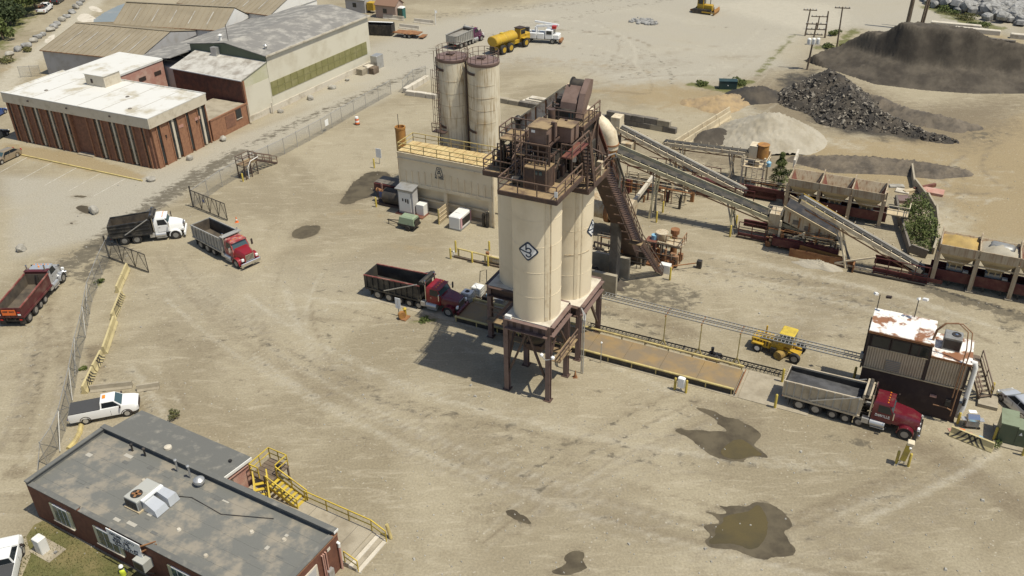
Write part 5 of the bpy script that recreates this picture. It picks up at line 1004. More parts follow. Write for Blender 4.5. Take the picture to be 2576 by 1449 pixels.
t.pipe('vent_pipe', 'white_paint', [(A1 + .1, B0 + .35, 5.95), (A1 + .3, B0 + .3, 6.0), (A1 + .4, B0 + .3, 5.6), (A1 + .4, B0 + .3, 1.6), (A1 + .3, B0 + .25, .9)], .2, 12); t.box('meter_box', 'grey_steel', A1 + .02, B0 + .15, .5, A1 + .3, B0 + .9, 2.0); t.box('window', 'glass', A1 + .005, 12.6, 4.3, A1 + .03, 13.4, 5.2)
for k in range(5): t.put('insulator', 'black_steel', t.mb().lathe((A1 + .35, B0 + .05, 0), [(.09, 1.9 + k * .15), (.13, 1.96 + k * .15), (.07, 2.02 + k * .15)], 8))
t.box('wall_box', 'brick_pink', 33.2, B0 - .1, 2.1, 33.7, B0 + .1, 2.25); t.pipe('drain_pipe', 'rust_rail', [(33.6, B0 - .06, 1.4), (34.6, B0 - .06, 1.4), (35.1, B0 - .06, 1.2)], .05); t.box('pump', 'black_steel', 34.4, B0 - .3, 1.7, 34.8, B0, 2.2)
for a, zt, tilt in ((27.75, 8.5, -.2), (30.7, 8.9, .3)):
    t.bar('lamp_pole', 'black_steel', (a, B1 - .1, 7.0), (a, B1 - .1, zt), .07); t.put('flood_lamp', 'white_gloss', t.mb().bar((a + tilt, B1 - .2, zt + .1), (a + tilt * 2.2, B1 - .4, zt + .2), .25, .18)); t.put('flood_lamp', 'trim_dark' if a < 28 else 'white_gloss', t.mb().bar((a + .5 if a < 28 else a - .1, B1 - .2, zt), (a + .9 if a < 28 else a + .05, B1 - .3, zt + .1), .25, .18))
t.pipe('service_mast', 'black_steel', [(27.55, B0 + .4, 3.0), (27.55, B0 + .4, 8.0)], .06); t.box('junction_box', 'grey_steel', 27.35, B0 + .2, 4.0, 27.62, B0 + .6, 4.5)
t.stair('wood', (37.6, 15.6, .35), (36.2, 17.5, 2.6), 1.1, Vector((.805, .593, 0)), n=8, rail_m='brown_rail'); t.box('stair_landing', 'wood', 35.4, 16.9, 2.5, 36.6, 18.4, 2.62); t.bar('landing_beam', 'wood', (35.4, 17.0, 2.5), (35.4, 14.9, 2.5), .3, .12); t.box('stair_block', 'concrete', 37.1, 14.6, 0, 38.6, 16.3, .33)
for q in ((35.6, 18.2), (36.4, 18.2), (36.4, 17.1)): t.bar('landing_post', 'wood', (*q, 0), (*q, 2.55), .12)
# ------------------------------------------------------------------ generic shell pieces for buildings, local axes x along the front, y back
def wall_windows(t, name, m, rects, y, depth=.12, frame='white_paint', bars=2, out=-1):
    for x0, z0, x1, z1 in rects:
        w_ = t.box(name, frame, x0, min(y, y + out * depth), z0, x1, max(y, y + out * depth), z1); yy = y + out * (depth + .012)
        n = bars
        for k in range(n): t.box('pane', m, x0 + .06 + (x1 - x0 - .06) * k / n, min(yy, yy + out * .01), z0 + .07, x0 + (x1 - x0 - .06) * (k + 1) / n, max(yy, yy + out * .01), z1 - .07, par=w_)
# ------------------------------------------------------------------ office with white roof (far left)
o = G(400.3, 426.6); rz = R(-25.6)
t = T('office_building', 'brick office with flat patchy white roof, pale fascia and slit windows', 'building', o, rz, base=(0, 0, 0))
W_, D_, ZT, ZF = 27.0, 10.7, 7.2, 5.85                   # front runs from x = -W to 0, side from y = 0 to D
t.box('wall', 'brick_office', -W_, .25, 0, -.25, D_, ZT - .3)
t.box('rear_wing', 'brick_pink', -W_ + .2, D_ + .01, 0, -W_ + 9.2, D_ + 10.6, ZT - .3)
for x0, y0, x1, y1 in ((-W_ - .35, -.25, .3, .0), (.05, .01, .3, D_), (-W_ - .35, .01, -W_ - .1, D_)): t.box('fascia', 'stone_panel', x0, y0, ZF, x1, y1, ZT - .02)
rf = t.box('roof', 'roof_white', -W_ - .3, -.2, ZT - .28, .25, D_ + .1, ZT); t.box('roof', 'roof_white', -W_ + .1, D_ + .11, ZT - .28, -W_ + 9.3, D_ + 10.7, ZT)
for x0, y0, x1, y1 in ((-W_ - .36, -.26, .31, -.1), (.15, -.09, .31, D_ + .1), (-W_ - .36, -.09, -W_ - .2, D_ + .0), (-W_ + 9.3, D_ + .0, .3, D_ + .16)): t.box('roof_edge', 'roof_white', x0, y0, ZT + .005, x1, y1, ZT + .12)
for k in range(6): t.box('membrane_seam', 'patch_pale', -W_ + 1 + k * 4.4, .1, ZT + .001, -W_ + 1.12 + k * 4.4, D_ - .1, ZT + .012)
for q in ((-22, 3), (-9, 5.5), (-5, 2)): t.put('roof_drain', 'concrete_dark', t.mb().lathe((q[0], q[1], 0), [(.3, ZT), (.2, ZT + .1), (.05, ZT + .12)], 12))
t.box('stair_head', 'stone_panel', -18.6, 7.2, ZT, -14.9, 10.2, ZT + 1.6, label='plain roof box'); t.box('stair_head_roof', 'roof_white', -18.7, 7.1, ZT + 1.61, -14.8, 10.3, ZT + 1.68); t.box('vent', 'trim_dark', -17.6, 7.16, ZT + .4, -17.2, 7.19, ZT + 1.0)
bays = []; x = -W_ + .3
edges = [-W_ + .2 + k * 3.22 for k in range(9)]
def bay(x0, x1, kind):
    if kind == 'brick': t.box('brick_panel', 'brick_office', x0, -.02, 0, x1, .24, ZF - .02)
    elif kind == 'win':
        w_ = t.box('window', 'trim_dark', x0 + .02, -.01, .35, x1 - .02, .24, ZF - .05); n = 3
        for k in range(n): t.box('pane', 'glass', x0 + .06, -.05, .45 + 1.75 * k, x1 - .06, -.015, .45 + 1.75 * k + 1.6, par=w_)
    elif kind == 'stone': t.box('stone_pilaster', 'stone_panel', x0, -.1, .15, x1, .24, ZF - .02)
    elif kind == 'pil': t.box('brick_pilaster', 'brick_lit', x0, -.17, 0, x1, .24, ZF - .02)
def run(x0, pat, scale=1.0):
    x = x0
    for k, wd in pat: bay(x, x + wd * scale, k); x += wd * scale
    return x
unit = [('pil', .2), ('brick', 1.1), ('pil', .2), ('win', .52), ('stone', .28), ('win', .53)]
x = run(-W_ - .05, [('pil', .3), ('win', .5)] + unit * 4)
x = run(x, [('pil', .3)])
xe = x; t.box('entrance_recess', 'brick_dark', x, .9, 0, x + 3.0, 1.0, ZF); dr = t.box('entrance_door', 'trim_dark', x + 1.3, .7, 0, x + 2.9, .88, ZF - .1)
for k in range(3): t.box('pane', 'glass', x + 1.42, .66, .2 + 1.85 * k, x + 2.0, .695, 1.9 + 1.85 * k, par=dr); t.box('pane', 'glass', x + 2.12, .66, .2 + 1.85 * k, x + 2.75, .695, 1.9 + 1.85 * k, par=dr)
t.box('step', 'concrete', x, -.5, 0, x + 3.0, .6, .15)
x = run(x + 3.0, unit * 3 + [('pil', .22), ('brick', 1.2), ('pil', .22), ('win', .42), ('pil', .25), ('brick', .5)]); xend = x
# the side facing the road, local y direction
def sbay(y0, y1, kind):
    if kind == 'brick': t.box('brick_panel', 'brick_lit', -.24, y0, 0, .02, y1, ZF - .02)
    elif kind == 'win':
        w_ = t.box('window', 'trim_dark', -.24, y0 + .03, .35, .0, y1 - .03, ZF - .05)
        for k in range(3): t.box('pane', 'glass', -.0, y0 + .07, .45 + 1.75 * k, .03, y1 - .07, .45 + 1.75 * k + 1.6, par=w_)
    elif kind == 'stone': t.box('stone_pilaster', 'stone_panel', -.24, y0, .15, .08, y1, ZF - .02)
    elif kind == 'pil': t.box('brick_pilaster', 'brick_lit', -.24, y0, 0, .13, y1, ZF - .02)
y = .25
for k, wd in [('brick', .75), ('pil', .15), ('win', .55), ('pil', .15), ('brick', 1.5), ('pil', .15), ('win', .5), ('stone', .4), ('win', .6), ('pil', .15), ('brick', 1.55), ('pil', .15), ('win', .55), ('pil', .15), ('brick', 1.55), ('pil', .15), ('win', .5), ('stone', .4), ('win', .65), ('pil', .2)]: sbay(y, y + wd * .95, k); y += wd * .95
for y0 in (2.4, 8.3): t.bar('wall_lamp', 'trim_dark', (.1, y0, 3.7), (.1, y0, 4.1), .16)
for y0 in (5.2, 8.5): t.box('name_plate', 'brick_pink', .03, y0 - .4, 4.1, .07, y0 + .6, 4.5)
for q in (-22.0, -14.5, -6.5): t.bar('roof_lamp', 'trim_dark', (q, -.35, ZF + .75), (q, -.28, ZF + .95), .2)
for k in range(3): t.box('slit_window', 'trim_dark', -W_ + 9.2, D_ + 2.0 + 3.2 * k, 5.0, -W_ + 9.26, D_ + 3.4 + 3.2 * k, 5.6)
# low brick annex beside it
t2 = T('brick_annex', 'low brick annex with flat roof and one window beside the road', 'building', o, rz)
y0, y1 = D_ + .2, D_ + 8.2
t2.box('wall', 'brick_lit', -6.5, y0, 0, .0, y1, 3.0); t2.box('roof', 'concrete', -6.4, y0 + .1, 3.01, -.15, y1 - .1, 3.06); t2.box('parapet', 'brick_lit', -.14, y0, 3.0, .06, y1, 3.2)
w_ = t2.box('window', 'trim_dark', .0, y1 - 2.7, 1.5, .05, y1 - 1.5, 2.9); t2.box('pane', 'glass', .05, y1 - 2.62, 1.58, .07, y1 - 1.58, 2.82, par=w_); t2.bar('window_sill', 'concrete_pale', (.05, y1 - 2.75, 1.47), (.05, y1 - 1.45, 1.47), .14, .08, par=w_)
t2.box('door_panel', 'brick_office', .0, y0 + 3.0, .8, .04, y0 + 5.0, 2.7); a_ = t2.bbox('air_conditioner', 'white_paint', -5.3, y0 + 1.0, 3.07, -4.3, y0 + 2.0, 3.8, .05); t2.box('grille', 'black_steel', -5.25, y0 + .96, 3.15, -4.35, y0 + .985, 3.7, par=a_); t2.tube('vent', 'white_paint', (-3.4, y0 + 3, 3.06), (-3.4, y0 + 3, 3.9), .12)
t2.pipe('drain_pipe', 'concrete', [(.15, y1 - .15, 2.9), (.15, y1 - .15, .4), (.5, y1 - .3, .15)], .09)
# ------------------------------------------------------------------ big warehouse with olive translucent panels
p, q = G(628, 308), G(936, 165); rz = angle(p, q); HEX = [(0, 1, 2, 3), (4, 5, 6, 7), (0, 1, 5, 4), (1, 2, 6, 5), (2, 3, 7, 6), (3, 0, 4, 7)]
def slab(t, name, m, a, b, ya, za, yb, zb, th=.1, par=None):
    return t.put(name, m, t.mb().add([(a, ya, za), (b, ya, za), (b, yb, zb), (a, yb, zb), (a, ya, za + th), (b, ya, za + th), (b, yb, zb + th), (a, yb, zb + th)], HEX), par)
t = T('warehouse', 'large cream warehouse with grey stained roof and long olive panel strip', 'building', p, rz)
L_ = (q - p).length; XM = 5.5; Hh, HR, DW = 8.75, 9.75, 15.6                # long wall along x, building lies to +y
t.box('wall', 'wall_cream', XM, 0, 0, L_, DW, Hh - .1)
t.put('gable', 'wall_cream', t.mb().prx([(0, Hh - .11), (DW, Hh - .11), (DW / 2, HR - .1)], L_ - .3, L_ - .05)); t.put('gable', 'green_box', t.mb().prx([(0, Hh - 1.2), (DW, Hh - 1.2), (DW, Hh - .11), (DW / 2, HR - .1), (0, Hh - .11)], XM - .12, XM + .1))
for k in range(12):
    a, b = XM - .3 + k * (L_ - XM + .6) / 12, XM - .32 + (k + 1) * (L_ - XM + .6) / 12
    slab(t, 'roof_sheet', 'roof_old', a, b, -.3, Hh - .09, DW / 2, HR); slab(t, 'roof_sheet', 'roof_old', a, b, DW + .3, Hh - .09, DW / 2, HR)
t.bar('gutter', 'concrete_pale', (XM - .3, -.34, Hh - .02), (L_ + .3, -.34, Hh - .02), .1, .26)
x0, x1 = XM + .1, L_ - 1.0; n = 16
for k in range(n):
    for r_ in range(2): t.box('olive_pane', 'panel_olive', x0 + (x1 - x0) * k / n + .03, -.06, 2.4 + r_ * 1.1, x0 + (x1 - x0) * (k + 1) / n - .03, .0, 3.46 + r_ * 1.1)
t.box('plinth', 'concrete_pale', -.02, -.1, 0, L_ + .05, .0, .9); t.put('roof_vent', 'galv', t.mb().lathe((XM + 2, 1.6, 0), [(.22, Hh), (.22, Hh + .7), (.36, Hh + .8), (.1, Hh + 1.05)], 12), smooth=True); t.put('roof_vent', 'white_paint', t.mb().lathe((XM + 1.2, 10, 0), [(.22, Hh), (.22, HR + .5), (.36, HR + .6), (.1, HR + .8)], 12), smooth=True)
t.bar('mast', 'black_steel', (XM + .8, 8, HR), (XM + .8, 8, HR + 2.6), .06); t.tube('bollard', 'concrete_pale', (4.6, -.6, 0), (4.6, -.6, 1.8), .12)
t = T('lean_to', 'dark brick lean-to with stained pale sloping metal roof at the warehouse end', 'building', p, rz)
t.box('wall', 'brick_dark', .05, .22, 0, XM - .15, DW - 1.2, 6.5); t.box('end_wall', 'wall_cream', .0, .02, 0, XM - .02, .2, 5.3); t.put('end_panel', 'panel_pale', t.mb().pry([(.0, 5.31), (XM - .02, 5.31), (XM - .02, 7.7), (.0, 6.45)], .04, .2)); t.box('corner_pier', 'brick_lit', -.02, .0, 0, .3, .34, 6.4)
for k in range(10):
    y0, y1 = -.1 + k * (DW - 1.0) / 10, -.12 + (k + 1) * (DW - 1.0) / 10
    t.put('roof_sheet', 'roof_lean', t.mb().add([(-.3, y0, 6.5), (-.3, y1, 6.5), (XM - .13, y1, 7.78), (XM - .13, y0, 7.78), (-.3, y0, 6.6), (-.3, y1, 6.6), (XM - .13, y1, 7.88), (XM - .13, y0, 7.88)], HEX))
t.bar('gutter', 'white_paint', (-.36, -.1, 6.52), (-.36, DW - 1.1, 6.52), .12, .14); t.box('cooler', 'galv', XM - 1.0, 9.2, 7.6, XM - .16, 10.3, 9.0)
t = T('warehouse', 'older warehouse bay with dark weathered roof squeezed between the sheds and the cream one', 'building', p, rz)
t.box('wall', 'wall_grey', 1.6, DW + .5, 0, L_ - 2, DW + 9.6, 5.8)
for k in range(10):
    a, b = 1.2 + k * (L_ - 2.8) / 10, 1.18 + (k + 1) * (L_ - 2.8) / 10; slab(t, 'roof_sheet', 'roof_old', a, b, DW + 10.0, 5.85, DW + .35, 7.4)
# ------------------------------------------------------------------ metal storage sheds with tan ribbed roofs
def shed(label, eave_l, eave_r, ridge_l, ridge_r, he, hr, wall, gable_d=True):
    """eave pixels at height he, ridge pixels at height hr (roof slope facing the camera)"""
    e0, e1, r0, r1 = G(*eave_l, he), G(*eave_r, he), G(*ridge_l, hr), G(*ridge_r, hr); rz = angle(e0, e1); o = Vector((e0.x, e0.y, 0)); L = (e1 - e0).length
    u = Vector((math.cos(rz), math.sin(rz), 0)); v = Vector((-math.sin(rz), math.cos(rz), 0)); dp = ((r0 + r1) / 2 - (e0 + e1) / 2).dot(v)
    t = T('storage_shed', label, 'building', o, rz, 'tan roofed metal sheds behind the office')
    t.box('wall', wall, .25, .25, 0, L - .25, 2 * dp - .25, he - .1)
    for x in (.2, L - .2): t.put('gable', wall, t.mb().prx([(.3, he - .11), (2 * dp - .3, he - .11), (dp, hr - .14)], x - .1, x + .1))
    n = int(L / 1.1)
    for k in range(n):
        a, b = k * L / n, (k + 1) * L / n - .03
        for ya, yb in ((0, dp), (2 * dp, dp)):
            m = t.mb()
            for z0, z1, aa, bb in ((0, .05, a, b), (.05, .12, a, a + .09)): m.add([(aa, ya, he + z0), (bb, ya, he + z0), (bb, yb, hr + z0), (aa, yb, hr + z0), (aa, ya, he + z1), (bb, ya, he + z1), (bb, yb, hr + z1), (aa, yb, hr + z1)], [(0, 1, 2, 3), (4, 5, 6, 7), (0, 1, 5, 4), (1, 2, 6, 5), (2, 3, 7, 6), (3, 0, 4, 7)])
            t.put('roof_sheet', 'roof_tan', m)
    t.bar('ridge_cap', 'roof_tan', (0, dp, hr + .1), (L, dp, hr + .1), .5, .1); t.bar('gutter', 'rust_rail', (0, -.05, he), (L, -.05, he), .12, .14)
    for k in range(1, 6): t.put('skylight_strip', 'roof_lean', t.mb().add([(L * k / 6, dp * .2, he + (hr - he) * .2 + .13), (L * k / 6 + .16, dp * .2, he + (hr - he) * .2 + .13), (L * k / 6 + .16, dp * .75, he + (hr - he) * .75 + .13), (L * k / 6, dp * .75, he + (hr - he) * .75 + .13)], [(0, 1, 2, 3)]))
    return t
shed('tan ribbed roof shed with grey walls, nearest behind the white office roof', (100, 127), (345, 152), (183, 58), (428, 78), 4.3, 6.6, 'wall_grey')
shed('tan ribbed roof shed with white gable, second behind the office', (283, 62), (560, 78), (350, 5), (597, 22), 5.2, 8.0, 'wall_white')
shed('tan roof shed with bright white walls at the top edge of the yard', (445, 8), (678, 40), (500, -38), (722, -22), 6.0, 8.4, 'wall_white')
# ------------------------------------------------------------------ foreground brick building with flat grey roof
FB = Vector((-32.17, 54.04, 0)); FR = R(-29.6)
t = T('brick_office', 'long low brick building with weathered grey flat roof in the near corner', 'building', FB, FR)
X0, X1, Y0, Y1, ZP, ZR = .45, 23.2, -6.95, 0.0, 3.58, 3.12
t.box('wall', 'brick_front', X0, Y0, -.3, X1, Y1, ZR - .05); t.box('roof', 'roof_grey', X0 + .2, Y0 + .2, ZR - .04, X1 - .2, Y1 - .2, ZR)
t.box('parapet', 'brick_lit', X1 - .19, Y0, ZR - .04, X1 + .02, Y1 + .01, ZP - .32); t.box('coping', 'roof_rolled', X1 - .35, Y0 - .03, ZP - .31, X1 + .06, Y1 - .46, ZP - .24)
t.box('parapet', 'roof_rolled', X0, Y1 - .2, ZR - .04, X1, Y1, ZP - .04); t.box('coping', 'roof_rolled', X0 - .06, Y1 - .36, ZP - .03, X1 + .05, Y1 + .06, ZP + .05); t.box('coping_end', 'white_paint', X1 + .06, Y1 - .36, ZP - .12, X1 + .1, Y1 + .06, ZP + .06)
t.box('parapet', 'roof_rolled', X0, Y0, ZR - .04, X0 + .2, Y1 - .21, ZP - .1); t.box('coping', 'roof_rolled', X0 - .05, Y0 - .05, ZP - .09, X0 + .3, Y1 - .37, ZP - .01)
t.box('parapet', 'brick_front', X0 + .21, Y0, ZR - .04, X1 - .2, Y0 + .2, ZR + .12); t.box('coping', 'roof_rolled', X0 + .31, Y0 - .06, ZR + .13, 5.9, Y0 + .35, ZR + .2); t.box('coping', 'roof_rolled', 6.1, Y0 - .06, ZR + .13, X1 - .36, Y0 + .35, ZR + .2)
rq = np.random.default_rng(17)
for k in range(5):
    x = X0 + .3
    while x < X1 - 1: l = rq.uniform(1.5, 4.5); t.box('roof_seam', 'roof_grey', x, Y0 + 1.1 + k * 1.15 + rq.normal(0, .02), ZR + .001, min(X1 - .3, x + l - .02), Y0 + 1.2 + k * 1.15, ZR + .012); x += l
for k in range(26): x, y = rq.uniform(X0 + 1, X1 - 1.5), rq.uniform(Y0 + .6, Y1 - .8); t.box('roof_patch', ('roof_rolled', 'patch_pale', 'roof_grey')[k % 3], x, y, ZR + .013, x + rq.uniform(.15, .9), y + rq.uniform(.08, .4), ZR + .02)
t.pipe('roof_cable', 'black_steel', [(9.9, -3.0, ZR + .04), (12, -2.2, ZR + .04), (15, -2.4, ZR + .04), (18.5, -1.0, ZR + .04)], .03, 5)
wins = [(2.75, 4.95), (7.35, 10.1), (14.6, 17.0), (19.3, 21.8)]
for a, b in wins:
    w_ = t.box('window', 'white_paint', a + .35, Y0 - .1, .95, b - .35, Y0 - .002, 2.55); n = 3; ww = (b - a - .7) / n
    for k in range(n):
        for z0, z1 in ((1.02, 1.72), (1.78, 2.48)): t.box('pane', 'glass_teal', a + .41 + ww * k, Y0 - .13, z0, a + .29 + ww * (k + 1), Y0 - .102, z1, par=w_)
    for q in (a, b - .3): t.box('shutter', 'panel_pale', q, Y0 - .09, .95, q + .3, Y0 - .002, 2.55)
    t.bar('window_sill', 'concrete_pale', (a, Y0 - .08, .9), (b, Y0 - .08, .9), .2, .08, par=w_)
w_ = t.box('window', 'concrete_pale', X1 + .002, -4.2, .9, X1 + .08, -2.3, 2.5, label='white framed window in the lit end wall'); 
for z0, z1 in ((1.02, 1.66), (1.74, 2.38)): t.box('pane', 'wall_grey', X1 + .082, -4.0, z0, X1 + .1, -2.5, z1, par=w_)
for y in (-1.75, -1.6, -1.4): t.pipe('wall_pipe', 'brick_pink', [(X1 - .01, y, 2.75), (X1 + .1, y, 2.75), (X1 + .1, y, -.2)], .05)
t.pipe('down_pipe', 'brick_pink', [(X1 + .12, -.15, 2.1), (X1 + .12, -.15, 0)], .09); t.put('pipe_elbow', 'white_paint', t.mb().pipe([(X1 + .0, -.15, 2.5), (X1 + .16, -.15, 2.45), (X1 + .13, -.15, 2.1)], .1)); t.box('electric_box', 'galv', X1 + .03, -1.6, .3, X1 + .3, -1.1, 1.1); t.box('vent_hole', 'concrete_pale', X1 + .03, -1.2, 2.55, X1 + .06, -.9, 2.8)
# rooftop plant
ac = t.bbox('air_conditioner', 'hvac_grey', 8.6, -5.0, ZR + .12, 9.9, -2.9, ZR + 1.0, .04, label='pale rooftop air conditioner with round fan grille'); t.box('curb', 'timber_pale', 8.5, -5.1, ZR, 10.0, -2.8, ZR + .12, par=ac)
t.put('fan_ring', 'black_steel', t.mb().lathe((9.25, -4.4, 0), [(.42, ZR + 1.0), (.42, ZR + 1.04), (.36, ZR + 1.04), (.34, ZR + 1.005)], 20), par=ac); 
for k in range(4): t.bar('fan_blade', 'rust', (9.25, -4.4, ZR + 1.03), (9.25 + .34 * math.cos(k * 1.57 + .4), -4.4 + .34 * math.sin(k * 1.57 + .4), ZR + 1.03), .16, .02, par=ac)
for k in range(3): t.box('coil_grille', 'black_steel', 8.66 + k * .4, -5.03, ZR + .2, 9.0 + k * .4, -5.005, ZR + .85, par=ac)
t.box('coil_grille', 'grey_steel', 9.905, -4.95, ZR + .2, 9.93, -4.2, ZR + .85, par=ac)
d1 = t.put('duct_hood', 'duct_metal', t.mb().loft([[(9.95, -4.7, ZR + .05), (11.4, -4.75, ZR + .05), (11.4, -3.7, ZR + .05), (9.95, -3.75, ZR + .05)], [(9.95, -4.6, ZR + .85), (11.2, -4.7, ZR + .5), (11.2, -3.75, ZR + .5), (9.95, -3.8, ZR + .85)]])); t.put('duct_hood', 'duct_metal', t.mb().loft([[(9.95, -3.6, ZR + .05), (11.4, -3.6, ZR + .05), (11.4, -2.7, ZR + .05), (9.95, -2.9, ZR + .05)], [(9.95, -3.5, ZR + .95), (11.2, -3.5, ZR + .65), (11.2, -2.75, ZR + .65), (9.95, -2.95, ZR + .95)]]))
t.box('duct_flange', 'white_gloss', 9.94, -4.7, ZR + .86, 10.2, -2.9, ZR + .98)
for (x, y), h, m in zip(((4.32, -.75), (5.63, -.7), (9.05, -.72), (10.4, -.78)), (.55, .65, 1.0, 1.05), ('black_steel', 'black_steel', 'galv', 'galv')):
    pp = t.tube('vent_pipe', m, (x, y, ZR), (x, y, ZR + h), .07); t.put('vent_cap', m, t.mb().lathe((x, y, 0), [(.05, ZR + h), (.13, ZR + h + .03), (.12, ZR + h + .12), (.03, ZR + h + .16)], 10), par=pp, smooth=True)
dm = t.put('mushroom_vent', 'galv', t.mb().lathe((11.5, -.95, 0), [(.26, ZR), (.26, ZR + .25), (.42, ZR + .3), (.40, ZR + .5), (.2, ZR + .66), (.02, ZR + .7)], 20), smooth=True)
for x, y in ((7.6, -2.6), (18.0, -2.6), (13.5, -4.8), (16.8, -5.6), (20.4, -2.1)): t.put('roof_drain', 'concrete_pale', t.mb().lathe((x, y, 0), [(.17, ZR), (.12, ZR + .12), (.07, ZR + .13)], 12))
t.put('tool_bucket', 'rust', t.mb().lathe((8.0, -3.3, 0), [(.1, ZR), (.14, ZR + .3)], 8))
# wall air conditioner on bracket and porch light
wa = t.box('wall_air_conditioner', 'hvac_grey', 12.0, Y0 - .75, 1.5, 13.0, Y0 - .01, 2.3, label='boxy wall air conditioner on a bracket'); t.box('grille', 'black_steel', 12.08, Y0 - .78, 1.58, 12.92, Y0 - .755, 2.2, par=wa); t.bar('bracket', 'black_steel', (12.1, Y0 - .6, 1.4), (12.1, Y0 - .05, .7), .07, par=wa); t.bar('bracket', 'black_steel', (12.9, Y0 - .6, 1.4), (12.9, Y0 - .05, .7), .07, par=wa); t.put('wall_lamp', 'white_gloss', t.mb().lathe((11.7, Y0 - .2, 0), [(.05, 2.5), (.16, 2.6), (.14, 2.8), (.03, 2.85)], 10), smooth=True)
# hanging sign on the front edge
t = T('wall_sign', 'small white two line notice board on a bracket at the roof edge', 'sign', FB + Vector((0, 0, 0)), FR)
t.box('board', 'sign_white', 9.3, Y0 - .32, 2.15, 12.55, Y0 - .27, 3.5); t.bar('bracket', 'rust', (12.6, Y0 - .3, 3.4), (13.2, Y0 + .5, ZR + .3), .07); t.bar('bracket', 'rust', (12.6, Y0 - .3, 2.9), (13.2, Y0 + .5, ZR + .05), .07); t.bar('bracket', 'rust', (9.4, Y0 - .27, 3.3), (9.4, Y0 + .02, 3.2), .07)
for z, tx, x in ((3.1, 'INTURE (231)', 9.55), (2.78, 'ROOFING', 9.95), (2.5, 'SUPPLY PLANT', 9.75), (2.22, '904-2321198', 9.85)): write(t, 'navy', tx, (x, Y0 - .33, z), (1, 0, 0), (0, 0, 1), .2, .045, gap=.3, aspect=.75)
# lower wing behind, painted pink
t = T('pink_wing', 'low rear wing with grey rolled roof and pink painted end wall', 'building', FB, FR)
X0, X1, Y0w, Y1w = .45, 12.2, .1, 3.35
t.box('wall', 'brick_pink', X0 + .1, Y0w, -.2, X1 - .1, Y1w - .1, 2.55)
nn = 4
for k in range(nn): t.put('roof_strip', 'roof_rolled', t.mb().add([(X0, Y0w - .04 + (Y1w - Y0w) * k / nn, 2.98 - .09 * k), (X1, Y0w - .04 + (Y1w - Y0w) * k / nn, 2.98 - .09 * k), (X1, Y0w + (Y1w - Y0w) * (k + 1) / nn, 2.9 - .09 * k), (X0, Y0w + (Y1w - Y0w) * (k + 1) / nn, 2.9 - .09 * k), (X0, Y0w - .04 + (Y1w - Y0w) * k / nn, 2.78 - .09 * k), (X1, Y0w - .04 + (Y1w - Y0w) * k / nn, 2.78 - .09 * k), (X1, Y0w + (Y1w - Y0w) * (k + 1) / nn, 2.7 - .09 * k), (X0, Y0w + (Y1w - Y0w) * (k + 1) / nn, 2.7 - .09 * k)], HEX))
t.bar('fascia', 'white_paint', (X1 + .05, Y0w, 2.78), (X1 + .05, Y1w, 2.48), .08, .24); t.box('door', 'wood', X1 - .09, .5, 0, X1 - .05, 1.4, 2.05); t.box('door_step', 'concrete', X1 - .09, .3, 0, X1 + .6, 1.6, .3); t.bar('downpipe_bar', 'brick_pink', (X1 - .02, .4, 2.3), (X1 - .02, 3.0, 2.1), .08); t.put('roof_vent', 'concrete_pale', t.mb().lathe((6.2, .9, 0), [(.3, 2.9), (.28, 3.05), (.1, 3.12)], 14), smooth=True); t.box('cable_box', 'black_steel', 11.3, 2.0, 2.85, 11.5, 2.2, 2.98)
# yellow stairs and terrace
t = T('yellow_stairs', 'yellow railed steel stairs and landing beside the pink wing', 'stairs', FB, FR)
t.box('landing', 'wood', 12.5, 2.7, 1.35, 14.4, 4.9, 1.45); t.stair('yellow_paint', (17.2, 3.0, .35), (14.4, 3.0, 1.4), 1.1, (0, 1, 0), n=7, rail_m='yellow_paint'); t.stair('yellow_paint', (15.4, .9, .3), (13.6, 2.7, 1.4), 1.0, Vector((.7, .7, 0)), n=6, rail_m='yellow_paint')
for q in ((12.6, 2.8), (14.3, 2.8), (12.6, 4.8), (14.3, 4.8)): t.bar('leg', 'wood', (*q, 0), (*q, 1.4), .12)
t.rail('yellow_paint', [(12.55, 2.75, 1.45), (12.55, 4.85, 1.45), (14.35, 4.85, 1.45), (14.35, 3.6, 1.45)], step=1.1, r=.036); t.rail('yellow_paint', [(12.55, 2.75, 1.45), (13.4, 2.75, 1.45)], step=1.1)
for k in range(6): t.box('deck_plank', 'wood', 12.5, 2.7 + k * .37, 1.455, 14.4, 3.03 + k * .37, 1.49)
t.box('lamp_box', 'black_steel', 13.9, 4.0, 1.5, 14.2, 4.3, 2.0)
t = T('terrace', 'concrete terrace with yellow handrail and broad steps by the brick building', 'terrace', FB, FR)
t.box('slab', 'concrete', 12.4, .02, 0, 23.35, 3.35, .42); 
for k in range(4): t.box('tread', 'concrete_pale' if k % 2 else 'concrete', 23.36 + k * .32, .05, 0, 23.67 + k * .32, 3.3, .34 - .085 * k)
t.rail('yellow_paint', [(17.2, 3.3, .4), (23.3, 3.3, .4), (24.6, 3.2, .05)], step=2.0, r=.038); t.rail('yellow_paint', [(23.4, .1, .4), (24.5, .1, .05)], step=1.0, r=.036)
for k in range(5): t.box('joint', 'concrete_dark', 14.5 + k * 1.9, .1, .421, 14.53 + k * 1.9, 3.3, .425)
mp = MB(); mp.tube((0, 0, 0), (-.25, .25, 1.15), .13, 12); o = one('leaning_post', 'yellow_faded', mp, 'leaning faded yellow post at the end of the terrace steps', 'bollard', loc=G(984, 1355), smooth=True)
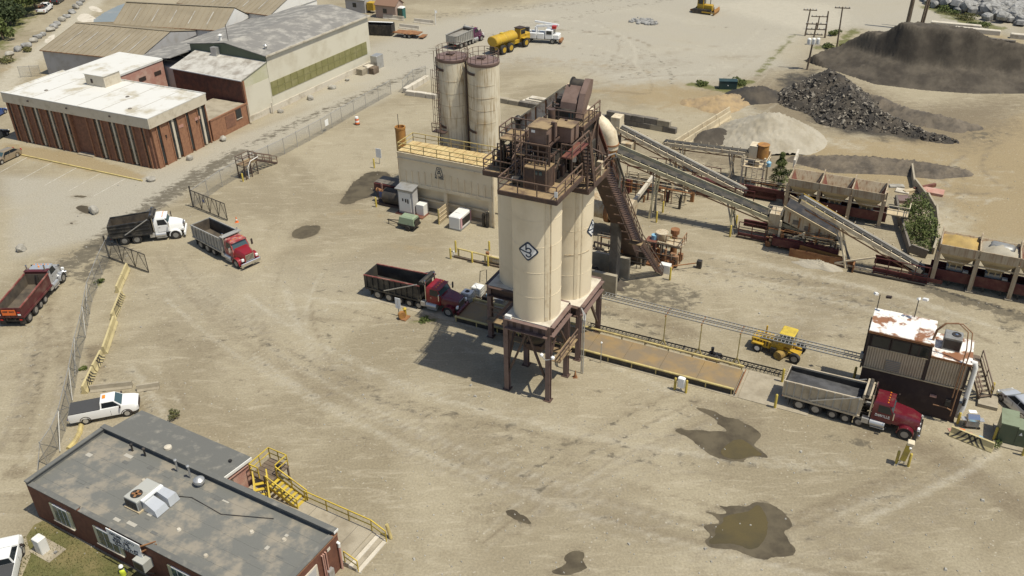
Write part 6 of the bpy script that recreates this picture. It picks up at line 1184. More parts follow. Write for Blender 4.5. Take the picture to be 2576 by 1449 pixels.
# lawn with tufts in front of the wall
def flo(x, y, z=0): return FB + Vector((math.cos(FR) * x - math.sin(FR) * y, math.sin(FR) * x + math.cos(FR) * y, z))
ml = MB().quad(*[flo(x, y, .02) for x, y in ((1.1, -7.1), (.9, -7.7), (1.4, -8.7), (3.2, -9.6), (5.0, -12.0), (6.0, -15), (30, -15), (30, -7.1))]); setting('lawn', ml.mesh('lawn'), 'lawn')
mt = MB(); rr = np.random.default_rng(3)
for _ in range(9000):
    x, y = rr.uniform(1.2, 24), rr.uniform(-13, -7.1)
    if (x < 3 and y < -9.3) or (x < 6 and y < -12): continue
    c = flo(x, y, .02); h = rr.uniform(.05, .16) * (2.0 if rr.random() < .04 else 1); a = rr.uniform(0, 6.28); dx, dy = math.cos(a) * .03, math.sin(a) * .03; b = rr.normal(0, .05, 2)
    mt.add([(c.x - dx, c.y - dy, c.z), (c.x + dx, c.y + dy, c.z), (c.x + b[0], c.y + b[1], c.z + h)], [(0, 1, 2)])
o = link('grass', mt.mesh('grass'), 'leaf_dry'); o['kind'] = 'stuff'; o['label'] = 'short dry grass blades on the lawn before the brick wall'; o['category'] = 'grass'
t = T('utility_box', 'white utility pedestal on a concrete pad beside the lawn', 'utility box', flo(3.7, -9.0), FR)
t.box('pad', 'concrete', -.9, -.5, 0, 1.3, .9, .05); t.bbox('cabinet', 'white_paint', -.4, -.3, .05, .35, .35, 1.35, .05); t.box('hasp', 'grey_steel', .9, .2, .05, 1.05, .4, .2)
# ------------------------------------------------------------------ leafy things
def leaf_cloud(mb, blobs, n, size, rr, flat=.5):
    tot = sum(b[3] ** 2 for b in blobs)
    for bx_, by_, bz_, br_, *sq in blobs:
        sz = sq[0] if sq else 1.0
        for _ in range(int(n * br_ ** 2 / tot)):
            d = rr.normal(0, 1, 3); d /= np.linalg.norm(d) + 1e-9; f = rr.uniform(.45, 1.08) ** .6; p = np.array([bx_, by_, bz_]) + d * br_ * f * np.array([1, 1, sz])
            if p[2] < .02: p[2] = abs(p[2]) * .3 + .02
            u = rr.normal(0, 1, 3); u /= np.linalg.norm(u); w_ = np.cross(u, rr.normal(0, 1, 3)); w_ /= np.linalg.norm(w_) + 1e-9; s_ = size * rr.uniform(.6, 1.4)
            mb.add([p - u * s_, p + w_ * s_ * flat, p + u * s_, p - w_ * s_ * flat], [(0, 1, 2, 3)])
def bush(name, label, loc, r, h, n=500, size=.16, m='leaf', cat='bush', seed=1, group=None, stem=True):
    rr = np.random.default_rng(seed); t = T(name, label, cat, loc, 0, group); bl = [(rr.normal(0, r * .45), rr.normal(0, r * .45), h * rr.uniform(.3, .7), r * rr.uniform(.4, .62), h / (2 * r)) for _ in range(6)]
    mb = t.mb(); leaf_cloud(mb, bl, n, size, rr); t.put('foliage', m, mb)
    if stem:
        for k in range(3): t.tube('stem', 'wood', (0, 0, 0), (rr.normal(0, r * .4), rr.normal(0, r * .4), h * .6), .04, 6, .02)
    return t
bush('shrub', 'green shrub growing under the front wall of the brick building', flo(14.0, -7.9), .8, 1.3, 700, .1, seed=4); bush('shrub', 'small weedy shrub behind the grey wing roof', G(440, 1054), .5, .8, 350, .08, 'leaf_dry', seed=5)
# person in a hi-vis vest under the wall
def person(loc, rz):
    t = T('person', 'person in white hard hat and yellow vest standing beside the brick wall', 'person', loc, rz); P = []
    V = [((0, 0, .95), .14), ((0, 0, 1.15), .15), ((0, 0, 1.38), .17), ((0, 0, 1.5), .07), ((0, .02, 1.66), .105), ((.09, 0, .9), .1), ((.11, .03, .5), .07), ((.12, 0, .1), .055), ((.12, .14, .04), .045), ((-.09, 0, .9), .1), ((-.12, -.02, .5), .07), ((-.13, -.03, .1), .055), ((-.13, .11, .04), .045),
         ((.2, 0, 1.4), .065), ((.27, .03, 1.14), .05), ((.25, .2, .98), .035), ((-.2, 0, 1.4), .065), ((-.28, .02, 1.14), .05), ((-.27, .16, .96), .035)]
    E_ = [(0, 1), (1, 2), (2, 3), (3, 4), (0, 5), (5, 6), (6, 7), (7, 8), (0, 9), (9, 10), (10, 11), (11, 12), (2, 13), (13, 14), (14, 15), (2, 16), (16, 17), (17, 18)]
    me = bpy.data.meshes.new('body'); me.from_pydata([v for v, r in V], E_, []); o = link('body', me, 'denim', t.e); mo = o.modifiers.new('skin', 'SKIN')
    for i, (v, r) in enumerate(V): me.skin_vertices[0].data[i].radius = (r, r)
    me.skin_vertices[0].data[0].use_root = True; o.modifiers.new('sub', 'SUBSURF').levels = 1; o.modifiers['sub'].render_levels = 2
    t.put('vest', 'hivis', t.mb().loft([[(.2 * math.cos(a) * k, .15 * math.sin(a) * k, z) for a in [6.28 * i / 14 for i in range(14)]] for z, k in ((.92, .95), (1.1, .98), (1.3, 1.1), (1.44, .95), (1.5, .5))], caps=False), smooth=2)
    t.put('face', 'skin', t.mb().lathe((0, .025, 0), [(.05, 1.53), (.1, 1.58), (.112, 1.68), (.09, 1.76)], 12), smooth=2); t.put('nose', 'skin', t.mb().tube((0, .13, 1.68), (0, .15, 1.64), .015, 6)); t.put('hard_hat', 'white_gloss', t.mb().lathe((0, .02, 0), [(.17, 1.71), (.15, 1.73), (.14, 1.8), (.08, 1.87), (.01, 1.885)], 16), smooth=2)
    for s_ in (-1, 1):
        hb = t.put('hand', 'skin', t.mb().bbox(s_ * .26 - .03, .16, .9, s_ * .26 + .03, .2, .99, .012))
        for k in range(4): t.put('finger', 'skin', t.mb().tube((s_ * .26 - .022 + .015 * k, .185, .91), (s_ * .26 - .022 + .015 * k, .2, .845 + .008 * abs(k - 1.5)), .008, 5), par=hb)
        t.put('finger', 'skin', t.mb().tube((s_ * .26 - s_ * .03, .18, .95), (s_ * .26 - s_ * .055, .21, .9), .009, 5), par=hb)
person(flo(11.3, -8.2), FR + R(40))
# ------------------------------------------------------------------ vehicles (local axes: x forward, y left)
WM = {}
def wheel_mesh(r, w, kind):
    k = (r, w, kind)
    if k not in WM:
        mb = MB(); prof = [(r * .56, -w / 2), (r * .9, -w / 2), (r, -w * .36), (r, w * .36), (r * .9, w / 2), (r * .56, w / 2)]
        n = 20; rings = [[(q * math.cos(6.28319 * i / n), y, q * math.sin(6.28319 * i / n)) for i in range(n)] for q, y in prof]; mb.loft(rings, caps=False); ty = mb.mesh('tyre')
        mb = MB(); rings = [[(q * math.cos(6.28319 * i / n), y, q * math.sin(6.28319 * i / n)) for i in range(n)] for q, y in ((r * .57, -w * .5), (r * .5, -w * .42), (r * .3, -w * .30), (r * .22, -w * .5), (.02, -w * .52))]; mb.loft(rings)
        rings = [[(q * math.cos(6.28319 * i / n), y, q * math.sin(6.28319 * i / n)) for i in range(n)] for q, y in ((r * .57, w * .5), (r * .5, w * .42), (r * .3, w * .30), (r * .22, w * .5), (.02, w * .52))]; mb.loft(rings)
        WM[k] = (ty, mb.mesh('rim'))
    return WM[k]
def wheel(t, x, y, r, w, rim='chrome', z=None):
    ty, rm = wheel_mesh(r, w, rim); o = link('wheel', ty, 'tyre', t.e, True); o.location = (x, y, r if z is None else z); q = link('rim', rm, rim, o, True); return o
def place(fpx, rpx, side, half):
    f, r = G(*fpx), G(*rpx); h = angle(r, f); n = Vector((-math.sin(h), math.cos(h), 0)); return r - n * (side * half), h, (f - r).length
def dump_truck(label, fpx, rpx, side, cab, bed, lifts=(), rim='rim_metal', inner='grime_and_shade', load=None, rails=None, tarp=True, rib='v', grille='chrome', bedtop=2.75, group='dump trucks in the yard', hood=None, tandem=1.35, orange=False, chrome_cab=False, bumper='chrome', name=None, tail=None, tagtext=None, barm='aluminium', wb=None, cl=0.0, over=1.45):
    loc, h, WB = place(fpx, rpx, side, 1.12); WB = wb or WB; hood = hood or cab
    t = T('dump_truck', label, 'dump truck', loc, h, group)
    for s_ in (-1, 1): t.box('frame_rail', 'black_steel', -1.0, s_ * .42 - .06, .75, WB + .7, s_ * .42 + .06, 1.02)
    for s_ in (-1, 1): wheel(t, WB, s_ * 1.08, .53, .34, rim)
    for x in (0, tandem):
        for s_ in (-1, 1): wheel(t, x, s_ * .98, .53, .6, rim)
        t.tube('axle', 'black_steel', (x, -.9, .53), (x, .9, .53), .1)
    for x in lifts:
        for s_ in (-1, 1): wheel(t, x, s_ * 1.06, .44, .3, 'rim_metal', .44)
    # hood, fenders, cab
    t.put('hood', hood, t.mb().loft([[(WB - .72 - cl, -.95, 1.0), (WB - .72 - cl, .95, 1.0), (WB - .72 - cl, .98, 1.75), (WB - .72 - cl, .8, 2.02), (WB - .72 - cl, -.8, 2.02), (WB - .72 - cl, -.98, 1.75)], [(WB + .2, -.86, .95), (WB + .2, .86, .95), (WB + .2, .84, 1.62), (WB + .2, .62, 1.9), (WB + .2, -.62, 1.9), (WB + .2, -.84, 1.62)], [(WB + .9, -.62, .8), (WB + .9, .62, .8), (WB + .9, .62, 1.45), (WB + .86, .48, 1.68), (WB + .86, -.48, 1.68), (WB + .9, -.62, 1.45)]]), smooth=True)
    for s_ in (-1, 1):
        arc = [(WB + .66 * math.cos(R(a)), .53 + .66 * math.sin(R(a))) for a in range(-8, 200, 16)]; arc2 = [(WB + .58 * math.cos(R(a)), .53 + .58 * math.sin(R(a))) for a in range(-8, 200, 16)]
        m = t.mb(); m.loft([[(x, s_ * .84, z), (x, s_ * 1.27, z), (x2, s_ * 1.27, z2), (x2, s_ * .84, z2)] for (x, z), (x2, z2) in zip(arc, arc2)]); t.put('fender', hood, m, smooth=True)
        hl = t.bbox('headlight', 'lamp_white', WB + .8, s_ * .88 - .15, 1.02, WB + 1.0, s_ * .88 + .15, 1.28, .03)
    t.box('grille', grille, WB + .9, -.52, .82, WB + .96, .52, 1.58)
    for k in range(6): t.box('grille_bar', 'trim_dark', WB + .961, -.46 + k * .16, .88, WB + .967, -.38 + k * .16, 1.5)
    t.bbox('bumper', bumper, WB + .92, -1.2, .42, WB + 1.12, 1.2, .8, .05)
    x0, x1 = WB - 2.15 - cl, WB - .62 - cl
    cb = t.put('cab', cab, t.mb().loft([[(x0, -1.03, .98), (x1 + .08, -1.03, .98), (x1 + .08, 1.03, .98), (x0, 1.03, .98)], [(x0, -1.06, 1.85), (x1 + .1, -1.06, 1.85), (x1 + .1, 1.06, 1.85), (x0, 1.06, 1.85)], [(x0, -.98, 2.62), (x1 - .3, -.98, 2.62), (x1 - .3, .98, 2.62), (x0, .98, 2.62)], [(x0 + .1, -.85, 2.78), (x1 - .5, -.85, 2.78), (x1 - .5, .85, 2.78), (x0 + .1, .85, 2.78)]]), smooth=True)
    t.put('windshield', 'glass_teal', t.mb().add([(x1 + .11, -.92, 1.9), (x1 + .11, .92, 1.9), (x1 - .27, .86, 2.56), (x1 - .27, -.86, 2.56), (x1 + .09, -.92, 1.88), (x1 + .09, .92, 1.88), (x1 - .31, .86, 2.56), (x1 - .31, -.86, 2.56)], HEX), par=cb)
    t.box('visor', cab, x1 - .36, -.95, 2.6, x1 - .05, .95, 2.66, par=cb)
    for s_ in (-1, 1):
        d_ = t.box('door', cab, x0 + .35, min(s_ * 1.045, s_ * 1.075), 1.08, x1 + .02, max(s_ * 1.045, s_ * 1.075), 1.84); t.put('side_window', 'glass', t.mb().add([(x0 + .42, s_ * 1.07, 1.9), (x1 - .02, s_ * 1.07, 1.9), (x1 - .3, s_ * 1.0, 2.54), (x0 + .42, s_ * 1.0, 2.54), (x0 + .42, s_ * 1.04, 1.9), (x1 - .02, s_ * 1.04, 1.9), (x1 - .3, s_ * .98, 2.54), (x0 + .42, s_ * .98, 2.54)], HEX), par=d_)
        t.box('door_handle', 'chrome', x0 + .45, min(s_ * 1.076, s_ * 1.1), 1.62, x0 + .65, max(s_ * 1.076, s_ * 1.1), 1.67, par=d_)
        mr = t.box('mirror', 'chrome' if s_ < 0 else 'trim_dark', x1 + .1, s_ * 1.4 - .1, 1.75, x1 + .18, s_ * 1.4 + .1, 2.4); t.bar('mirror_arm', 'chrome', (x1 + .05, s_ * 1.05, 2.2), (x1 + .12, s_ * 1.36, 2.2), .03, par=mr)
        t.tube('exhaust_stack', 'chrome', (x0 - .12, s_ * .92, 1.1), (x0 - .12, s_ * .92, 3.35), .085, 10)
        t.tube('fuel_tank', 'aluminium', (x0 - .0, s_ * .98, .72), (x0 + 1.15, s_ * .98, .72), .3, 14); t.box('step', 'aluminium', x0 + .1, s_ * 1.15 - .1, .4, x0 + 1.2, s_ * 1.15 + .1, .46); t.box('tool_box', 'aluminium', x0 - .62, s_ * .98 - .24, .55, x0 - .08, s_ * .98 + .24, 1.0)
    for k in range(5): t.put('marker_lamp', 'lamp_amber', t.mb().bbox(x1 - .55, -.72 + k * .36 - .05, 2.77, x1 - .44, -.72 + k * .36 + .05, 2.85, .02), par=cb)
    if chrome_cab: t.put('beacon', 'lamp_amber', t.mb().lathe((x0 + .5, 0, 0), [(.09, 2.79), (.09, 2.9), (.03, 2.95)], 10), par=cb)
    # body
    b0, b1, zf, zt = -over, x0 - .28 - cl * .9, 1.2, bedtop; wd = 1.22
    bd = t.box('bed_floor', inner, b0, -wd + .06, zf - .1, b1, wd - .06, zf)
    for s_ in (-1, 1):
        sd = t.put('bed_side', bed, t.mb().add([(b0, s_ * wd, zf - .15), (b1, s_ * wd, zf - .15), (b1, s_ * wd, zt), (b0, s_ * wd, zt - .25), (b0, s_ * (wd - .06), zf - .15), (b1, s_ * (wd - .06), zf - .15), (b1, s_ * (wd - .06), zt), (b0, s_ * (wd - .06), zt - .25)], HEX))
        t.put('bed_liner', inner, t.mb().add([(b0 + .05, s_ * (wd - .066), zf), (b1 - .05, s_ * (wd - .066), zf), (b1 - .05, s_ * (wd - .066), zt - .08), (b0 + .05, s_ * (wd - .066), zt - .33), (b0 + .05, s_ * (wd - .076), zf), (b1 - .05, s_ * (wd - .076), zf), (b1 - .05, s_ * (wd - .076), zt - .08), (b0 + .05, s_ * (wd - .076), zt - .33)], HEX))
        t.bar('top_rail', rails or bed, (b0 - .03, s_ * wd, zt - .24), (b1, s_ * wd, zt + .02), .13, .12); t.bar('bottom_rail', bed, (b0, s_ * (wd + .03), zf - .12), (b1, s_ * (wd + .03), zf - .12), .14, .18)
        n = 10 if rib == 'v' else 0
        for k in range(n):
            xx = b0 + .25 + (b1 - b0 - .5) * k / (n - 1); t.bar('side_rib', 'bed_silver' if bed == 'bed_tan' else bed, (xx, s_ * (wd + .05), zf), (xx, s_ * (wd + .05), zt - .2 + .02 * k), .12, .1)
        if rib == 'h':
            for z in (zf + .5, zf + .95): t.bar('side_rib', bed, (b0 + .1, s_ * (wd + .03), z), (b1 - .1, s_ * (wd + .03), z), .07, .1)
        t.box('mudflap', 'belt', -.85, s_ * .98 - .3, .25, -.82, s_ * .98 + .3, .95); t.box('tail_light', 'lamp_red', b0 - .06, s_ * .95 - .12, .78, b0 - .0, s_ * .95 + .12, .92)
        if tarp: t.bar('tarp_arm', barm, (b0 + (b1 - b0) * .36, s_ * (wd + .14), zf + .1), (b1 - .2, s_ * (wd + .14), zt + .25), .06, .09)
    hb = t.box('headboard', bed, b1 - .06, -wd + .06, zf - .15, b1, wd - .06, zt + .22); t.box('bed_liner', inner, b1 - .09, -wd + .1, zf, b1 - .065, wd - .1, zt)
    t.box('cab_guard', bed, b1 - .1, -wd, zt + .22, b1 + .55, wd, zt + .3)
    tg = t.box('tailgate', tail or bed, b0 - .06, -wd, zf - .12, b0, wd, zt - .22); t.box('bed_liner', inner, b0 + .005, -wd + .1, zf, b0 + .03, wd - .1, zt - .3)
    for k in (-.6, 0, .6): t.bar('gate_rib', bed, (b0 - .08, k, zf - .1), (b0 - .08, k, zt - .25), .1, .06, par=tg)
    if orange:
        sg = t.box('warning_board', 'orange_plastic', b0 - .16, -.72, zf + .25, b0 - .125, .62, zf + .85, par=tg); write(t, 'trim_dark', 'KEEP BACK', (b0 - .163, .5, zf + .58), (0, -1, 0), (0, 0, 1), .15, .03, par=tg, gap=.2); 
        for s_ in (-1, 1): t.box('tail_light', 'lamp_white', b0 - .13, s_ * 1.0 - .14, zf + .2, b0 - .1, s_ * 1.0 + .14, zf + .36); t.box('tail_light', 'lamp_red', b0 - .13, s_ * 1.0 - .14, zf + .45, b0 - .1, s_ * 1.0 + .14, zf + .6)
    if tarp: t.tube('tarp_roll', 'belt', (b1 + .25, -wd, zt + .44), (b1 + .25, wd, zt + .44), .16, 12); t.box('tarp_housing', bed, b1 - .05, -wd, zt + .3, b1 + .1, wd, zt + .52)
    if load:
        mb = t.mb(); N = 14; vs = []; fs = []; rr = np.random.default_rng(2)
        for i in range(N + 1):
            for j in range(N + 1):
                u, v = i / N, j / N; e = min(1, 2.2 * min(v, 1 - v)) * min(1, 3 * min(u, 1 - u)); vs.append((b0 + .06 + (b1 - b0 - .16) * u, -wd + .08 + (2 * wd - .16) * v, load[1] + .45 * e * (1 + .2 * math.sin(5 * u + 2)) + rr.normal(0, .025)))
        for i in range(N):
            for j in range(N): q = i * (N + 1) + j; fs.append((q, q + N + 1, q + N + 2, q + 1))
        t.put('load', load[0], mb.add(vs, fs), smooth=2)
    t.box('rear_bumper', 'black_steel', b0 + .2, -.9, .5, b0 + .32, .9, .75); t.put('hoist', 'black_steel', t.mb().tube((b1 - .3, 0, .9), (b1 - .1, 0, 2.4), .14, 10))
    if tagtext:
        sx = x0 + .3
        write(t, 'sign_white', tagtext, (sx, -1.083, 1.5), (1, 0, 0), (0, 0, 1), .2, .035, gap=.15, aspect=.55)
    return t
T1 = lambda c, r: (lambda x, y: (644 * c + x / 3, 483 * r + y / 3))
dump_truck('red cab dump truck with black bed and folded tarp waiting on the weighbridge', (1129, 796), (953, 751), -1, 'truck_red', 'bed_black', (2.6, 3.7, 4.8), inner='bed_soot', rails='bed_redrail', rib='v', grille='chrome', hood='truck_wine', bumper='truck_wine', cl=.35)
a = T1(3, 2)
dump_truck('dark red dump truck with tan ribbed bed full of black asphalt by the control house', a(1020, 415), a(228, 187), -1, 'truck_wine', 'bed_tan', (2.7, 3.75, 4.8), inner='bed_soot', load=('asphalt_load', 2.05), rails='bed_tan', hood='truck_wine', tagtext='DANVILLE', bumper='chrome', cl=.6)
a = T1(0, 1)
dump_truck('white cab dump truck with empty black bed driving in at the gate', a(1335, 352), a(950, 397), -1, 'white_gloss', 'bed_black', (), rim='grey_steel', inner='bed_mud', rib='h', bumper='white_gloss', bedtop=2.7)
dump_truck('faded red cab dump truck with empty silver grey bed just inside the gate', a(1795, 572), a(1530, 425), -1, 'truck_faded', 'bed_silver', (2.5,), rim='grey_steel', inner='bed_mud', tarp=False, rib='v', bumper='chrome', hood='truck_red')
dump_truck('silver cab dump truck with maroon bed and orange tail sign outside the fence', a(482, 678), a(227, 978), -1, 'cab_silver', 'bed_maroon', (2.5, 3.5), inner='bed_mud', tarp=False, orange=True, rib='none', hood='cab_silver', chrome_cab=True, rails='bed_redrail', over=.95, bedtop=2.45)
a = T1(1, 0)
dump_truck('distant purple cab dump truck with pale grey loaded bed behind the dust silos', a(1700, 308), a(1548, 365), -1, 'truck_purple', 'bed_silver', (2.5, 3.5), inner='bed_mud', tarp=False, load=('belt_dust', 2.35), hood='truck_purple')
# yellow water truck
loc, h, WB = place((1313, 121), (1267, 137), -1, 1.25)
t = T('water_truck', 'big yellow articulated water tanker parked in the far yard', 'water truck', loc, h); WB = max(WB, 6.2)
for x in (0, 1.9, WB):
    for s_ in (-1, 1): wheel(t, x, s_ * 1.2, .85, .62, 'yellow_machine')
t.put('tank', 'yellow_machine', t.mb().loft([[(x, 1.25 * k * math.cos(R(a)), 2.45 + .95 * k * math.sin(R(a))) for a in range(0, 360, 20)] for x, k in ((-1.7, .9), (-1.6, 1), (WB - 2.2, 1), (WB - 2.1, .9))]), smooth=True); t.box('frame', 'yellow_machine', -1.6, -.6, .9, WB + .6, .6, 1.5)
for x in (-.6, .9, 2.4): t.put('tank_band', 'yellow_paint', t.mb().loft([[(x + d, 1.27 * math.cos(R(a)), 2.45 + .97 * math.sin(R(a))) for a in range(0, 360, 20)] for d in (0, .12)]), smooth=True)
t.bbox('cab', 'yellow_machine', WB - .9, -.75, 1.5, WB + .6, .75, 3.4, .1); t.box('windshield', 'glass', WB + .6, -.62, 2.4, WB + .63, .62, 3.2)
for s_ in (-1, 1): t.box('side_window', 'glass', WB - .7, min(s_ * .75, s_ * .78), 2.4, WB + .45, max(s_ * .75, s_ * .78), 3.2); t.bar('spray_bar', 'black_steel', (-1.9, s_ * .2, 1.1), (-1.9, s_ * 1.2, 1.1), .14); t.put('fender', 'yellow_machine', t.mb().box(WB - .9, s_ * 1.2 - .35, 1.75, WB + .9, s_ * 1.2 + .35, 1.85))
t.bbox('hood', 'yellow_machine', WB + .6, -.75, 1.2, WB + 2.0, .75, 2.3, .12); t.box('roof', 'trim_dark', WB - .95, -.8, 3.41, WB + .7, .8, 3.5); t.tube('exhaust_stack', 'black_steel', (WB + .9, .85, 1.8), (WB + .9, .85, 3.3), .1); t.put('hatch', 'yellow_paint', t.mb().lathe((1.0, 0, 0), [(.4, 3.35), (.4, 3.55), (.1, 3.6)], 14)); t.put('pump', 'black_steel', t.mb().box(-2.0, -.4, .6, -1.6, .4, 1.5))
# white boom truck
loc, h, WB = place((1366, 106), (1336, 107.5), -1, 1.1); WB = 4.6
t = T('boom_truck', 'white service truck with folded boom parked beside the yellow tanker', 'truck', loc, R(-16))
for x in (0, WB):
    for s_ in (-1, 1): wheel(t, x, s_ * 1.0, .5, .4, 'grey_steel')
t.box('frame', 'black_steel', -1.4, -.5, .6, WB + 1.1, .5, .95); t.bbox('cab', 'white_gloss', WB - 1.5, -1.05, .9, WB + .1, 1.05, 2.6, .12); t.bbox('hood', 'white_gloss', WB + .1, -.9, .9, WB + 1.2, .9, 1.75, .12); t.box('windshield', 'glass', WB + .1, -.9, 1.8, WB + .13, .9, 2.45); t.bbox('bumper', 'rust', WB + 1.2, -1.1, .4, WB + 1.7, 1.1, .8, .05)
for s_ in (-1, 1):
    t.box('side_window', 'glass', WB - 1.2, min(s_ * 1.05, s_ * 1.07), 1.75, WB - .2, max(s_ * 1.05, s_ * 1.07), 2.4)
    for k in range(3): t.bbox('locker', 'white_gloss', -1.4 + k * 1.5, s_ * .85 - .3, .9, -.05 + k * 1.5, s_ * .85 + .3, 1.9, .04)
t.tube('boom_post', 'white_gloss', (1.2, 0, 1.0), (1.2, 0, 2.8), .3, 12); t.bar('boom', 'white_gloss', (1.2, .0, 2.9), (WB + .9, .0, 3.3), .4, .4); t.bar('boom', 'white_gloss', (WB + .9, .5, 3.2), (.8, .5, 3.7), .3, .3); t.box('bucket', 'lamp_red', WB - .2, -.9, 2.8, WB + .6, -.2, 3.3); t.box('control_box', 'black_steel', -.9, -.4, 1.9, -.2, .4, 2.6)
# bulldozer
loc = G(1770, 32); t = T('bulldozer', 'yellow tracked bulldozer with blade parked in the pale far yard', 'bulldozer', loc, R(-30))
for s_ in (-1, 1):
    tr = t.put('track', 'tracks', t.mb().pry([(-1.9, .0), (1.7, .0), (2.1, .45), (1.7, .9), (-1.9, .95), (-2.3, .5)], s_ * 1.0 - .28, s_ * 1.0 + .28))
    for k in range(8): t.box('track_shoe', 'black_steel', -1.9 + k * .5, s_ * 1.0 - .3, .93, -1.6 + k * .5, s_ * 1.0 + .3, .99, par=tr)
t.bbox('engine_hood', 'yellow_machine', .1, -.6, .6, 1.9, .6, 1.8, .1); t.bbox('cab', 'yellow_machine', -1.3, -.75, .8, .1, .75, 3.0, .08); t.box('cab_roof', 'yellow_machine', -1.5, -.9, 3.01, .3, .9, 3.12)
for q in ((.11, -.6, 1.9, .14, .6, 2.8), (-1.1, -.78, 1.9, -.1, -.755, 2.8), (-1.1, .755, 1.9, -.1, .78, 2.8)): t.box('window', 'glass', *q)
t.put('blade', 'rust_orange', t.mb().loft([[(2.7, -1.7, .05), (2.9, -1.7, .6), (2.75, -1.7, 1.2), (2.68, -1.7, 1.2), (2.78, -1.7, .6), (2.6, -1.7, .05)], [(2.7, 1.7, .05), (2.9, 1.7, .6), (2.75, 1.7, 1.2), (2.68, 1.7, 1.2), (2.78, 1.7, .6), (2.6, 1.7, .05)]]))
for s_ in (-1, 1): t.bar('push_arm', 'yellow_machine', (0, s_ * 1.35, .45), (2.65, s_ * 1.35, .4), .16)
t.tube('exhaust_stack', 'black_steel', (1.2, .3, 1.8), (1.2, .3, 2.7), .08); t.bar('ripper', 'rust', (-2.2, 0, .5), (-2.9, 0, .3), .5, .3)
# broom tractor
loc, h, WB = place((1996.3, 913), (1903, 884.7), -1, .95)
t = T('broom_tractor', 'small yellow road sweeper tractor with round broom beside the cable tray', 'sweeper', loc, h); WB = min(WB, 3.9)
wheel(t, 0, -.85, .42, .28, 'white_paint'); wheel(t, 0, .85, .42, .28, 'white_paint'); wheel(t, WB, -.95, .5, .34, 'grey_steel'); wheel(t, WB, .95, .5, .34, 'grey_steel')
t.bbox('engine_hood', 'yellow_machine', -.7, -.7, .55, 1.1, .7, 1.35, .1); t.bbox('rear_body', 'yellow_machine', 1.1, -.75, .55, 2.3, .75, 1.3, .06); t.box('frame', 'yellow_machine', -.6, -.4, .4, WB + .3, .4, .56); t.bar('front_beam', 'yellow_machine', (2.3, -.5, .9), (WB + .2, -.5, .7), .16); t.bar('front_beam', 'yellow_machine', (2.3, .5, .9), (WB + .2, .5, .7), .16)
cb = t.put('cab', 'yellow_machine', t.mb().box(1.75, -.72, 1.25, 3.0, .72, 1.6))
for x in (1.8, 2.95):
    for s_ in (-.68, .68): t.bar('cab_post', 'yellow_machine', (x, s_, 1.6), (x, s_, 2.45), .09)
t.bbox('cab_roof', 'yellow_paint', 1.7, -.76, 2.42, 3.05, .76, 2.56, .06); t.box('windshield', 'glass_teal', 2.99, -.62, 1.65, 3.01, .62, 2.42); t.box('side_window', 'glass_teal', 1.9, -.72, 1.65, 2.88, -.7, 2.42); t.box('seat', 'black_steel', 2.0, -.3, 1.6, 2.5, .3, 2.0)
t.put('broom', 'broom_bristle', t.mb().tube((2.0, -1.25, .4), (2.7, 1.15, .4), .42, 18), smooth=True); t.tube('exhaust_stack', 'yellow_machine', (.3, .4, 1.3), (.3, .4, 2.2), .08); t.put('tank', 'yellow_machine', t.mb().tube((.2, -.4, 1.6), (1.2, -.4, 1.6), .22, 12), smooth=True)
for k in range(5): t.box('grille_slot', 'trim_dark', -.4 + k * .28, -.715, .75, -.28 + k * .28, -.702, 1.25)
t.put('fender', 'yellow_machine', t.mb().box(-.5, -1.05, .9, .5, -.68, 1.0)); t.box('hose_reel', 'black_steel', 1.2, -1.0, .4, 1.7, -.76, .9)
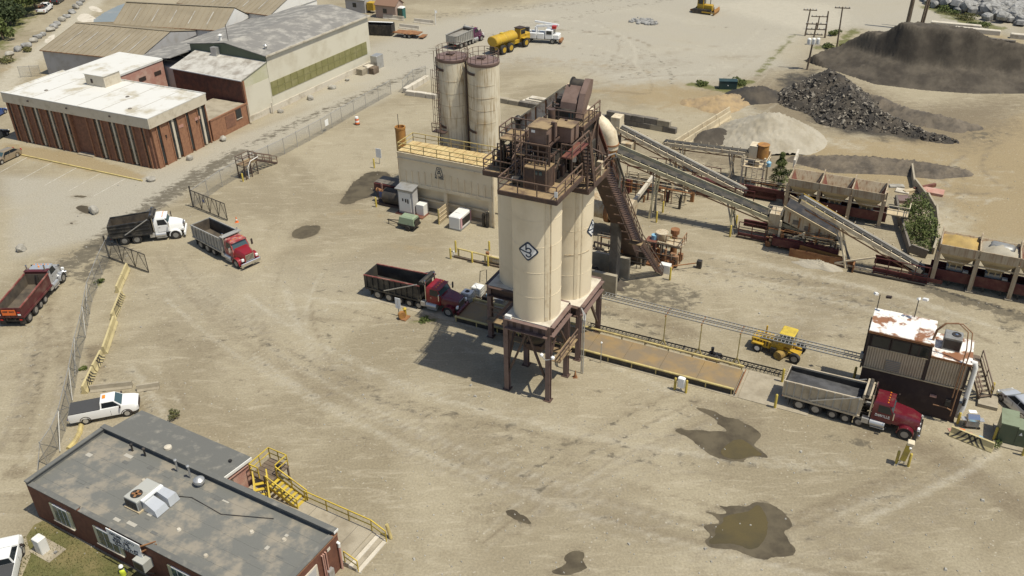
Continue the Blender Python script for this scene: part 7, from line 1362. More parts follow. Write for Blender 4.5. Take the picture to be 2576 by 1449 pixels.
# cars and pickups
def car(label, fpx, rpx, side, m, kind='sedan', wb=None, cat='car', group=None, rz=None, loc=None):
    l2, h, WB = place(fpx, rpx, side, .78)
    if loc is not None: l2 = loc
    WB = wb or WB; h = rz if rz is not None else h
    t = T('pickup_truck' if kind == 'pickup' else 'parked_car', label, cat, l2, h, group); rw = .37 if kind == 'pickup' else .32; hw = .96 if kind == 'pickup' else .86
    for x in (0, WB):
        for s_ in (-1, 1): wheel(t, x, s_ * (hw - .13), rw, .24, 'aluminium')
    def ring(x, zb, zs, zt, w0, w1, w2): return [(x, -w0, zb), (x, w0, zb), (x, w1, zs), (x, w2, zt), (x, -w2, zt), (x, -w1, zs)]
    if kind == 'pickup':
        R_ = [ring(-1.25, .5, .8, 1.05, hw - .08, hw - .04, hw - .06), ring(-1.15, .42, .8, 1.18, hw - .02, hw, hw - .05), ring(WB - .95, .42, .8, 1.2, hw - .02, hw, hw - .05), ring(WB - .1, .42, .85, 1.2, hw - .02, hw, hw - .12), ring(WB + .7, .45, .85, 1.12, hw - .05, hw - .03, hw - .22), ring(WB + .98, .5, .85, 1.02, hw - .2, hw - .12, hw - .3)]
        bd = t.put('body', m, t.mb().loft(R_), smooth=True); cx0, cx1, cz0, cz1 = WB - 1.95, WB - .2, 1.19, 1.78
        t.box('bed_cover', 'tonneau', -1.15, -hw + .08, 1.19, WB - 1.98, hw - .08, 1.25); t.box('bumper', 'chrome' if m == 'white_gloss' else 'trim_dark', -1.4, -hw + .1, .42, -1.26, hw - .1, .68); t.box('grille', 'trim_dark', WB + .98, -.6, .55, WB + 1.03, .6, .92)
    else:
        R_ = [ring(-.95, .45, .6, .78, hw - .14, hw - .08, hw - .2), ring(-.8, .25, .6, .9, hw - .04, hw, hw - .14), ring(-.1, .2, .6, .94, hw - .03, hw, hw - .1), ring(WB - .6, .2, .6, .92, hw - .03, hw, hw - .1), ring(WB + .2, .22, .58, .82, hw - .04, hw - .02, hw - .16), ring(WB + .7, .28, .52, .68, hw - .1, hw - .08, hw - .26), ring(WB + .82, .32, .48, .58, hw - .25, hw - .2, hw - .35)]
        bd = t.put('body', m, t.mb().loft(R_), smooth=True); cx0, cx1, cz0, cz1 = -.55, WB - .35, .9, 1.42
    tw = hw - .3; bx0 = cx0 + (.06 if kind == 'pickup' else .55); bx1 = cx1 - .62; lw = hw - .11
    gh = t.put('cabin', m, t.mb().loft([[(cx0, -lw, cz0), (cx1, -lw, cz0), (cx1, lw, cz0), (cx0, lw, cz0)], [(bx0, -tw, cz1 - .06), (bx1, -tw, cz1 - .06), (bx1, tw, cz1 - .06), (bx0, tw, cz1 - .06)], [(bx0 + .12, -tw + .1, cz1), (bx1 - .12, -tw + .1, cz1), (bx1 - .12, tw - .1, cz1), (bx0 + .12, tw - .1, cz1)]]), smooth=True)
    def pane(nm, pts, n, par): q = [Vector(p) for p in pts]; n = Vector(n) * .012; t.put(nm, 'glass_teal' if nm == 'windshield' else 'glass', t.mb().add([p + n for p in q] + [p - n * 3 for p in q], HEX), par=par)
    L = lambda a, b, f: tuple(x + (y - x) * f for x, y in zip(a, b))
    A = lambda x, s, z: (x, s, z)
    f0, f1 = .1, .9
    lo = lambda f: cz0 + (cz1 - .06 - cz0) * f
    pane('windshield', [A(cx1 + (bx1 - cx1) * f0, -lw + (lw - tw) * f0 + .07, lo(f0)), A(cx1 + (bx1 - cx1) * f0, lw - (lw - tw) * f0 - .07, lo(f0)), A(cx1 + (bx1 - cx1) * f1, lw - (lw - tw) * f1 - .05, lo(f1)), A(cx1 + (bx1 - cx1) * f1, -lw + (lw - tw) * f1 + .05, lo(f1))], (.6, 0, .5), gh)
    pane('rear_window', [A(cx0 + (bx0 - cx0) * f0, -lw + (lw - tw) * f0 + .07, lo(f0)), A(cx0 + (bx0 - cx0) * f0, lw - (lw - tw) * f0 - .07, lo(f0)), A(cx0 + (bx0 - cx0) * f1, lw - (lw - tw) * f1 - .05, lo(f1)), A(cx0 + (bx0 - cx0) * f1, -lw + (lw - tw) * f1 + .05, lo(f1))], (-.8, 0, .4), gh)
    for s_ in (-1, 1):
        y = lambda f: s_ * (lw - (lw - tw) * f)
        n = 1 if kind == 'pickup' else 2
        xa = lambda f: cx0 + (bx0 - cx0) * f + .12; xb = lambda f: cx1 + (bx1 - cx1) * f - .12
        for k in range(n):
            g0 = k / n + (.02 if k else 0); g1 = (k + 1) / n
            pane('side_window', [A(xa(f0) + (xb(f0) - xa(f0)) * g0, y(f0), lo(f0)), A(xa(f0) + (xb(f0) - xa(f0)) * g1, y(f0), lo(f0)), A(xa(f1) + (xb(f1) - xa(f1)) * g1, y(f1), lo(f1)), A(xa(f1) + (xb(f1) - xa(f1)) * g0, y(f1), lo(f1))], (0, s_, .25), gh)
        t.bbox('mirror', 'trim_dark', cx1 - .25, s_ * (hw + .1) - .1, cz0 - .02, cx1 - .12, s_ * (hw + .1) + .08, cz0 + .16, .02); t.bbox('headlight', 'lamp_white', WB + (.72 if kind == 'pickup' else .55), s_ * (hw - .24) - .12, .74 if kind == 'pickup' else .56, WB + (.97 if kind == 'pickup' else .74), s_ * (hw - .24) + .12, .98 if kind == 'pickup' else .68, .03)
        t.box('tail_light', 'lamp_red', (-1.27 if kind == 'pickup' else -.96), s_ * (hw - .16) - .1, .72, (-1.2 if kind == 'pickup' else -.84), s_ * (hw - .16) + .1, .95)
        t.box('door_line', 'trim_dark', cx1 - 1.0, min(s_ * (hw + .001), s_ * (hw - .02)), .5, cx1 - .985, max(s_ * (hw + .001), s_ * (hw - .02)), .95)
        for x in (0, WB): t.put('wheel_arch', 'trim_dark', t.mb().loft([[(x + (rw + .09) * math.cos(R(a)), s_ * (hw - .3), rw + (rw + .09) * math.sin(R(a))), (x + (rw + .09) * math.cos(R(a)), s_ * (hw + .006), rw + (rw + .09) * math.sin(R(a))), (x + (rw + .03) * math.cos(R(a)), s_ * (hw + .006), rw + (rw + .03) * math.sin(R(a))), (x + (rw + .03) * math.cos(R(a)), s_ * (hw - .3), rw + (rw + .03) * math.sin(R(a)))] for a in range(-5, 190, 15)]))
    return t
t = car('white pickup truck with black bed cover parked behind the grey wing roof', (322.7, 1045.3), (219, 1065.3), -1, 'white_gloss', 'pickup', cat='pickup truck'); t.bbox('beacon', 'lamp_amber', 1.55, -.2, 1.79, 1.8, .2, 1.9, .03)
p_ = G(59, 1394); hd = angle(G(140 / 3, 966 + 1449 / 3), G(185 / 3, 966 + 1240 / 3))
n_ = Vector((-math.sin(hd), math.cos(hd), 0)); car('white pickup truck cut off by the lower left picture corner', (10, 10), (0, 10), 1, 'white_gloss', 'pickup', 3.4, 'pickup truck', rz=hd, loc=p_ + n_ * .83 - Vector((math.cos(hd), math.sin(hd), 0)) * 3.4)
car('tan sedan parked along the yellow kerb before the white roofed office', (7.3, 413), (45, 395), 1, 'car_tan', 'sedan', 2.7)
car('silver hatchback parked at the right picture edge behind the green transformer', (2527.7, 1020.3), (2568.7, 1059), 1, 'car_silver', 'sedan', 2.65)
car('blue car at the left picture edge beside the office', (-8, 284), (-36, 300), 1, 'blue_paint', 'sedan', 2.7); car('dark grey car at the left picture edge below the blue one', (-6, 340), (-36, 356), 1, 'car_dark', 'sedan', 2.7)
t = car('white pickup hauling brown junk up the pale road at the top left', (143, 14), (118, 33), -1, 'white_gloss', 'pickup', 3.5, 'pickup truck')
rr = np.random.default_rng(5)
for k in range(14): t.put('junk_piece', ('rust', 'wood', 'grime_and_shade', 'maroon')[k % 4], t.mb().bar((rr.uniform(-1.0, .4), rr.uniform(-.7, .7), 1.3 + rr.uniform(0, .5)), (rr.uniform(-.6, 1.2), rr.uniform(-.7, .7), 1.3 + rr.uniform(0, .6)), rr.uniform(.15, .4), rr.uniform(.1, .3)))
car('dark car driving away at the top left edge of the road', (168, -2), (150, 10), -1, 'car_dark', 'sedan', 2.7)
# flatbed trailer and black roll-off box in the far yard
t = T('flatbed_trailer', 'rusty brown flatbed equipment trailer parked beside the black box', 'trailer', G(1028, 92), R(-20))
t.box('deck', 'rust', -2.6, -1.1, .75, 2.6, 1.1, .9); t.put('ramp', 'rust', t.mb().box(2.6, -1.1, .3, 3.6, 1.1, .42)); t.bar('drawbar', 'rust', (-2.6, .6, .7), (-4.0, 0, .6), .12); t.bar('drawbar', 'rust', (-2.6, -.6, .7), (-4.0, 0, .6), .12)
for x in (-.2, .75):
    for s_ in (-1, 1): wheel(t, x, s_ * 1.2, .4, .25, 'grey_steel'); t.box('fender', 'rust', x - .45, s_ * 1.25 - .16, .84, x + .45, s_ * 1.25 + .16, .88)
t = T('roll_off_box', 'black open topped container standing behind the warehouse corner', 'container', G(958, 86), R(-12))
t.box('floor', 'black_steel', -2.6, -1.1, .15, 2.6, 1.1, .25)
for s_ in (-1, 1):
    t.box('side', 'black_steel', -2.6, s_ * 1.13 - .04, .15, 2.6, s_ * 1.13 + .04, 2.1)
    for k in range(7): t.bar('side_rib', 'black_steel', (-2.4 + k * .8, s_ * 1.2, .2), (-2.4 + k * .8, s_ * 1.2, 2.1), .12, .1)
for x in (-2.62, 2.62): t.box('end', 'black_steel', x - .04, -1.1, .15, x + .04, 1.1, 2.1)
t.box('lid_sheet', 'white_paint', -2.6, .6, 2.12, 2.4, 1.1, 2.2)
# ------------------------------------------------------------------ chain link fences
def fence(label, pts, h=2.3, gap=3.0, signs=(), lean=None, brace=()):
    P = [G(*p) for p in pts]; t = T('chain_link_fence', label, 'fence', P[0], 0); o = P[0]; run_ = 0; k = 0
    for p, q in zip(P[:-1], P[1:]):
        p, q = p - o, q - o; L = (q - p).length; n = max(1, round(L / gap)); a = angle(p, q)
        for i in range(n):
            s0, s1 = p.lerp(q, i / n), p.lerp(q, (i + 1) / n); l = (s1 - s0).length
            t.tube('fence_post', 'galv', s0, s0 + Vector((0, 0, h + .1)), .04, 6); t.tube('top_rail', 'galv', s0 + Vector((0, 0, h)), s1 + Vector((0, 0, h)), .028, 5)
            me = MB().quad((0, 0, .05), (l, 0, .05), (l, 0, h - .02), (0, 0, h - .02)).mesh('mesh_panel'); m = link('mesh_panel', me, 'chain_link', t.e); m.location = s0; m.rotation_euler = (0, 0, a)
            if k in brace: t.tube('brace_rod', 'grey_steel', s0 + Vector((0, 0, .2)), s1 + Vector((0, 0, h - .1)), .03, 5); t.tube('brace_rod', 'grey_steel', s1 + Vector((0, 0, h - .1)), s1 + (s1 - s0) * .9 + Vector((0, 0, .2)), .03, 5)
            if k in signs: c = s0.lerp(s1, .5); u = (s1 - s0).normalized(); nrm = Vector((u.y, -u.x, 0)) * .03; t.put('sign_plate', 'sign_white', t.mb().bar(c - u * .4 + nrm + Vector((0, 0, 1.3)), c + u * .4 + nrm + Vector((0, 0, 1.3)), .03, .9))
            k += 1
    t.tube('fence_post', 'galv', P[-1] - o, P[-1] - o + Vector((0, 0, h + .1)), .04, 6); return t
fence('chain link fence along the road between the gate and the block wall', [(488, 521), (560, 470), (640, 425), (717, 388), (811, 337), (861, 307), (921, 272), (984, 237)], signs=(3, 9, 16, 19, 20), brace=(21, 22, 23))
fence('chain link fence with slanted braces running down the left side of the yard', [(277, 650), (258, 690), (232, 760), (216, 850), (203, 900), (190, 975), (165, 1085), (147, 1130), (120, 1170)], gap=2.6, brace=(2, 4, 6, 8, 10, 12, 14))
fence('short dark fence beside the far dust silo loading wall', [(1014, 233), (1040, 205), (1072, 195)], h=2.0)
fence('short chain link fence on the dry slope left of the grey shed', [(52, 195), (80, 193), (104, 192)], h=1.9, gap=2.4)
def gate_leaf(label, p, q, h=2.3, tri=4, post=None):
    p, q = G(*p), G(*q); t = T('swing_gate', label, 'gate', p, angle(p, q)); L = (q - p).length
    for z in (.12, h): t.bar('gate_rail', 'black_steel', (0, 0, z), (L, 0, z), .07)
    for k in range(tri + 1): t.bar('gate_stile', 'black_steel', (L * k / tri, 0, .12), (L * k / tri, 0, h), .06)
    for k in range(tri): t.bar('gate_brace', 'black_steel', (L * k / tri, 0, .15), (L * (k + .5) / tri, 0, h - .05), .04); t.bar('gate_brace', 'black_steel', (L * (k + .5) / tri, 0, h - .05), (L * (k + 1) / tri, 0, .15), .04)
    t.put('mesh_panel', 'chain_link', t.mb().quad((0, .01, .12), (L, .01, .12), (L, .01, h), (0, .01, h))); t.tube('gate_post', 'black_steel', (-.12, 0, 0), (-.12, 0, h + .5), .1, 8); return t
t = gate_leaf('open steel gate leaf swung inward behind the red cab truck', (488, 521), (573, 556)); t.box('sign_plate', 'blue_paint', 2.2, -.06, 1.3, 2.6, -.04, 1.7)
gate_leaf('open steel gate leaf standing behind the first yellow barrier', (277, 650), (375, 687), tri=3)
# ------------------------------------------------------------------ concrete traffic barriers
BP = [(-.3, 0), (.3, 0), (.3, .08), (.16, .32), (.09, .84), (-.09, .84), (-.16, .32), (-.3, .08)]
def barrier(label, p, q, striped=False, m='barrier_yellow', group='yellow concrete barriers', rng_=None, hh=1.0):
    p, q = G(*p), G(*q); L = (q - p).length - .06; t = T('traffic_barrier', label, 'barrier', p, angle(p, q), group)
    t.put('block', m, t.mb().prx([(y, z * hh) for y, z in BP], 0.03, L)); t.box('lift_slot', 'barrier_black', L * .3, -.31, 0, L * .3 + .3, .31, .06)
    if striped:
        n = int(L / .42)
        for k in range(n):
            x = .12 + k * (L - .3) / n; sl = .3 if k < n / 2 else -.3
            for s_ in (-1, 1): t.put('stripe', 'barrier_black', t.mb().add([(x + (sl > 0) * .0, s_ * .308, .1), (x + .17, s_ * .308, .1), (x + .17 + sl, s_ * .172, .34 * hh), (x + sl, s_ * .172, .34 * hh), (x + .17 + sl * 2, s_ * .098, .83 * hh), (x + sl * 2, s_ * .098, .83 * hh)], [(0, 1, 2, 3), (3, 2, 4, 5)]))
    return t
BC = [((322, 678), (309, 708), 0, 'plain faded yellow barrier at the top end of the left barrier line'), ((309, 708), (296, 738), 0, 'plain yellow barrier, second from the top of the left line'), ((309, 745), (284, 808), 1, 'black striped yellow barrier between two plain ones in the left line'), ((290, 812), (263, 892), 0, 'long plain yellow barrier in the middle of the left line'), ((258, 898), (237, 938), 1, 'black striped barrier above the last one of the left line'), ((236, 940), (212, 992), 1, 'black striped barrier at the lower end of the left line near the white pickup')]
for p, q, s_, lb in BC: barrier(lb, p, q, s_)
barrier('black and yellow striped barrier in front of the green transformer', (2388, 1092), (2498, 1136), 1, group=None)
barrier('grey concrete block barrier behind the white pickup roof', (228, 984), (336, 972), 0, 'concrete', 'grey concrete blocks behind the white pickup', hh=.7); barrier('short grey concrete block right of the white pickup', (345, 983), (404, 974), 0, 'concrete', 'grey concrete blocks behind the white pickup', hh=.7)
for i, (p, q) in enumerate((((962 / 3 + 644, 46), (1120 / 3 + 644, 52)), ((1195 / 3 + 644, 56), (1345 / 3 + 644, 62)), ((1085 / 3 + 644, 70), (1235 / 3 + 644, 76)))): barrier(('pale barrier beside the small brown hut in the far yard', 'pale barrier furthest right near the thin sign post in the far yard', 'pale barrier behind the rusty flatbed trailer')[i], p, q, 0, 'concrete_pale', 'pale barriers in the far yard')
hose = MB().pipe([G(205, 1066), G(200, 1090, .03), G(188, 1112, .03), G(172, 1130, .03)], .22, 8); one('yellow_kerb', 'yellow_faded', hose, 'curved yellow kerb pipe running from the pickup to the brick building', 'kerb', smooth=True)
# block wall behind the plant, block by block
def block_wall(label, p, q, rows, L=1.85, h=.75, d=.75, m=('concrete_dark', 'concrete_dark', 'concrete'), top=None, seed=1):
    p, q = G(*p), G(*q); t = T('block_wall', label, 'wall', p, angle(p, q)); n = int((q - p).length / L); rr = np.random.default_rng(seed)
    for r_ in range(rows):
        for k in range(n - (r_ % 2)):
            x = k * L + (L / 2 if r_ % 2 else 0) + .02; dz = rr.uniform(-.02, .02); dy = rr.uniform(-.05, .05); t.bbox('block', m[int(rr.integers(0, 3))] if top is None or r_ < rows - 1 else top, x, dy, r_ * h + .005, x + L - .05, d + dy, (r_ + 1) * h - .03 + dz, .05)
    return t
block_wall('two course wall of big grey concrete blocks behind the belt conveyors', (1509, 303), (1722, 342), 2, h=.85, L=2.0); block_wall('single course of concrete blocks behind the dust silos', (1020, 240), (1106, 252), 1, h=.8, top='concrete_pale', seed=3); block_wall('low pale block wall leading away beside the dust silos', (1024, 236), (1083, 200), 1, h=.9, top='concrete_pale', seed=5)
t = block_wall('low dark block wall with stacked slabs between dust silos and tower', (1252, 258), (1400, 284), 1, h=.8, seed=4)
for k in range(4): t.box('slab', 'concrete_pale', 3 + k * .5, .9 + k * .4, .02 + .22 * k, 6.2 + k * .4, 2.0 + k * .4, .2 + .22 * k)
for i, (p, q) in enumerate((((1693, 372), (1834, 285)), ((1716, 372), (1836, 296)))):
    for k in range(4):
        f0, f1 = k / 4, (k + 1) / 4; barrier(('first', 'second', 'third', 'last')[k] + ' pale concrete barrier from the near end in the ' + ('left', 'right')[i] + ' slanting row', (p[0] + (q[0] - p[0]) * f0, p[1] + (q[1] - p[1]) * f0), (p[0] + (q[0] - p[0]) * f1, p[1] + (q[1] - p[1]) * f1), 0, 'concrete_cream', 'slanting double barrier row of the gravel bay', hh=1.25)
# ------------------------------------------------------------------ yellow bollards
bol = [((1134, 651), 'beside the yellow pipe rail, leftmost', 1.35), ((1147, 635), 'at the left end of the yellow pipe rail, rear', 1.5), ((1188, 661), 'in front of the yellow pipe rail, third from left', 1.35), ((1228, 670), 'in front of the yellow pipe rail against the silo', 1.35), ((1231, 630), 'behind the yellow pipe rail near the silo', 1.2), ((947, 521), 'left of the rusty burner shell', 1.35), ((942, 423), 'left of the maroon duct trough', 1.4), ((1667, 535), 'right of the middle conveyor legs', 1.5), ((1651, 560), 'in front of the middle conveyor legs', 1.5), ((1836, 596), 'at the left end of the red screen frame, front', 1.5), ((1851, 570), 'behind the red screen frame near the conveyor tail', 1.5), ((1686, 623), 'right of the pump skid platform', 1.45), ((1685, 705), 'right of the lower stair foot', 1.6), ((1967, 961), 'behind the tail of the loaded dump truck', 1.45), ((1949, 1026), 'left of the tail of the loaded dump truck', 1.45), ((2254, 1166), 'left of the ticket kiosk', 1.3), ((2284, 1174), 'right of the ticket kiosk', 1.35), ((1697, 980), 'left of the white box beside the weighbridge', 1.3), ((1725, 989), 'right of the white box beside the weighbridge', 1.4), ((2491, 995), 'behind the concrete step of the control house', 1.4), ((2499, 1107), 'between the striped barrier and the transformer', 1.35), ((2408, 1066), 'at the corner of the control house', 1.2), ((2572, 1146), 'in front of the transformer at the right edge', 1.4), ((612, 457), 'beside the brown stile steps', 1.2), ((2146, 960), 'beside the left corner of the control house', 1.6)]
for (x, y), wh, h in bol:
    t = T('bollard', 'yellow steel bollard ' + wh, 'bollard', G(x, y), 0, 'yellow bollards'); t.put('post', 'yellow_bollard', t.mb().lathe((0, 0, 0), [(.11, 0), (.11, h - .08), (.085, h - .03), (.03, h)], 14), smooth=True); t.put('footing', 'concrete', t.mb().lathe((0, 0, 0), [(.2, 0), (.19, .03)], 12))
# yellow pipe rail with tank
t = T('pipe_rail', 'yellow pipe guard rail with horizontal tank left of the silos', 'rail', G(1152, 648), PA)
t.tube('rail_pipe', 'yellow_faded', (0, 0, 1.15), (5.4, 0, 1.05), .1, 10)
for x in (.1, 3.4): t.tube('rail_leg', 'yellow_faded', (x, 0, 0), (x, 0, 1.15), .1, 10)
t.tube('tank', 'cream_dirty', (3.6, .4, .6), (6.5, .4, .6), .42, 18); t.put('flange', 'rust', t.mb().tube((3.5, .4, .9), (3.5, .4, 1.3), .2, 10)); t.bar('skid_beam', 'wood', (-.4, -.1, .12), (6.5, -.1, .12), .24, .24); t.put('valve', 'white_paint', t.mb().tube((-.5, 0, .1), (-.5, 0, .7), .1, 8))
# totes, pump, poles beside the scale
for (x, y), lb in (((1177, 756), 'white caged liquid tote with open top nearest the red truck hood'), ((1203, 742), 'white caged liquid tote behind the open one')):
    t = T('liquid_tote', lb, 'tote', G(x, y), PA, 'white liquid totes'); t.box('pallet', 'wood', -.6, -.55, 0, .6, .55, .14); t.bbox('tank', 'plastic_ibc', -.57, -.52, .15, .57, .52, 1.1, .08); t.put('lid', 'grime_and_shade' if 'open' in lb and 'nearest' in lb else 'plastic_ibc', t.mb().lathe((0, 0, 0), [(.24, 1.1), (.22, 1.14)], 14))
    for k in range(5): t.bar('cage_bar', 'galv', (-.6 + .3 * k, -.55, .14), (-.6 + .3 * k, -.55, 1.12), .03); t.bar('cage_bar', 'galv', (.6, -.55 + .27 * k, .14), (.6, -.55 + .27 * k, 1.12), .03)
    for z in (.45, .8, 1.12): t.bar('cage_bar', 'galv', (-.6, -.56, z), (.6, -.56, z), .03); t.bar('cage_bar', 'galv', (.61, -.55, z), (.61, .55, z), .03)
t = T('spray_mast', 'thin bent black spray mast with pump beside the white totes', 'mast', G(1226, 757), PA); t.pipe('mast_pipe', 'black_steel', [(0, 0, .1), (-.05, .1, 3.6), (-1.2, .9, 2.7), (-1.3, .9, 1.4)], .04, 6); t.bbox('pump', 'black_steel', -.5, -.3, 0, .3, .3, .6, .06); t.put('motor', 'blue_light', t.mb().lathe((.05, 0, 0), [(.15, .6), (.15, .85), (.05, .9)], 10)); t.box('pipe_box', 'galv', .6, .2, .0, 1.6, .9, .35)
t = T('sign_stand', 'white notice board with orange hose reel left of the waiting truck', 'sign', G(1004, 795), PA); t.tube('post', 'galv', (0, 0, 0), (0, 0, 1.9), .05); t.box('board', 'sign_white', -.3, -.04, .9, .3, .0, 2.1); t.put('hose_reel', 'rust_orange', t.mb().tube((.4, -.2, .45), (.7, -.4, .45), .38, 14)); t.put('hydrant', 'yellow_paint', t.mb().lathe((.6, .2, 0), [(.15, 0), (.15, .8), (.2, .9), (.08, 1.05)], 12), smooth=True); t.bbox('base', 'rust', .3, -.6, 0, 1.1, .4, .12, .03)
t = T('sign_stand', 'pale yellow sign board on a post left of the filter house stack', 'sign', G(955, 412), PA); t.tube('post', 'galv', (0, .05, 0), (0, .05, 2.2), .05); t.box('board', 'sign_white', -.42, -.05, .9, .42, 0, 2.2)
t = T('control_post', 'white terminal box on yellow legs beside the weighbridge rail', 'terminal', G(1712, 984), PA); t.tube('leg', 'galv', (0, 0, 0), (0, 0, .5), .06); t.bbox('box', 'white_gloss', -.32, -.2, .5, .32, .2, 1.5, .08); t.box('base', 'concrete', -.4, -.3, 0, .4, .3, .06)
t = T('ticket_kiosk', 'leaning yellow ticket kiosk post between two bollards', 'kiosk', G(2267, 1170), PA); t.put('mast', 'yellow_bollard', t.mb().loft([[(-.2, -.1, .5), (.2, -.1, .5), (.2, .1, .5), (-.2, .1, .5)], [(.0, -.1, 2.2), (.42, -.1, 2.2), (.42, .15, 2.2), (.0, .15, 2.2)]])); t.bbox('head_box', 'cream_steel', .0, -.25, 2.2, .5, .3, 2.45, .04); t.put('camera', 'white_gloss', t.mb().bar((.3, -.35, 2.0), (.3, -.1, 2.05), .16)); 
for x, y in ((-.35, -.25), (-.35, .25), (.2, .25)): t.bar('leg', 'galv', (x, y, 0), (0, 0, .7), .06)
t = T('weigh_light', 'small grey post with white signal head beside the near weighbridge rail', 'post', G(1511, 913), PA); t.tube('post', 'galv', (0, 0, 0), (0, 0, 2.2), .04); t.put('head', 'white_gloss', t.mb().lathe((0, 0, 0), [(.06, 2.15), (.1, 2.25), (.03, 2.35)], 10))
t = T('bucket_pallet', 'wooden pallet stacked with black lidded buckets beside the weighbridge', 'pallet', G(1797, 903), PA); t.box('pallet', 'wood', -.6, -.5, 0, .6, .5, .13)
for k in range(8):
    x, y, z = -.42 + .28 * (k % 4), -.28 + .5 * (k // 4), .13; b = t.put('bucket', 'white_paint' if k % 3 == 0 else 'black_steel', t.mb().lathe((x, y, z), [(.12, 0), (.15, .36)], 12)); t.put('lid', 'black_steel', t.mb().lathe((x, y, z), [(.165, .36), (.165, .41)], 12), par=b)
b = t.put('bucket', 'black_steel', t.mb().lathe((-.3, .2, .55), [(.12, 0), (.15, .5)], 12))
t = T('transformer_box', 'big green metal transformer cabinet at the right picture edge', 'transformer', G(2505, 1112), PA)
t.box('pad', 'concrete', -.2, -.5, 0, 2.6, 2.4, .12); t.box('body', 'green_box', 0, 0, .12, 1.2, 2.0, 1.9); t.box('body', 'green_box', 1.21, 0, .12, 2.2, 1.4, 1.75); t.put('lid', 'green_lid', t.mb().box(-.05, -.05, 1.9, 1.22, 2.1, 1.98)); t.put('lid', 'green_lid', t.mb().box(1.225, -.05, 1.75, 2.25, 1.45, 1.83)); t.put('warning_plate', 'sign_white', t.mb().add([(1.35, -.01, 1.2), (1.6, -.01, 1.2), (1.48, -.01, 1.5)], [(0, 1, 2)])); t.bar('door_gap', 'trim_dark', (1.2, -.006, .2), (1.2, -.006, 1.8), .03, .01)
bush('weed_tuft', 'weeds at the foot of the green transformer', G(2512, 1122), .4, .45, 220, .07, 'leaf', 'weeds', 8, stem=False)
t = T('barbecue_grill', 'silver barbecue grill on wheels behind the striped barrier', 'grill', G(2441, 1074), R(-10)); t.box('cart', 'grey_steel', -.5, -.3, .25, .5, .3, .75)
for x in (-.45, .45):
    for y in (-.25, .25): t.bar('leg', 'black_steel', (x, y, 0), (x, y, .3), .05)
t.put('hood', 'chrome', t.mb().prx([(-.3, .78), (.3, .78), (.3, 1.05), (.1, 1.25), (-.15, 1.2), (-.3, 1.0)], -.45, .45)); t.box('shelf', 'aluminium', .5, -.25, .8, .85, .25, .84); t.box('shelf', 'aluminium', -.85, -.25, .8, -.5, .25, .84); t.tube('wheel', 'tyre', (.55, -.28, .12), (.55, -.2, .12), .12, 12); t.box('cloth', 'sign_white', -.3, .2, 1.26, .3, .6, 1.29)
for i, (x, y, m) in enumerate(((2395, 1082, 'brick_pink'), (2440, 1094, 'brick_pink'), (2466, 1103, 'blue_light'), (2420, 1085, 'orange_plastic'))): one('paver_scrap', m, MB().box(-.3, -.2, 0, .3, .2, .05), ('pinkish slab lying left behind the striped barrier', 'pinkish slab lying in the middle behind the striped barrier', 'blue board lying near the transformer', 'orange scrap beside the grill')[i], 'scrap', loc=G(x, y), rz=R(20 * i))
# stile over the fence
t = T('crossover_stair', 'brown steel crossover stair with platform beside the road fence', 'stair', G(612, 452), angle(G(612, 452), G(690, 412)))
Ls = (G(690, 412) - G(612, 452)).length
t.box('deck', 'brown_deck', .1, -.5, 1.9, 2.4, .9, 1.98); t.rail('brown_rail', [(.1, -.5, 1.95), (2.4, -.5, 1.95), (2.4, .9, 1.95), (.1, .9, 1.95), (.1, -.5, 1.95)], step=1.2)
for x in (.15, 1.25, 2.35):
    for y in (-.45, .85): t.bar('leg', 'brown_steel', (x, y, 0), (x, y, 1.9), .1)
for y in (-.45, .85): t.bar('brace', 'brown_steel', (.15, y, .1), (2.35, y, 1.85), .07); t.bar('brace', 'brown_steel', (2.35, y, .1), (.15, y, 1.85), .07)
t.stair('brown_steel', (Ls + .3, .2, .05), (2.4, .2, 1.9), 1.0, (0, 1, 0), n=7, rail_m='brown_rail'); t.pipe('white_pipe', 'white_paint', [(.5, -.6, .1), (.6, -.6, 1.6), (1.2, -.6, 2.3), (2.6, -.6, 2.4)], .05)
# cones and traffic drum
def cone(label, x, y, m='orange_plastic', h=.75):
    t = T('traffic_cone', label, 'cone', G(x, y), 0, 'traffic cones'); t.bbox('base', m, -.2, -.2, 0, .2, .2, .05, .02); t.put('cone_body', m, t.mb().lathe((0, 0, 0), [(.15, .05), (.03, h)], 14), smooth=True)
    if m == 'orange_plastic': t.put('collar', 'sign_white', t.mb().lathe((0, 0, 0), [(.112, h * .38), (.084, h * .58)], 14))
cone('orange traffic cone near the open gate leaf', 596, 559); cone('dull brown cone at the foot of the front silo frame', 1447, 949, 'rust'); cone('orange cone beside the rusty screen bin', 2117, 662)
t = T('traffic_drum', 'orange and white striped traffic drum on a rubble patch by the fence', 'traffic drum', G(899, 313), 0); t.put('base', 'tyre', t.mb().lathe((0, 0, 0), [(.42, 0), (.4, .12)], 16))
for k in range(4): t.put('band', 'orange_plastic' if k % 2 == 0 else 'sign_white', t.mb().lathe((0, 0, 0), [(.34 - .025 * k, .12 + .27 * k), (.33 - .025 * k, .38 + .27 * k)], 18), smooth=True)
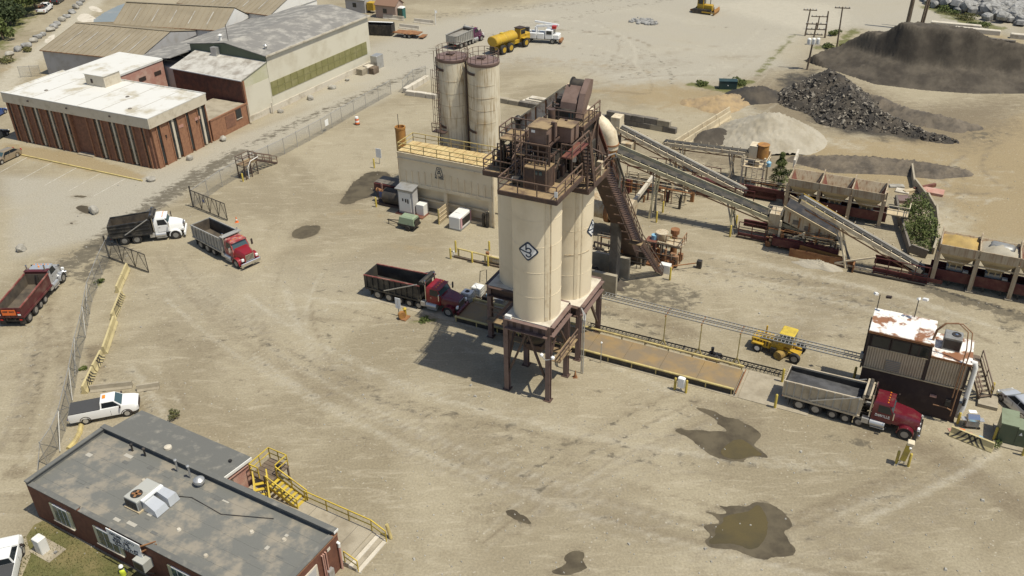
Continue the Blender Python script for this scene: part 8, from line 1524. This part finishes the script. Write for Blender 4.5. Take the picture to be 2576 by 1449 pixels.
# car park kerb and lines
for i, (p, q) in enumerate((((55, 391), (358, 456)),)): p_, q_ = G(*p), G(*q); m = MB().bar((0, 0, .08), ((q_ - p_).length, 0, .08), .22, .16); one('parking_kerb', 'yellow_faded', m, 'long faded yellow kerb along the car park before the office', 'kerb', loc=p_, rz=angle(p_, q_))
for k in range(5):
    p_, q_ = G(316 - k * 62, 449 - k * 13.2), G(236 - k * 62, 493 - k * 13.2); m = MB().box(0, -.06, .005, (q_ - p_).length, .06, .012); o = link('painted_line', m.mesh('painted_line'), 'line_worn'); o.location = p_; o.rotation_euler = (0, 0, angle(p_, q_)); o['kind'] = 'structure'
ORD = 'first second third fourth fifth sixth seventh eighth ninth tenth eleventh twelfth thirteenth fourteenth last'.split()
def boulder_mesh(seed, n=1):
    bm = bmesh.new(); bmesh.ops.create_icosphere(bm, subdivisions=2, radius=1.0); rr = np.random.default_rng(seed)
    k = rr.normal(0, 1, (7, 3)); k /= np.linalg.norm(k, axis=1)[:, None]; dd = rr.uniform(.55, .85, 7)
    for v in bm.verts:
        p = np.array(v.co)
        for a, b in zip(k, dd):
            s_ = p @ a
            if s_ > b: p = p - a * (s_ - b)
        v.co = Vector(p * (1 + rr.normal(0, .03)))
    me = bpy.data.meshes.new('boulder'); bm.to_mesh(me); bm.free(); return me
BM = [boulder_mesh(i) for i in range(6)]
def boulder(label, loc, s, m='rock', group='boulders beside the road', seed=0):
    rr = np.random.default_rng(seed); me = BM[seed % 6]
    if m not in [x.name for x in me.materials if x]: me = me.copy(); me.materials.clear()
    o = link('boulder', me, m); s *= .72; o.location = (loc[0], loc[1], s * .38); o.scale = (s, s * rr.uniform(.65, .9), s * rr.uniform(.55, .75)); o.rotation_euler = (0, 0, rr.uniform(0, 6.28)); o['label'] = label; o['category'] = 'boulder'; o['group'] = group
for i, (x, y, s, lb) in enumerate(((380, 455, .95, 'grey boulder at the corner of the car park'), (477, 402, .9, 'pale boulder against the lit side of the office'), (562, 353, 1.0, 'pale boulder before the brick annex'), (781, 250, 1.1, 'cream boulder at the middle of the warehouse wall'), (836, 223, 1.0, 'cream boulder right of middle along the warehouse wall'), (707, 283, .8, 'dark small boulder near the left end of the warehouse wall'), (874, 203, .7, 'small dark boulder near the right end of the warehouse wall'), (55, 630, 1.0, 'pale boulder on the verge left of the road'), (237, 535, 1.2, 'flat brown boulder beside the wet patch in the car park'))): boulder(lb, G(x, y), s, 'rock', seed=i)
for i, (x, y) in enumerate(((75, 420), (140, 385), (205, 355), (255, 320), (290, 290), (325, 270), (385, 235), (408, 215), (432, 192), (475, 160), (505, 135), (548, 100), (575, 65), (600, 40), (625, 15))): boulder(ORD[i] + ' boulder from the lower end of the row along the pale road', G(x / 3, y / 3), 1.25 + .3 * ((i * 7) % 5) / 5, 'rock_grey' if i % 3 else 'rock', 'boulder row along the pale road', i + 20)
# ------------------------------------------------------------------ stockpiles
def field(name, label, poly, zf, m, cat='stockpile', n=70, seed=0, kind=None, rough=.05):
    """stockpile on a world grid: zf(x, y) -> height; cells near zero height are dropped"""
    P = [G(*p) for p in poly]; xs = [p.x for p in P]; ys = [p.y for p in P]; x0, x1, y0, y1 = min(xs), max(xs), min(ys), max(ys); cx, cy = (x0 + x1) / 2, (y0 + y1) / 2
    r_ = np.random.default_rng(seed); X, Y = np.meshgrid(np.linspace(x0, x1, n), np.linspace(y0, y1, n)); Z = np.vectorize(zf)(X, Y); Z = Z + (Z > .15) * r_.normal(0, rough, Z.shape); Z = np.where(Z < .02, -.08, Z)
    vs = np.stack([X - cx, Y - cy, Z], -1).reshape(-1, 3); idx = np.arange(n * n).reshape(n, n); fs = []
    for i in range(n - 1):
        for j in range(n - 1):
            q = (idx[i, j], idx[i, j + 1], idx[i + 1, j + 1], idx[i + 1, j])
            if max(Z[i, j], Z[i, j + 1], Z[i + 1, j + 1], Z[i + 1, j]) > 0: fs.append(tuple(int(a) for a in q))
    me = bpy.data.meshes.new(name); me.from_pydata(vs.tolist(), [], fs); o = link(name, me, m, None, 2); o.location = (cx, cy, 0); o['label'] = label; o['category'] = cat
    bm = bmesh.new(); bm.from_mesh(me); bmesh.ops.delete(bm, geom=[v for v in bm.verts if not v.link_faces], context='VERTS'); bm.to_mesh(me); bm.free(); me.polygons.foreach_set('use_smooth', [True] * len(me.polygons))
    return o, zf, (x0, x1, y0, y1)
def vn(seed):
    r_ = np.random.default_rng(seed); a = r_.uniform(0, 6.28, 8); f = r_.uniform(.15, .9, 8); b = r_.uniform(0, 6.28, 8)
    return lambda x, y: sum(math.sin((x * math.cos(a[i]) + y * math.sin(a[i])) * f[i] + b[i]) / (1 + 2 * f[i]) for i in range(8)) / 4
def ridge(pts, slope=.7, crest=.3):
    Q = [(Vector((*G(x, y, h).xy, 0)), h) for x, y, h in pts]
    def f(x, y):
        best = -9
        for (p, h0), (q, h1) in zip(Q[:-1], Q[1:]):
            d = q - p; u = max(0, min(1, ((x - p.x) * d.x + (y - p.y) * d.y) / (d.x * d.x + d.y * d.y + 1e-9))); c = p + d * u; best = max(best, h0 + (h1 - h0) * u - slope * max(0, math.hypot(x - c.x, y - c.y) - crest))
        return best
    return f
def pile_z(base): 
    nz = vn(base[1]); f = base[0]
    return lambda x, y: max(0.0, f(x, y) + (nz(x, y) * base[2] if f(x, y) > 0 else 0))
# big brown fines pile with a cut face
rA = ridge([(2075, 165, .5), (2150, 130, 3), (2230, 97, 5.5), (2330, 74, 8.0), (2400, 82, 8), (2480, 112, 7), (2576, 125, 6.5), (2780, 140, 6)], .8, 4.5); cutn = vn(5)
def ridge_front(x, y):
    P = [G(*p) for p in ((2080, 172), (2200, 212), (2330, 228), (2450, 236), (2600, 236), (2800, 236))]; best = 99
    for p, q in zip(P[:-1], P[1:]):
        dx, dy = q.x - p.x, q.y - p.y; u = max(0, min(1, ((x - p.x) * dx + (y - p.y) * dy) / (dx * dx + dy * dy))); d = math.hypot(x - p.x - u * dx, y - p.y - u * dy); side = dx * (y - p.y) - dy * (x - p.x); d = d if side > 0 else -d
        if abs(d) < abs(best): best = d
    return best
def big2(x, y):
    fr = ridge_front(x, y)
    if fr < 0: return 0.0
    n1 = cutn(x * .8, y * .8); sc = cutn(x * .22, 3.0); z = rA(x, y); face = 5.5 + 3.6 * sc + 1.1 * cutn(x * 1.9, 9.0)          # the cliff left by the loader wanders in and out
    low = .46 * fr; up = .46 * face + 2.6 * (fr - face)
    z = min(z, low if fr < face else up)
    return max(0.0, z + .3 * n1 * (z > .6) + (.35 * cutn(x * 2.6, y * .4) if face < fr < face + 2.5 else 0))
field('stockpile', 'huge brown grey stockpile with steep cut face at the top right', [(2040, 60), (2780, 60), (2780, 250), (2040, 250)], big2, 'pile_brown', n=190, rough=.1)
f1 = pile_z((ridge([(1935, 286, 3.5), (1955, 286, 3.5)], .5), 3, .25)); field('stockpile', 'pale grey gravel cone beside the slanting barrier row', [(1790, 270), (2070, 270), (2070, 390), (1790, 390)], f1, 'pile_pale', n=80, rough=.1)
f2 = ridge([(1995, 240, .6), (2040, 207, 2.5), (2085, 180, 4.6), (2110, 190, 4.4), (2150, 235, 3.6), (2190, 268, 2.4), (2250, 300, 1.3), (2330, 335, .7), (2400, 352, .3)], .66); n2_ = vn(7); rub = lambda x, y: max(0.0, f2(x, y) + (n2_(x * 1.4, y * 1.4) * .9 if f2(x, y) > -.3 else 0))
_, _, ext = field('rubble_pile', 'ragged black pile of broken asphalt slabs in front of the big brown stockpile', [(1960, 170), (2430, 170), (2430, 385), (1960, 385)], rub, 'pile_dark', n=100, rough=.12)
mb = MB(); rr = np.random.default_rng(12); cnt = 0
while cnt < 4200:
    x, y = rr.uniform(ext[0], ext[1]), rr.uniform(ext[2], ext[3]); z = rub(x, y)
    if z < .08 or (z > 3.6 and rr.random() < .5): continue
    s_ = rr.uniform(.04, .17) * (2.8 if rr.random() < .08 else 1); th = s_ * rr.uniform(.25, .6); M = Matrix.Translation((x, y, z)) @ Matrix.Rotation(rr.uniform(0, 6.28), 4, 'Z') @ Matrix.Rotation(rr.normal(0, .6), 4, 'X') @ Matrix.Rotation(rr.normal(0, .5), 4, 'Y'); mb.M = M; a = rr.uniform(.6, 1, 4)
    mb.loft([[(-s_ * a[0], -s_ * .6, -th), (s_, -s_ * .7 * a[1], -th), (s_ * a[2], s_ * .6, -th), (-s_, s_ * .7 * a[3], -th)], [(-s_ * .8, -s_ * .5, th), (s_ * .85, -s_ * .55, th), (s_ * .8, s_ * .5, th), (-s_ * .9, s_ * .55, th)]]); cnt += 1
o = link('asphalt_chunks', mb.mesh('asphalt_chunks'), 'rubble'); o['kind'] = 'stuff'; o['label'] = 'broken asphalt chunks and slabs strewn over the black pile'; o['category'] = 'rubble'
field('stockpile', 'low dark berm of mixed chips running behind the rear feed bins', [(1980, 385), (2460, 385), (2460, 450), (1980, 450)], pile_z((ridge([(2000, 397, .4), (2100, 394, 1.3), (2250, 400, 1.3), (2350, 415, 1.1), (2430, 430, .4)], .6), 9, .3)), 'pile_mix', n=80, rough=.12)
field('stockpile', 'low brown berm trailing right behind the black rubble pile', [(2170, 225), (2500, 225), (2500, 345), (2190, 345)], pile_z((ridge([(2200, 240, 1.5), (2260, 262, 1.6), (2330, 285, 1.3), (2400, 300, 1.2), (2460, 318, .3)], .6), 10, .5)), 'pile_mix', n=70, rough=.12)
field('stockpile', 'small charcoal heap left of the black rubble pile', [(1830, 200), (1960, 200), (1960, 275), (1830, 275)], pile_z((ridge([(1880, 220, 1.6), (1920, 217, 1.6)], .5), 11, .3)), 'pile_dark', n=40, rough=.1)
field('stockpile', 'ochre earth mound behind the block wall', [(1690, 220), (1870, 220), (1870, 300), (1690, 300)], pile_z((ridge([(1740, 252, .5), (1810, 243, 1.3), (1850, 238, 1.0)], .35), 12, .4)), 'pile_ochre', n=50, rough=.1)
field('stockpile', 'small brown fines heap against the slanting barrier row', [(1730, 310), (1850, 310), (1850, 380), (1730, 380)], pile_z((ridge([(1780, 328, 1.3), (1808, 322, 1.3)], .5), 13, .2)), 'pile_brown', n=40)
# gravel heap in far yard
mb = MB(); rr = np.random.default_rng(21)
for _ in range(120):
    p = G(1620 + rr.normal(0, 14), 56 + rr.normal(0, 4)); s_ = rr.uniform(.15, .4); mb.M = Matrix.Translation((p.x, p.y, s_ * .3)) @ Matrix.Rotation(rr.uniform(0, 6), 4, 'Z'); mb.bbox(-s_, -s_ * .8, -.1, s_, s_ * .8, s_ * .7, s_ * .25)
o = link('stone_scatter', mb.mesh('stone_scatter'), 'rock_grey'); o['kind'] = 'stuff'; o['label'] = 'scattered pale stones in the far yard'; o['category'] = 'stones'
# stones, weeds and litter over the yard
mb = MB(); 
for _ in range(1500):
    x, y = rr.uniform(0, 2576), rr.uniform(180, 1449); p = G(x, y); s_ = rr.uniform(.03, .09) * (2.0 if rr.random() < .04 else 1); mb.M = Matrix.Translation((p.x, p.y, s_ * .2)) @ Matrix.Rotation(rr.uniform(0, 6), 4, 'Z'); mb.loft([[(-s_, -s_ * .7, -s_ * .3), (s_, -s_ * .6, -s_ * .3), (s_ * .8, s_ * .7, -s_ * .3), (-s_ * .8, s_ * .8, -s_ * .3)], [(-s_ * .6, -s_ * .4, s_ * .6), (s_ * .6, -s_ * .4, s_ * .5), (s_ * .5, s_ * .4, s_ * .6), (-s_ * .5, s_ * .5, s_ * .5)]])
o = link('loose_stones', mb.mesh('loose_stones'), 'rock'); o['kind'] = 'stuff'; o['label'] = 'loose stones scattered over the yard'; o['category'] = 'stones'
# riprap at the top right
mb = MB()
for _ in range(700):
    u = rr.uniform(0, 1); p = G(2330 + 300 * u + rr.normal(0, 8), 2 + 62 * u + rr.normal(0, 8) - 6); s_ = rr.uniform(.5, 1.3); mb.M = Matrix.Translation((p.x, p.y, s_ * .4 + rr.uniform(0, 1.2))) @ Matrix.Rotation(rr.uniform(0, 6), 4, 'Z') @ Matrix.Rotation(rr.normal(0, .5), 4, 'X'); mb.bbox(-s_, -s_ * .8, -s_ * .6, s_, s_ * .8, s_ * .6, s_ * .3)
o = link('riprap', mb.mesh('riprap'), 'rock_grey'); o['kind'] = 'stuff'; o['label'] = 'bank of grey riprap stones at the top right'; o['category'] = 'stones'
for i, (x, y, L) in enumerate(((2340, 64, 9), (2400, 78, 8), (2540, 95, 10))): one('stone_kerb', 'concrete_pale', MB().bbox(0, -.5, 0, L, .5, .9, .1), ('pale stone kerb below the thick utility pole', 'pale stone kerb left of the riprap', 'pale stone kerb below the riprap at the right')[i], 'kerb', loc=G(x, y), rz=R(-25))
block_wall('long low dark wall running behind the big stockpile', (2290, 85), (2576, 120), 1, L=3.0, h=1.0, seed=8)
# ------------------------------------------------------------------ utility poles with wires
tops = []
def upole(label, b, tp, r=.2, arms=(), h=None, tilt=0):
    g = G(*b); z = h or ZH(*b, tp[1]); t = T('utility_pole', label, 'utility pole', g, 0, 'utility poles'); top = G(tp[0], tp[1], z) if h is None else Vector((g.x + tilt, g.y, z)); d = top - g
    t.tube('pole', 'wood' if r < .4 else 'wood', (0, 0, -.2), d, r, 10, r * .7)
    for f, L in arms:
        c = d * f; t.bar('crossarm', 'wood', c + Vector((-L / 2, .3, 0)), c + Vector((L / 2, -.3, 0)), .14, .16)
        for q in (-.45, -.2, .2, .45): t.put('insulator', 'galv', t.mb().lathe(c + Vector((q * L, -.3 * q / .5, 0)), [(.05, .08), (.1, .2), (.04, .3)], 8))
    tops.append(g + d); return t, d
t, d = upole('leaning utility pole with white transformers and crossarms, nearest of the cluster', (2030, 175), (2055, 57), .17, ((.97, 3.4), (.86, 3.0), (.75, 2.6)))
for k in (-1, 0, 1): c = d * .62 + Vector((k * .75, -.3, 0)); t.put('transformer_can', 'white_paint', t.mb().lathe(c, [(.3, -.5), (.33, -.4), (.33, .4), (.2, .55)], 14), smooth=True)
t.bar('guy_bracket', 'galv', d * .55 + Vector((-1.3, 0, 0)), d * .55 + Vector((1.3, 0, 0)), .12)
upole('slim utility pole at the left rear of the cluster', (2025, 90), (2039, 22), .16, ((.95, 2.4),)); upole('dark utility pole in the middle of the cluster', (2075, 95), (2084, 28), .18); upole('tall thin utility pole right of the cluster', (2105, 120), (2120, 17), .16, ((.97, 2.6),)); upole('short rear utility pole with crossarms between the others', (2055, 75), (2062, 40), .14, ((.95, 3),))
upole('thick dark utility pole left of the paired poles', (2280, 73), (2290, -60), .42, h=17, tilt=.3); upole('utility pole, left one of the close pair', (2312, 77), (2320, -60), .2, h=18, tilt=1.0); upole('utility pole, right one of the close pair', (2319, 72), (2326, -60), .2, h=18, tilt=.9)
t = T('green_cabinet', 'dark green metal box on the verge below the far yard', 'cabinet', G(1830, 222), R(-8)); t.bbox('body', 'green_dark', -1.4, -.7, 0, 1.4, .7, 1.3, .05); t.box('lid', 'green_dark', -1.45, -.75, 1.31, 1.45, .75, 1.38); t.put('label_plate', 'sign_white', t.mb().box(-.1, -.72, .6, .05, -.702, .75))
# small huts in the far yard
for i, (x, y, wm, rm) in enumerate(((905, 27, 'wall_grey', 'roof_old'), (981, 42, 'hut_pink', 'roof_hut'))):
    t = T('small_hut', ('small grey hut with yellow box at the top edge', 'small pinkish hut with brown gable roof')[i], 'hut', G(x, y), R(-24)); t.box('wall', wm, -2.4, -1.6, 0, 2.4, 1.6, 2.7)
    for s_ in (-1, 1): t.put('roof', rm, t.mb().add([(-2.6, s_ * 1.9, 2.6), (2.6, s_ * 1.9, 2.6), (2.6, 0, 3.8), (-2.6, 0, 3.8), (-2.6, s_ * 1.9, 2.7), (2.6, s_ * 1.9, 2.7), (2.6, 0, 3.9), (-2.6, 0, 3.9)], HEX))
    for x0 in (-2.41, 2.35): t.put('gable', wm, t.mb().prx([(-1.6, 2.7), (1.6, 2.7), (0, 3.75)], x0, x0 + .06))
    t.box('window', 'glass', -.6, -1.64, 1.1, .3, -1.605, 2.0); t.box('door', 'trim_dark', 2.405, -.5, 0, 2.44, .5, 2.0)
    if i == 0: t.box('yellow_box', 'yellow_machine', 2.6, -1.2, .6, 4.2, .4, 2.2)
t = T('portable_toilet', 'teal portable toilet beside the pinkish hut', 'toilet', G(1012, 46), R(-24)); t.bbox('cabin', 'teal', -.6, -.6, 0, .6, .6, 2.2, .06); t.put('roof', 'white_paint', t.mb().loft([[(-.65, -.65, 2.2), (.65, -.65, 2.2), (.65, .65, 2.2), (-.65, .65, 2.2)], [(-.4, -.4, 2.45), (.4, -.4, 2.45), (.4, .4, 2.45), (-.4, .4, 2.45)]])); t.box('door', 'green_box', -.45, -.63, .1, .45, -.605, 2.0)
t = T('thin_post', 'thin white marker post at the end of the pale barriers', 'post', G(1096, 62), 0); t.tube('post', 'white_paint', (0, 0, 0), (0, 0, 3.0), .07); t.box('flag', 'sign_white', 0, -.02, 2.3, .4, .02, 2.8)
for i, (x, y, m, s_) in enumerate(((912, 186, 'concrete', .9), (927, 181, 'concrete_pale', .9), (941, 184, 'wood', .8), (950, 170, 'galv', 1.0))): one('supply_crate', m, MB().bbox(-s_, -s_ * .7, 0, s_, s_ * .7, 1.1 + .3 * (i == 3) * 4, .05), ('grey crate leftmost of the stack by the warehouse corner', 'pale crate second in the stack by the warehouse corner', 'wooden crate third in the stack by the warehouse corner', 'tall grey cabinet at the warehouse corner')[i], 'crate', 'crates at the warehouse corner', loc=G(x, y), rz=R(62))
# salt or water pond and pale slabs beyond the sheds
puddle('pond', [(225, 58), (255, 35), (300, 12), (345, 0), (335, 20), (290, 55), (270, 62)], .01, 'pond_water', .1)
for pts in ([(185, 50), (212, 28), (255, 55), (232, 62)], [(218, 22), (232, 12), (262, 28), (250, 32)], [(108, 105), (132, 85), (143, 90), (122, 110)]): puddle('pale_slab', pts, .008, 'concrete_pale', .1)
# ------------------------------------------------------------------ pit with bush between the feed bins, rubbish and walls
t = T('retaining_wall', 'curved pale concrete retaining wall around the overgrown pit', 'wall', G(2335, 520), 0); o = G(2335, 520)
pp = [(2290, 430), (2298, 470), (2330, 505), (2352, 535), (2358, 575), (2352, 620), (2345, 640)]
for p, q in zip(pp[:-1], pp[1:]): t.put('wall_panel', 'concrete', t.mb().bar(G(*p) - o + Vector((0, 0, .7)), G(*q) - o + Vector((0, 0, .4)), .22, .9))
t = T('retaining_wall', 'straight shaded retaining wall left of the overgrown pit', 'wall', G(2262, 560), 0); o = G(2262, 560)
for p, q in zip([(2250, 515), (2262, 570), (2285, 640)], [(2262, 570), (2285, 640), (2330, 650)]): t.put('wall_panel', 'concrete_dark', t.mb().bar(G(*p) - o + Vector((0, 0, .8)), G(*q) - o + Vector((0, 0, .5)), .22, 1.0))
def shrub_mass(name, label, spots, n, size, m, seed, cat='bush', stems=True):
    rr = np.random.default_rng(seed); o = G(*spots[0][:2]); t = T(name, label, cat, o, 0); bl = []
    for x, y, r, h in spots: p = G(x, y) - o; bl.append((p.x, p.y, h * .5, r, h / (2 * r))); 
    mb = t.mb(); leaf_cloud(mb, bl, n, size, rr); t.put('foliage', m, mb)
    if stems:
        for x, y, r, h in spots: p = G(x, y) - o; t.tube('stem', 'wood', (p.x, p.y, 0), (p.x + rr.normal(0, .2), p.y, h * .7), .06, 6, .02)
shrub_mass('bush', 'dense green bush growing in the concrete pit between the feed bin rows', [(2308, 560, 1.5, 2.8), (2325, 590, 1.3, 2.4), (2300, 600, 1.4, 1.9), (2338, 615, 1.0, 1.7), (2300, 530, 1.2, 2.1), (2275, 545, 1.0, 1.7), (2320, 635, .8, 1.4), (2285, 580, .8, 1.3), (2340, 575, .7, 1.2), (2315, 545, .6, 3.4), (2330, 605, .5, 2.9), (2290, 620, .6, 1.2)], 5600, .12, 'leaf', 31)
for i, (x, y, l, w_, m) in enumerate(((2270, 482, 1.6, 1.2, 'concrete_pale'), (2255, 470, 1.8, .8, 'rock'), (2300, 480, 3.2, .6, 'timber_pale'), (2345, 485, 2.6, 1.6, 'brick_pink'), (2285, 505, 2.8, 1.6, 'mauve_steel'), (2325, 475, 3.4, .3, 'rust_red'))): one('scrap_sheet', m, MB().bbox(-l / 2, -w_ / 2, .0, l / 2, w_ / 2, .18 + .06 * i, .03), ('pale broken slab on the scrap heap behind the pit', 'grey rock slab at the left of the scrap heap', 'long pale timber on the scrap heap', 'pinkish plate at the right of the scrap heap', 'flat rusty plate before the scrap heap', 'thin red beam behind the scrap heap')[i], 'scrap', 'scrap behind the overgrown pit', loc=G(x, y), rz=R(-30 + 25 * (i % 3)))
# pine by the recycle tower
t = T('small_pine', 'small pine tree standing behind the rusty hopper tower', 'tree', G(1957, 468), 0); rr = np.random.default_rng(8); mb = t.mb()
for k in range(2600):
    z = rr.uniform(.4, 4.6); rmax = 1.7 * (1 - z / 4.9) ** .8 * (.75 + .3 * math.sin(z * 6)); a = rr.uniform(0, 6.28); q = rmax * math.sqrt(rr.uniform(.1, 1)); p = np.array([q * math.cos(a), q * math.sin(a), z - q * .25]); u = np.array([math.cos(a), math.sin(a), -.3 + rr.normal(0, .4)]) * .17; w_ = np.cross(u, rr.normal(0, 1, 3)); w_ = w_ / np.linalg.norm(w_) * .035; mb.add([p - u, p + w_, p + u, p - w_], [(0, 1, 2, 3)])
t.put('crown', 'leaf', mb); t.tube('trunk', 'wood', (0, 0, 0), (0, 0, 4.4), .1, 8, .02)
# wooded bank at the top left
def tree(label, loc, h, r, n, seed, m='leaf_dark'):
    rr = np.random.default_rng(seed); t = T('leafy_tree', label, 'tree', loc, 0, 'trees on the bank at the top left'); bl = [(rr.normal(0, r * .5), rr.normal(0, r * .5), h * rr.uniform(.35, .85), r * rr.uniform(.35, .6)) for _ in range(9)]
    mb = t.mb(); leaf_cloud(mb, bl, n, .32, rr); t.put('crown', m, mb); t.tube('trunk', 'wood', (0, 0, 0), (0, 0, h * .7), .22, 8, .08)
    for k in range(4): b = bl[k]; t.tube('limb', 'wood', (0, 0, h * .35), (b[0], b[1], b[2]), .1, 6, .03)
for i, (x, y, h, r, m) in enumerate(((28, 62, 5, 3.0, 'leaf_dark'), (62, 40, 6, 3.2, 'leaf'), (90, 22, 5.5, 3, 'leaf_dark'), (110, 2, 5, 2.8, 'leaf'), (70, 4, 6, 3.4, 'leaf_dark'), (8, 100, 4, 2.6, 'leaf'), (20, 14, 7, 3.5, 'leaf_dry'), (-20, 60, 6, 3.5, 'leaf_dark'), (45, -18, 6, 3.5, 'leaf'), (100, -25, 6, 3.5, 'leaf_dark'))): tree(('dark', 'bright', 'dark', 'pale', 'deep', 'low', 'dry', 'wide', 'far', 'farthest')[i] + ' leafy tree on the top left bank, ' + ('above the pale road bend', 'middle of the front row', 'below the junk pickup', 'at the top edge by the road', 'second row behind', 'lowest of the group', 'at the left picture corner', 'beyond the left edge', 'beyond the top edge', 'furthest along the road')[i], G(x, y), h, r, 1500, 40 + i, m)
for i, (x, y, r, h, m) in enumerate(((1770, 215, 1.0, .7, 'leaf'), (1860, 212, 1.2, .9, 'leaf'), (2085, 118, 1.3, .7, 'leaf'), (2120, 122, 1.2, .6, 'leaf_dry'), (2100, 88, 1.4, .8, 'leaf'), (2380, 32, 2.2, 1.4, 'leaf'), (2420, 48, 2.2, 1.2, 'leaf_dry'), (2460, 66, 1.8, 1.0, 'leaf'), (2360, 15, 2.0, 1.4, 'leaf_dark'), (2270, 82, 1.0, .7, 'leaf'), (12, 155, 1.8, 1.2, 'leaf_dry'), (70, 130, 1.2, .8, 'leaf_dry'), (250, 712, .5, .45, 'leaf'), (1072, 808, .6, .3, 'leaf'), (207, 930, .35, .3, 'leaf'), (1990, 440, .9, .7, 'leaf_dark'))): bush('weed_clump', 'clump of green weeds ' + ('left of the dark green cabinet', 'right of the dark green cabinet', 'at the foot of the leaning transformer pole', 'at the foot of the tall thin pole', 'behind the utility pole cluster', 'on the bank before the riprap', 'lower on the bank before the riprap', 'at the right end of the riprap bank', 'at the top of the riprap bank', 'beside the thick utility pole', 'on the dry slope at the left edge', 'on the dry slope above the boulder row', 'between the fence and the yellow barriers', 'beside the weighbridge end near the red truck', 'by the striped barriers at the fence', 'beside the small pine')[i], G(x, y), r, h, int(260 * r + 150), .1 if r < 1 else .17, m, 'weeds', 60 + i, 'weed clumps', stem=False)
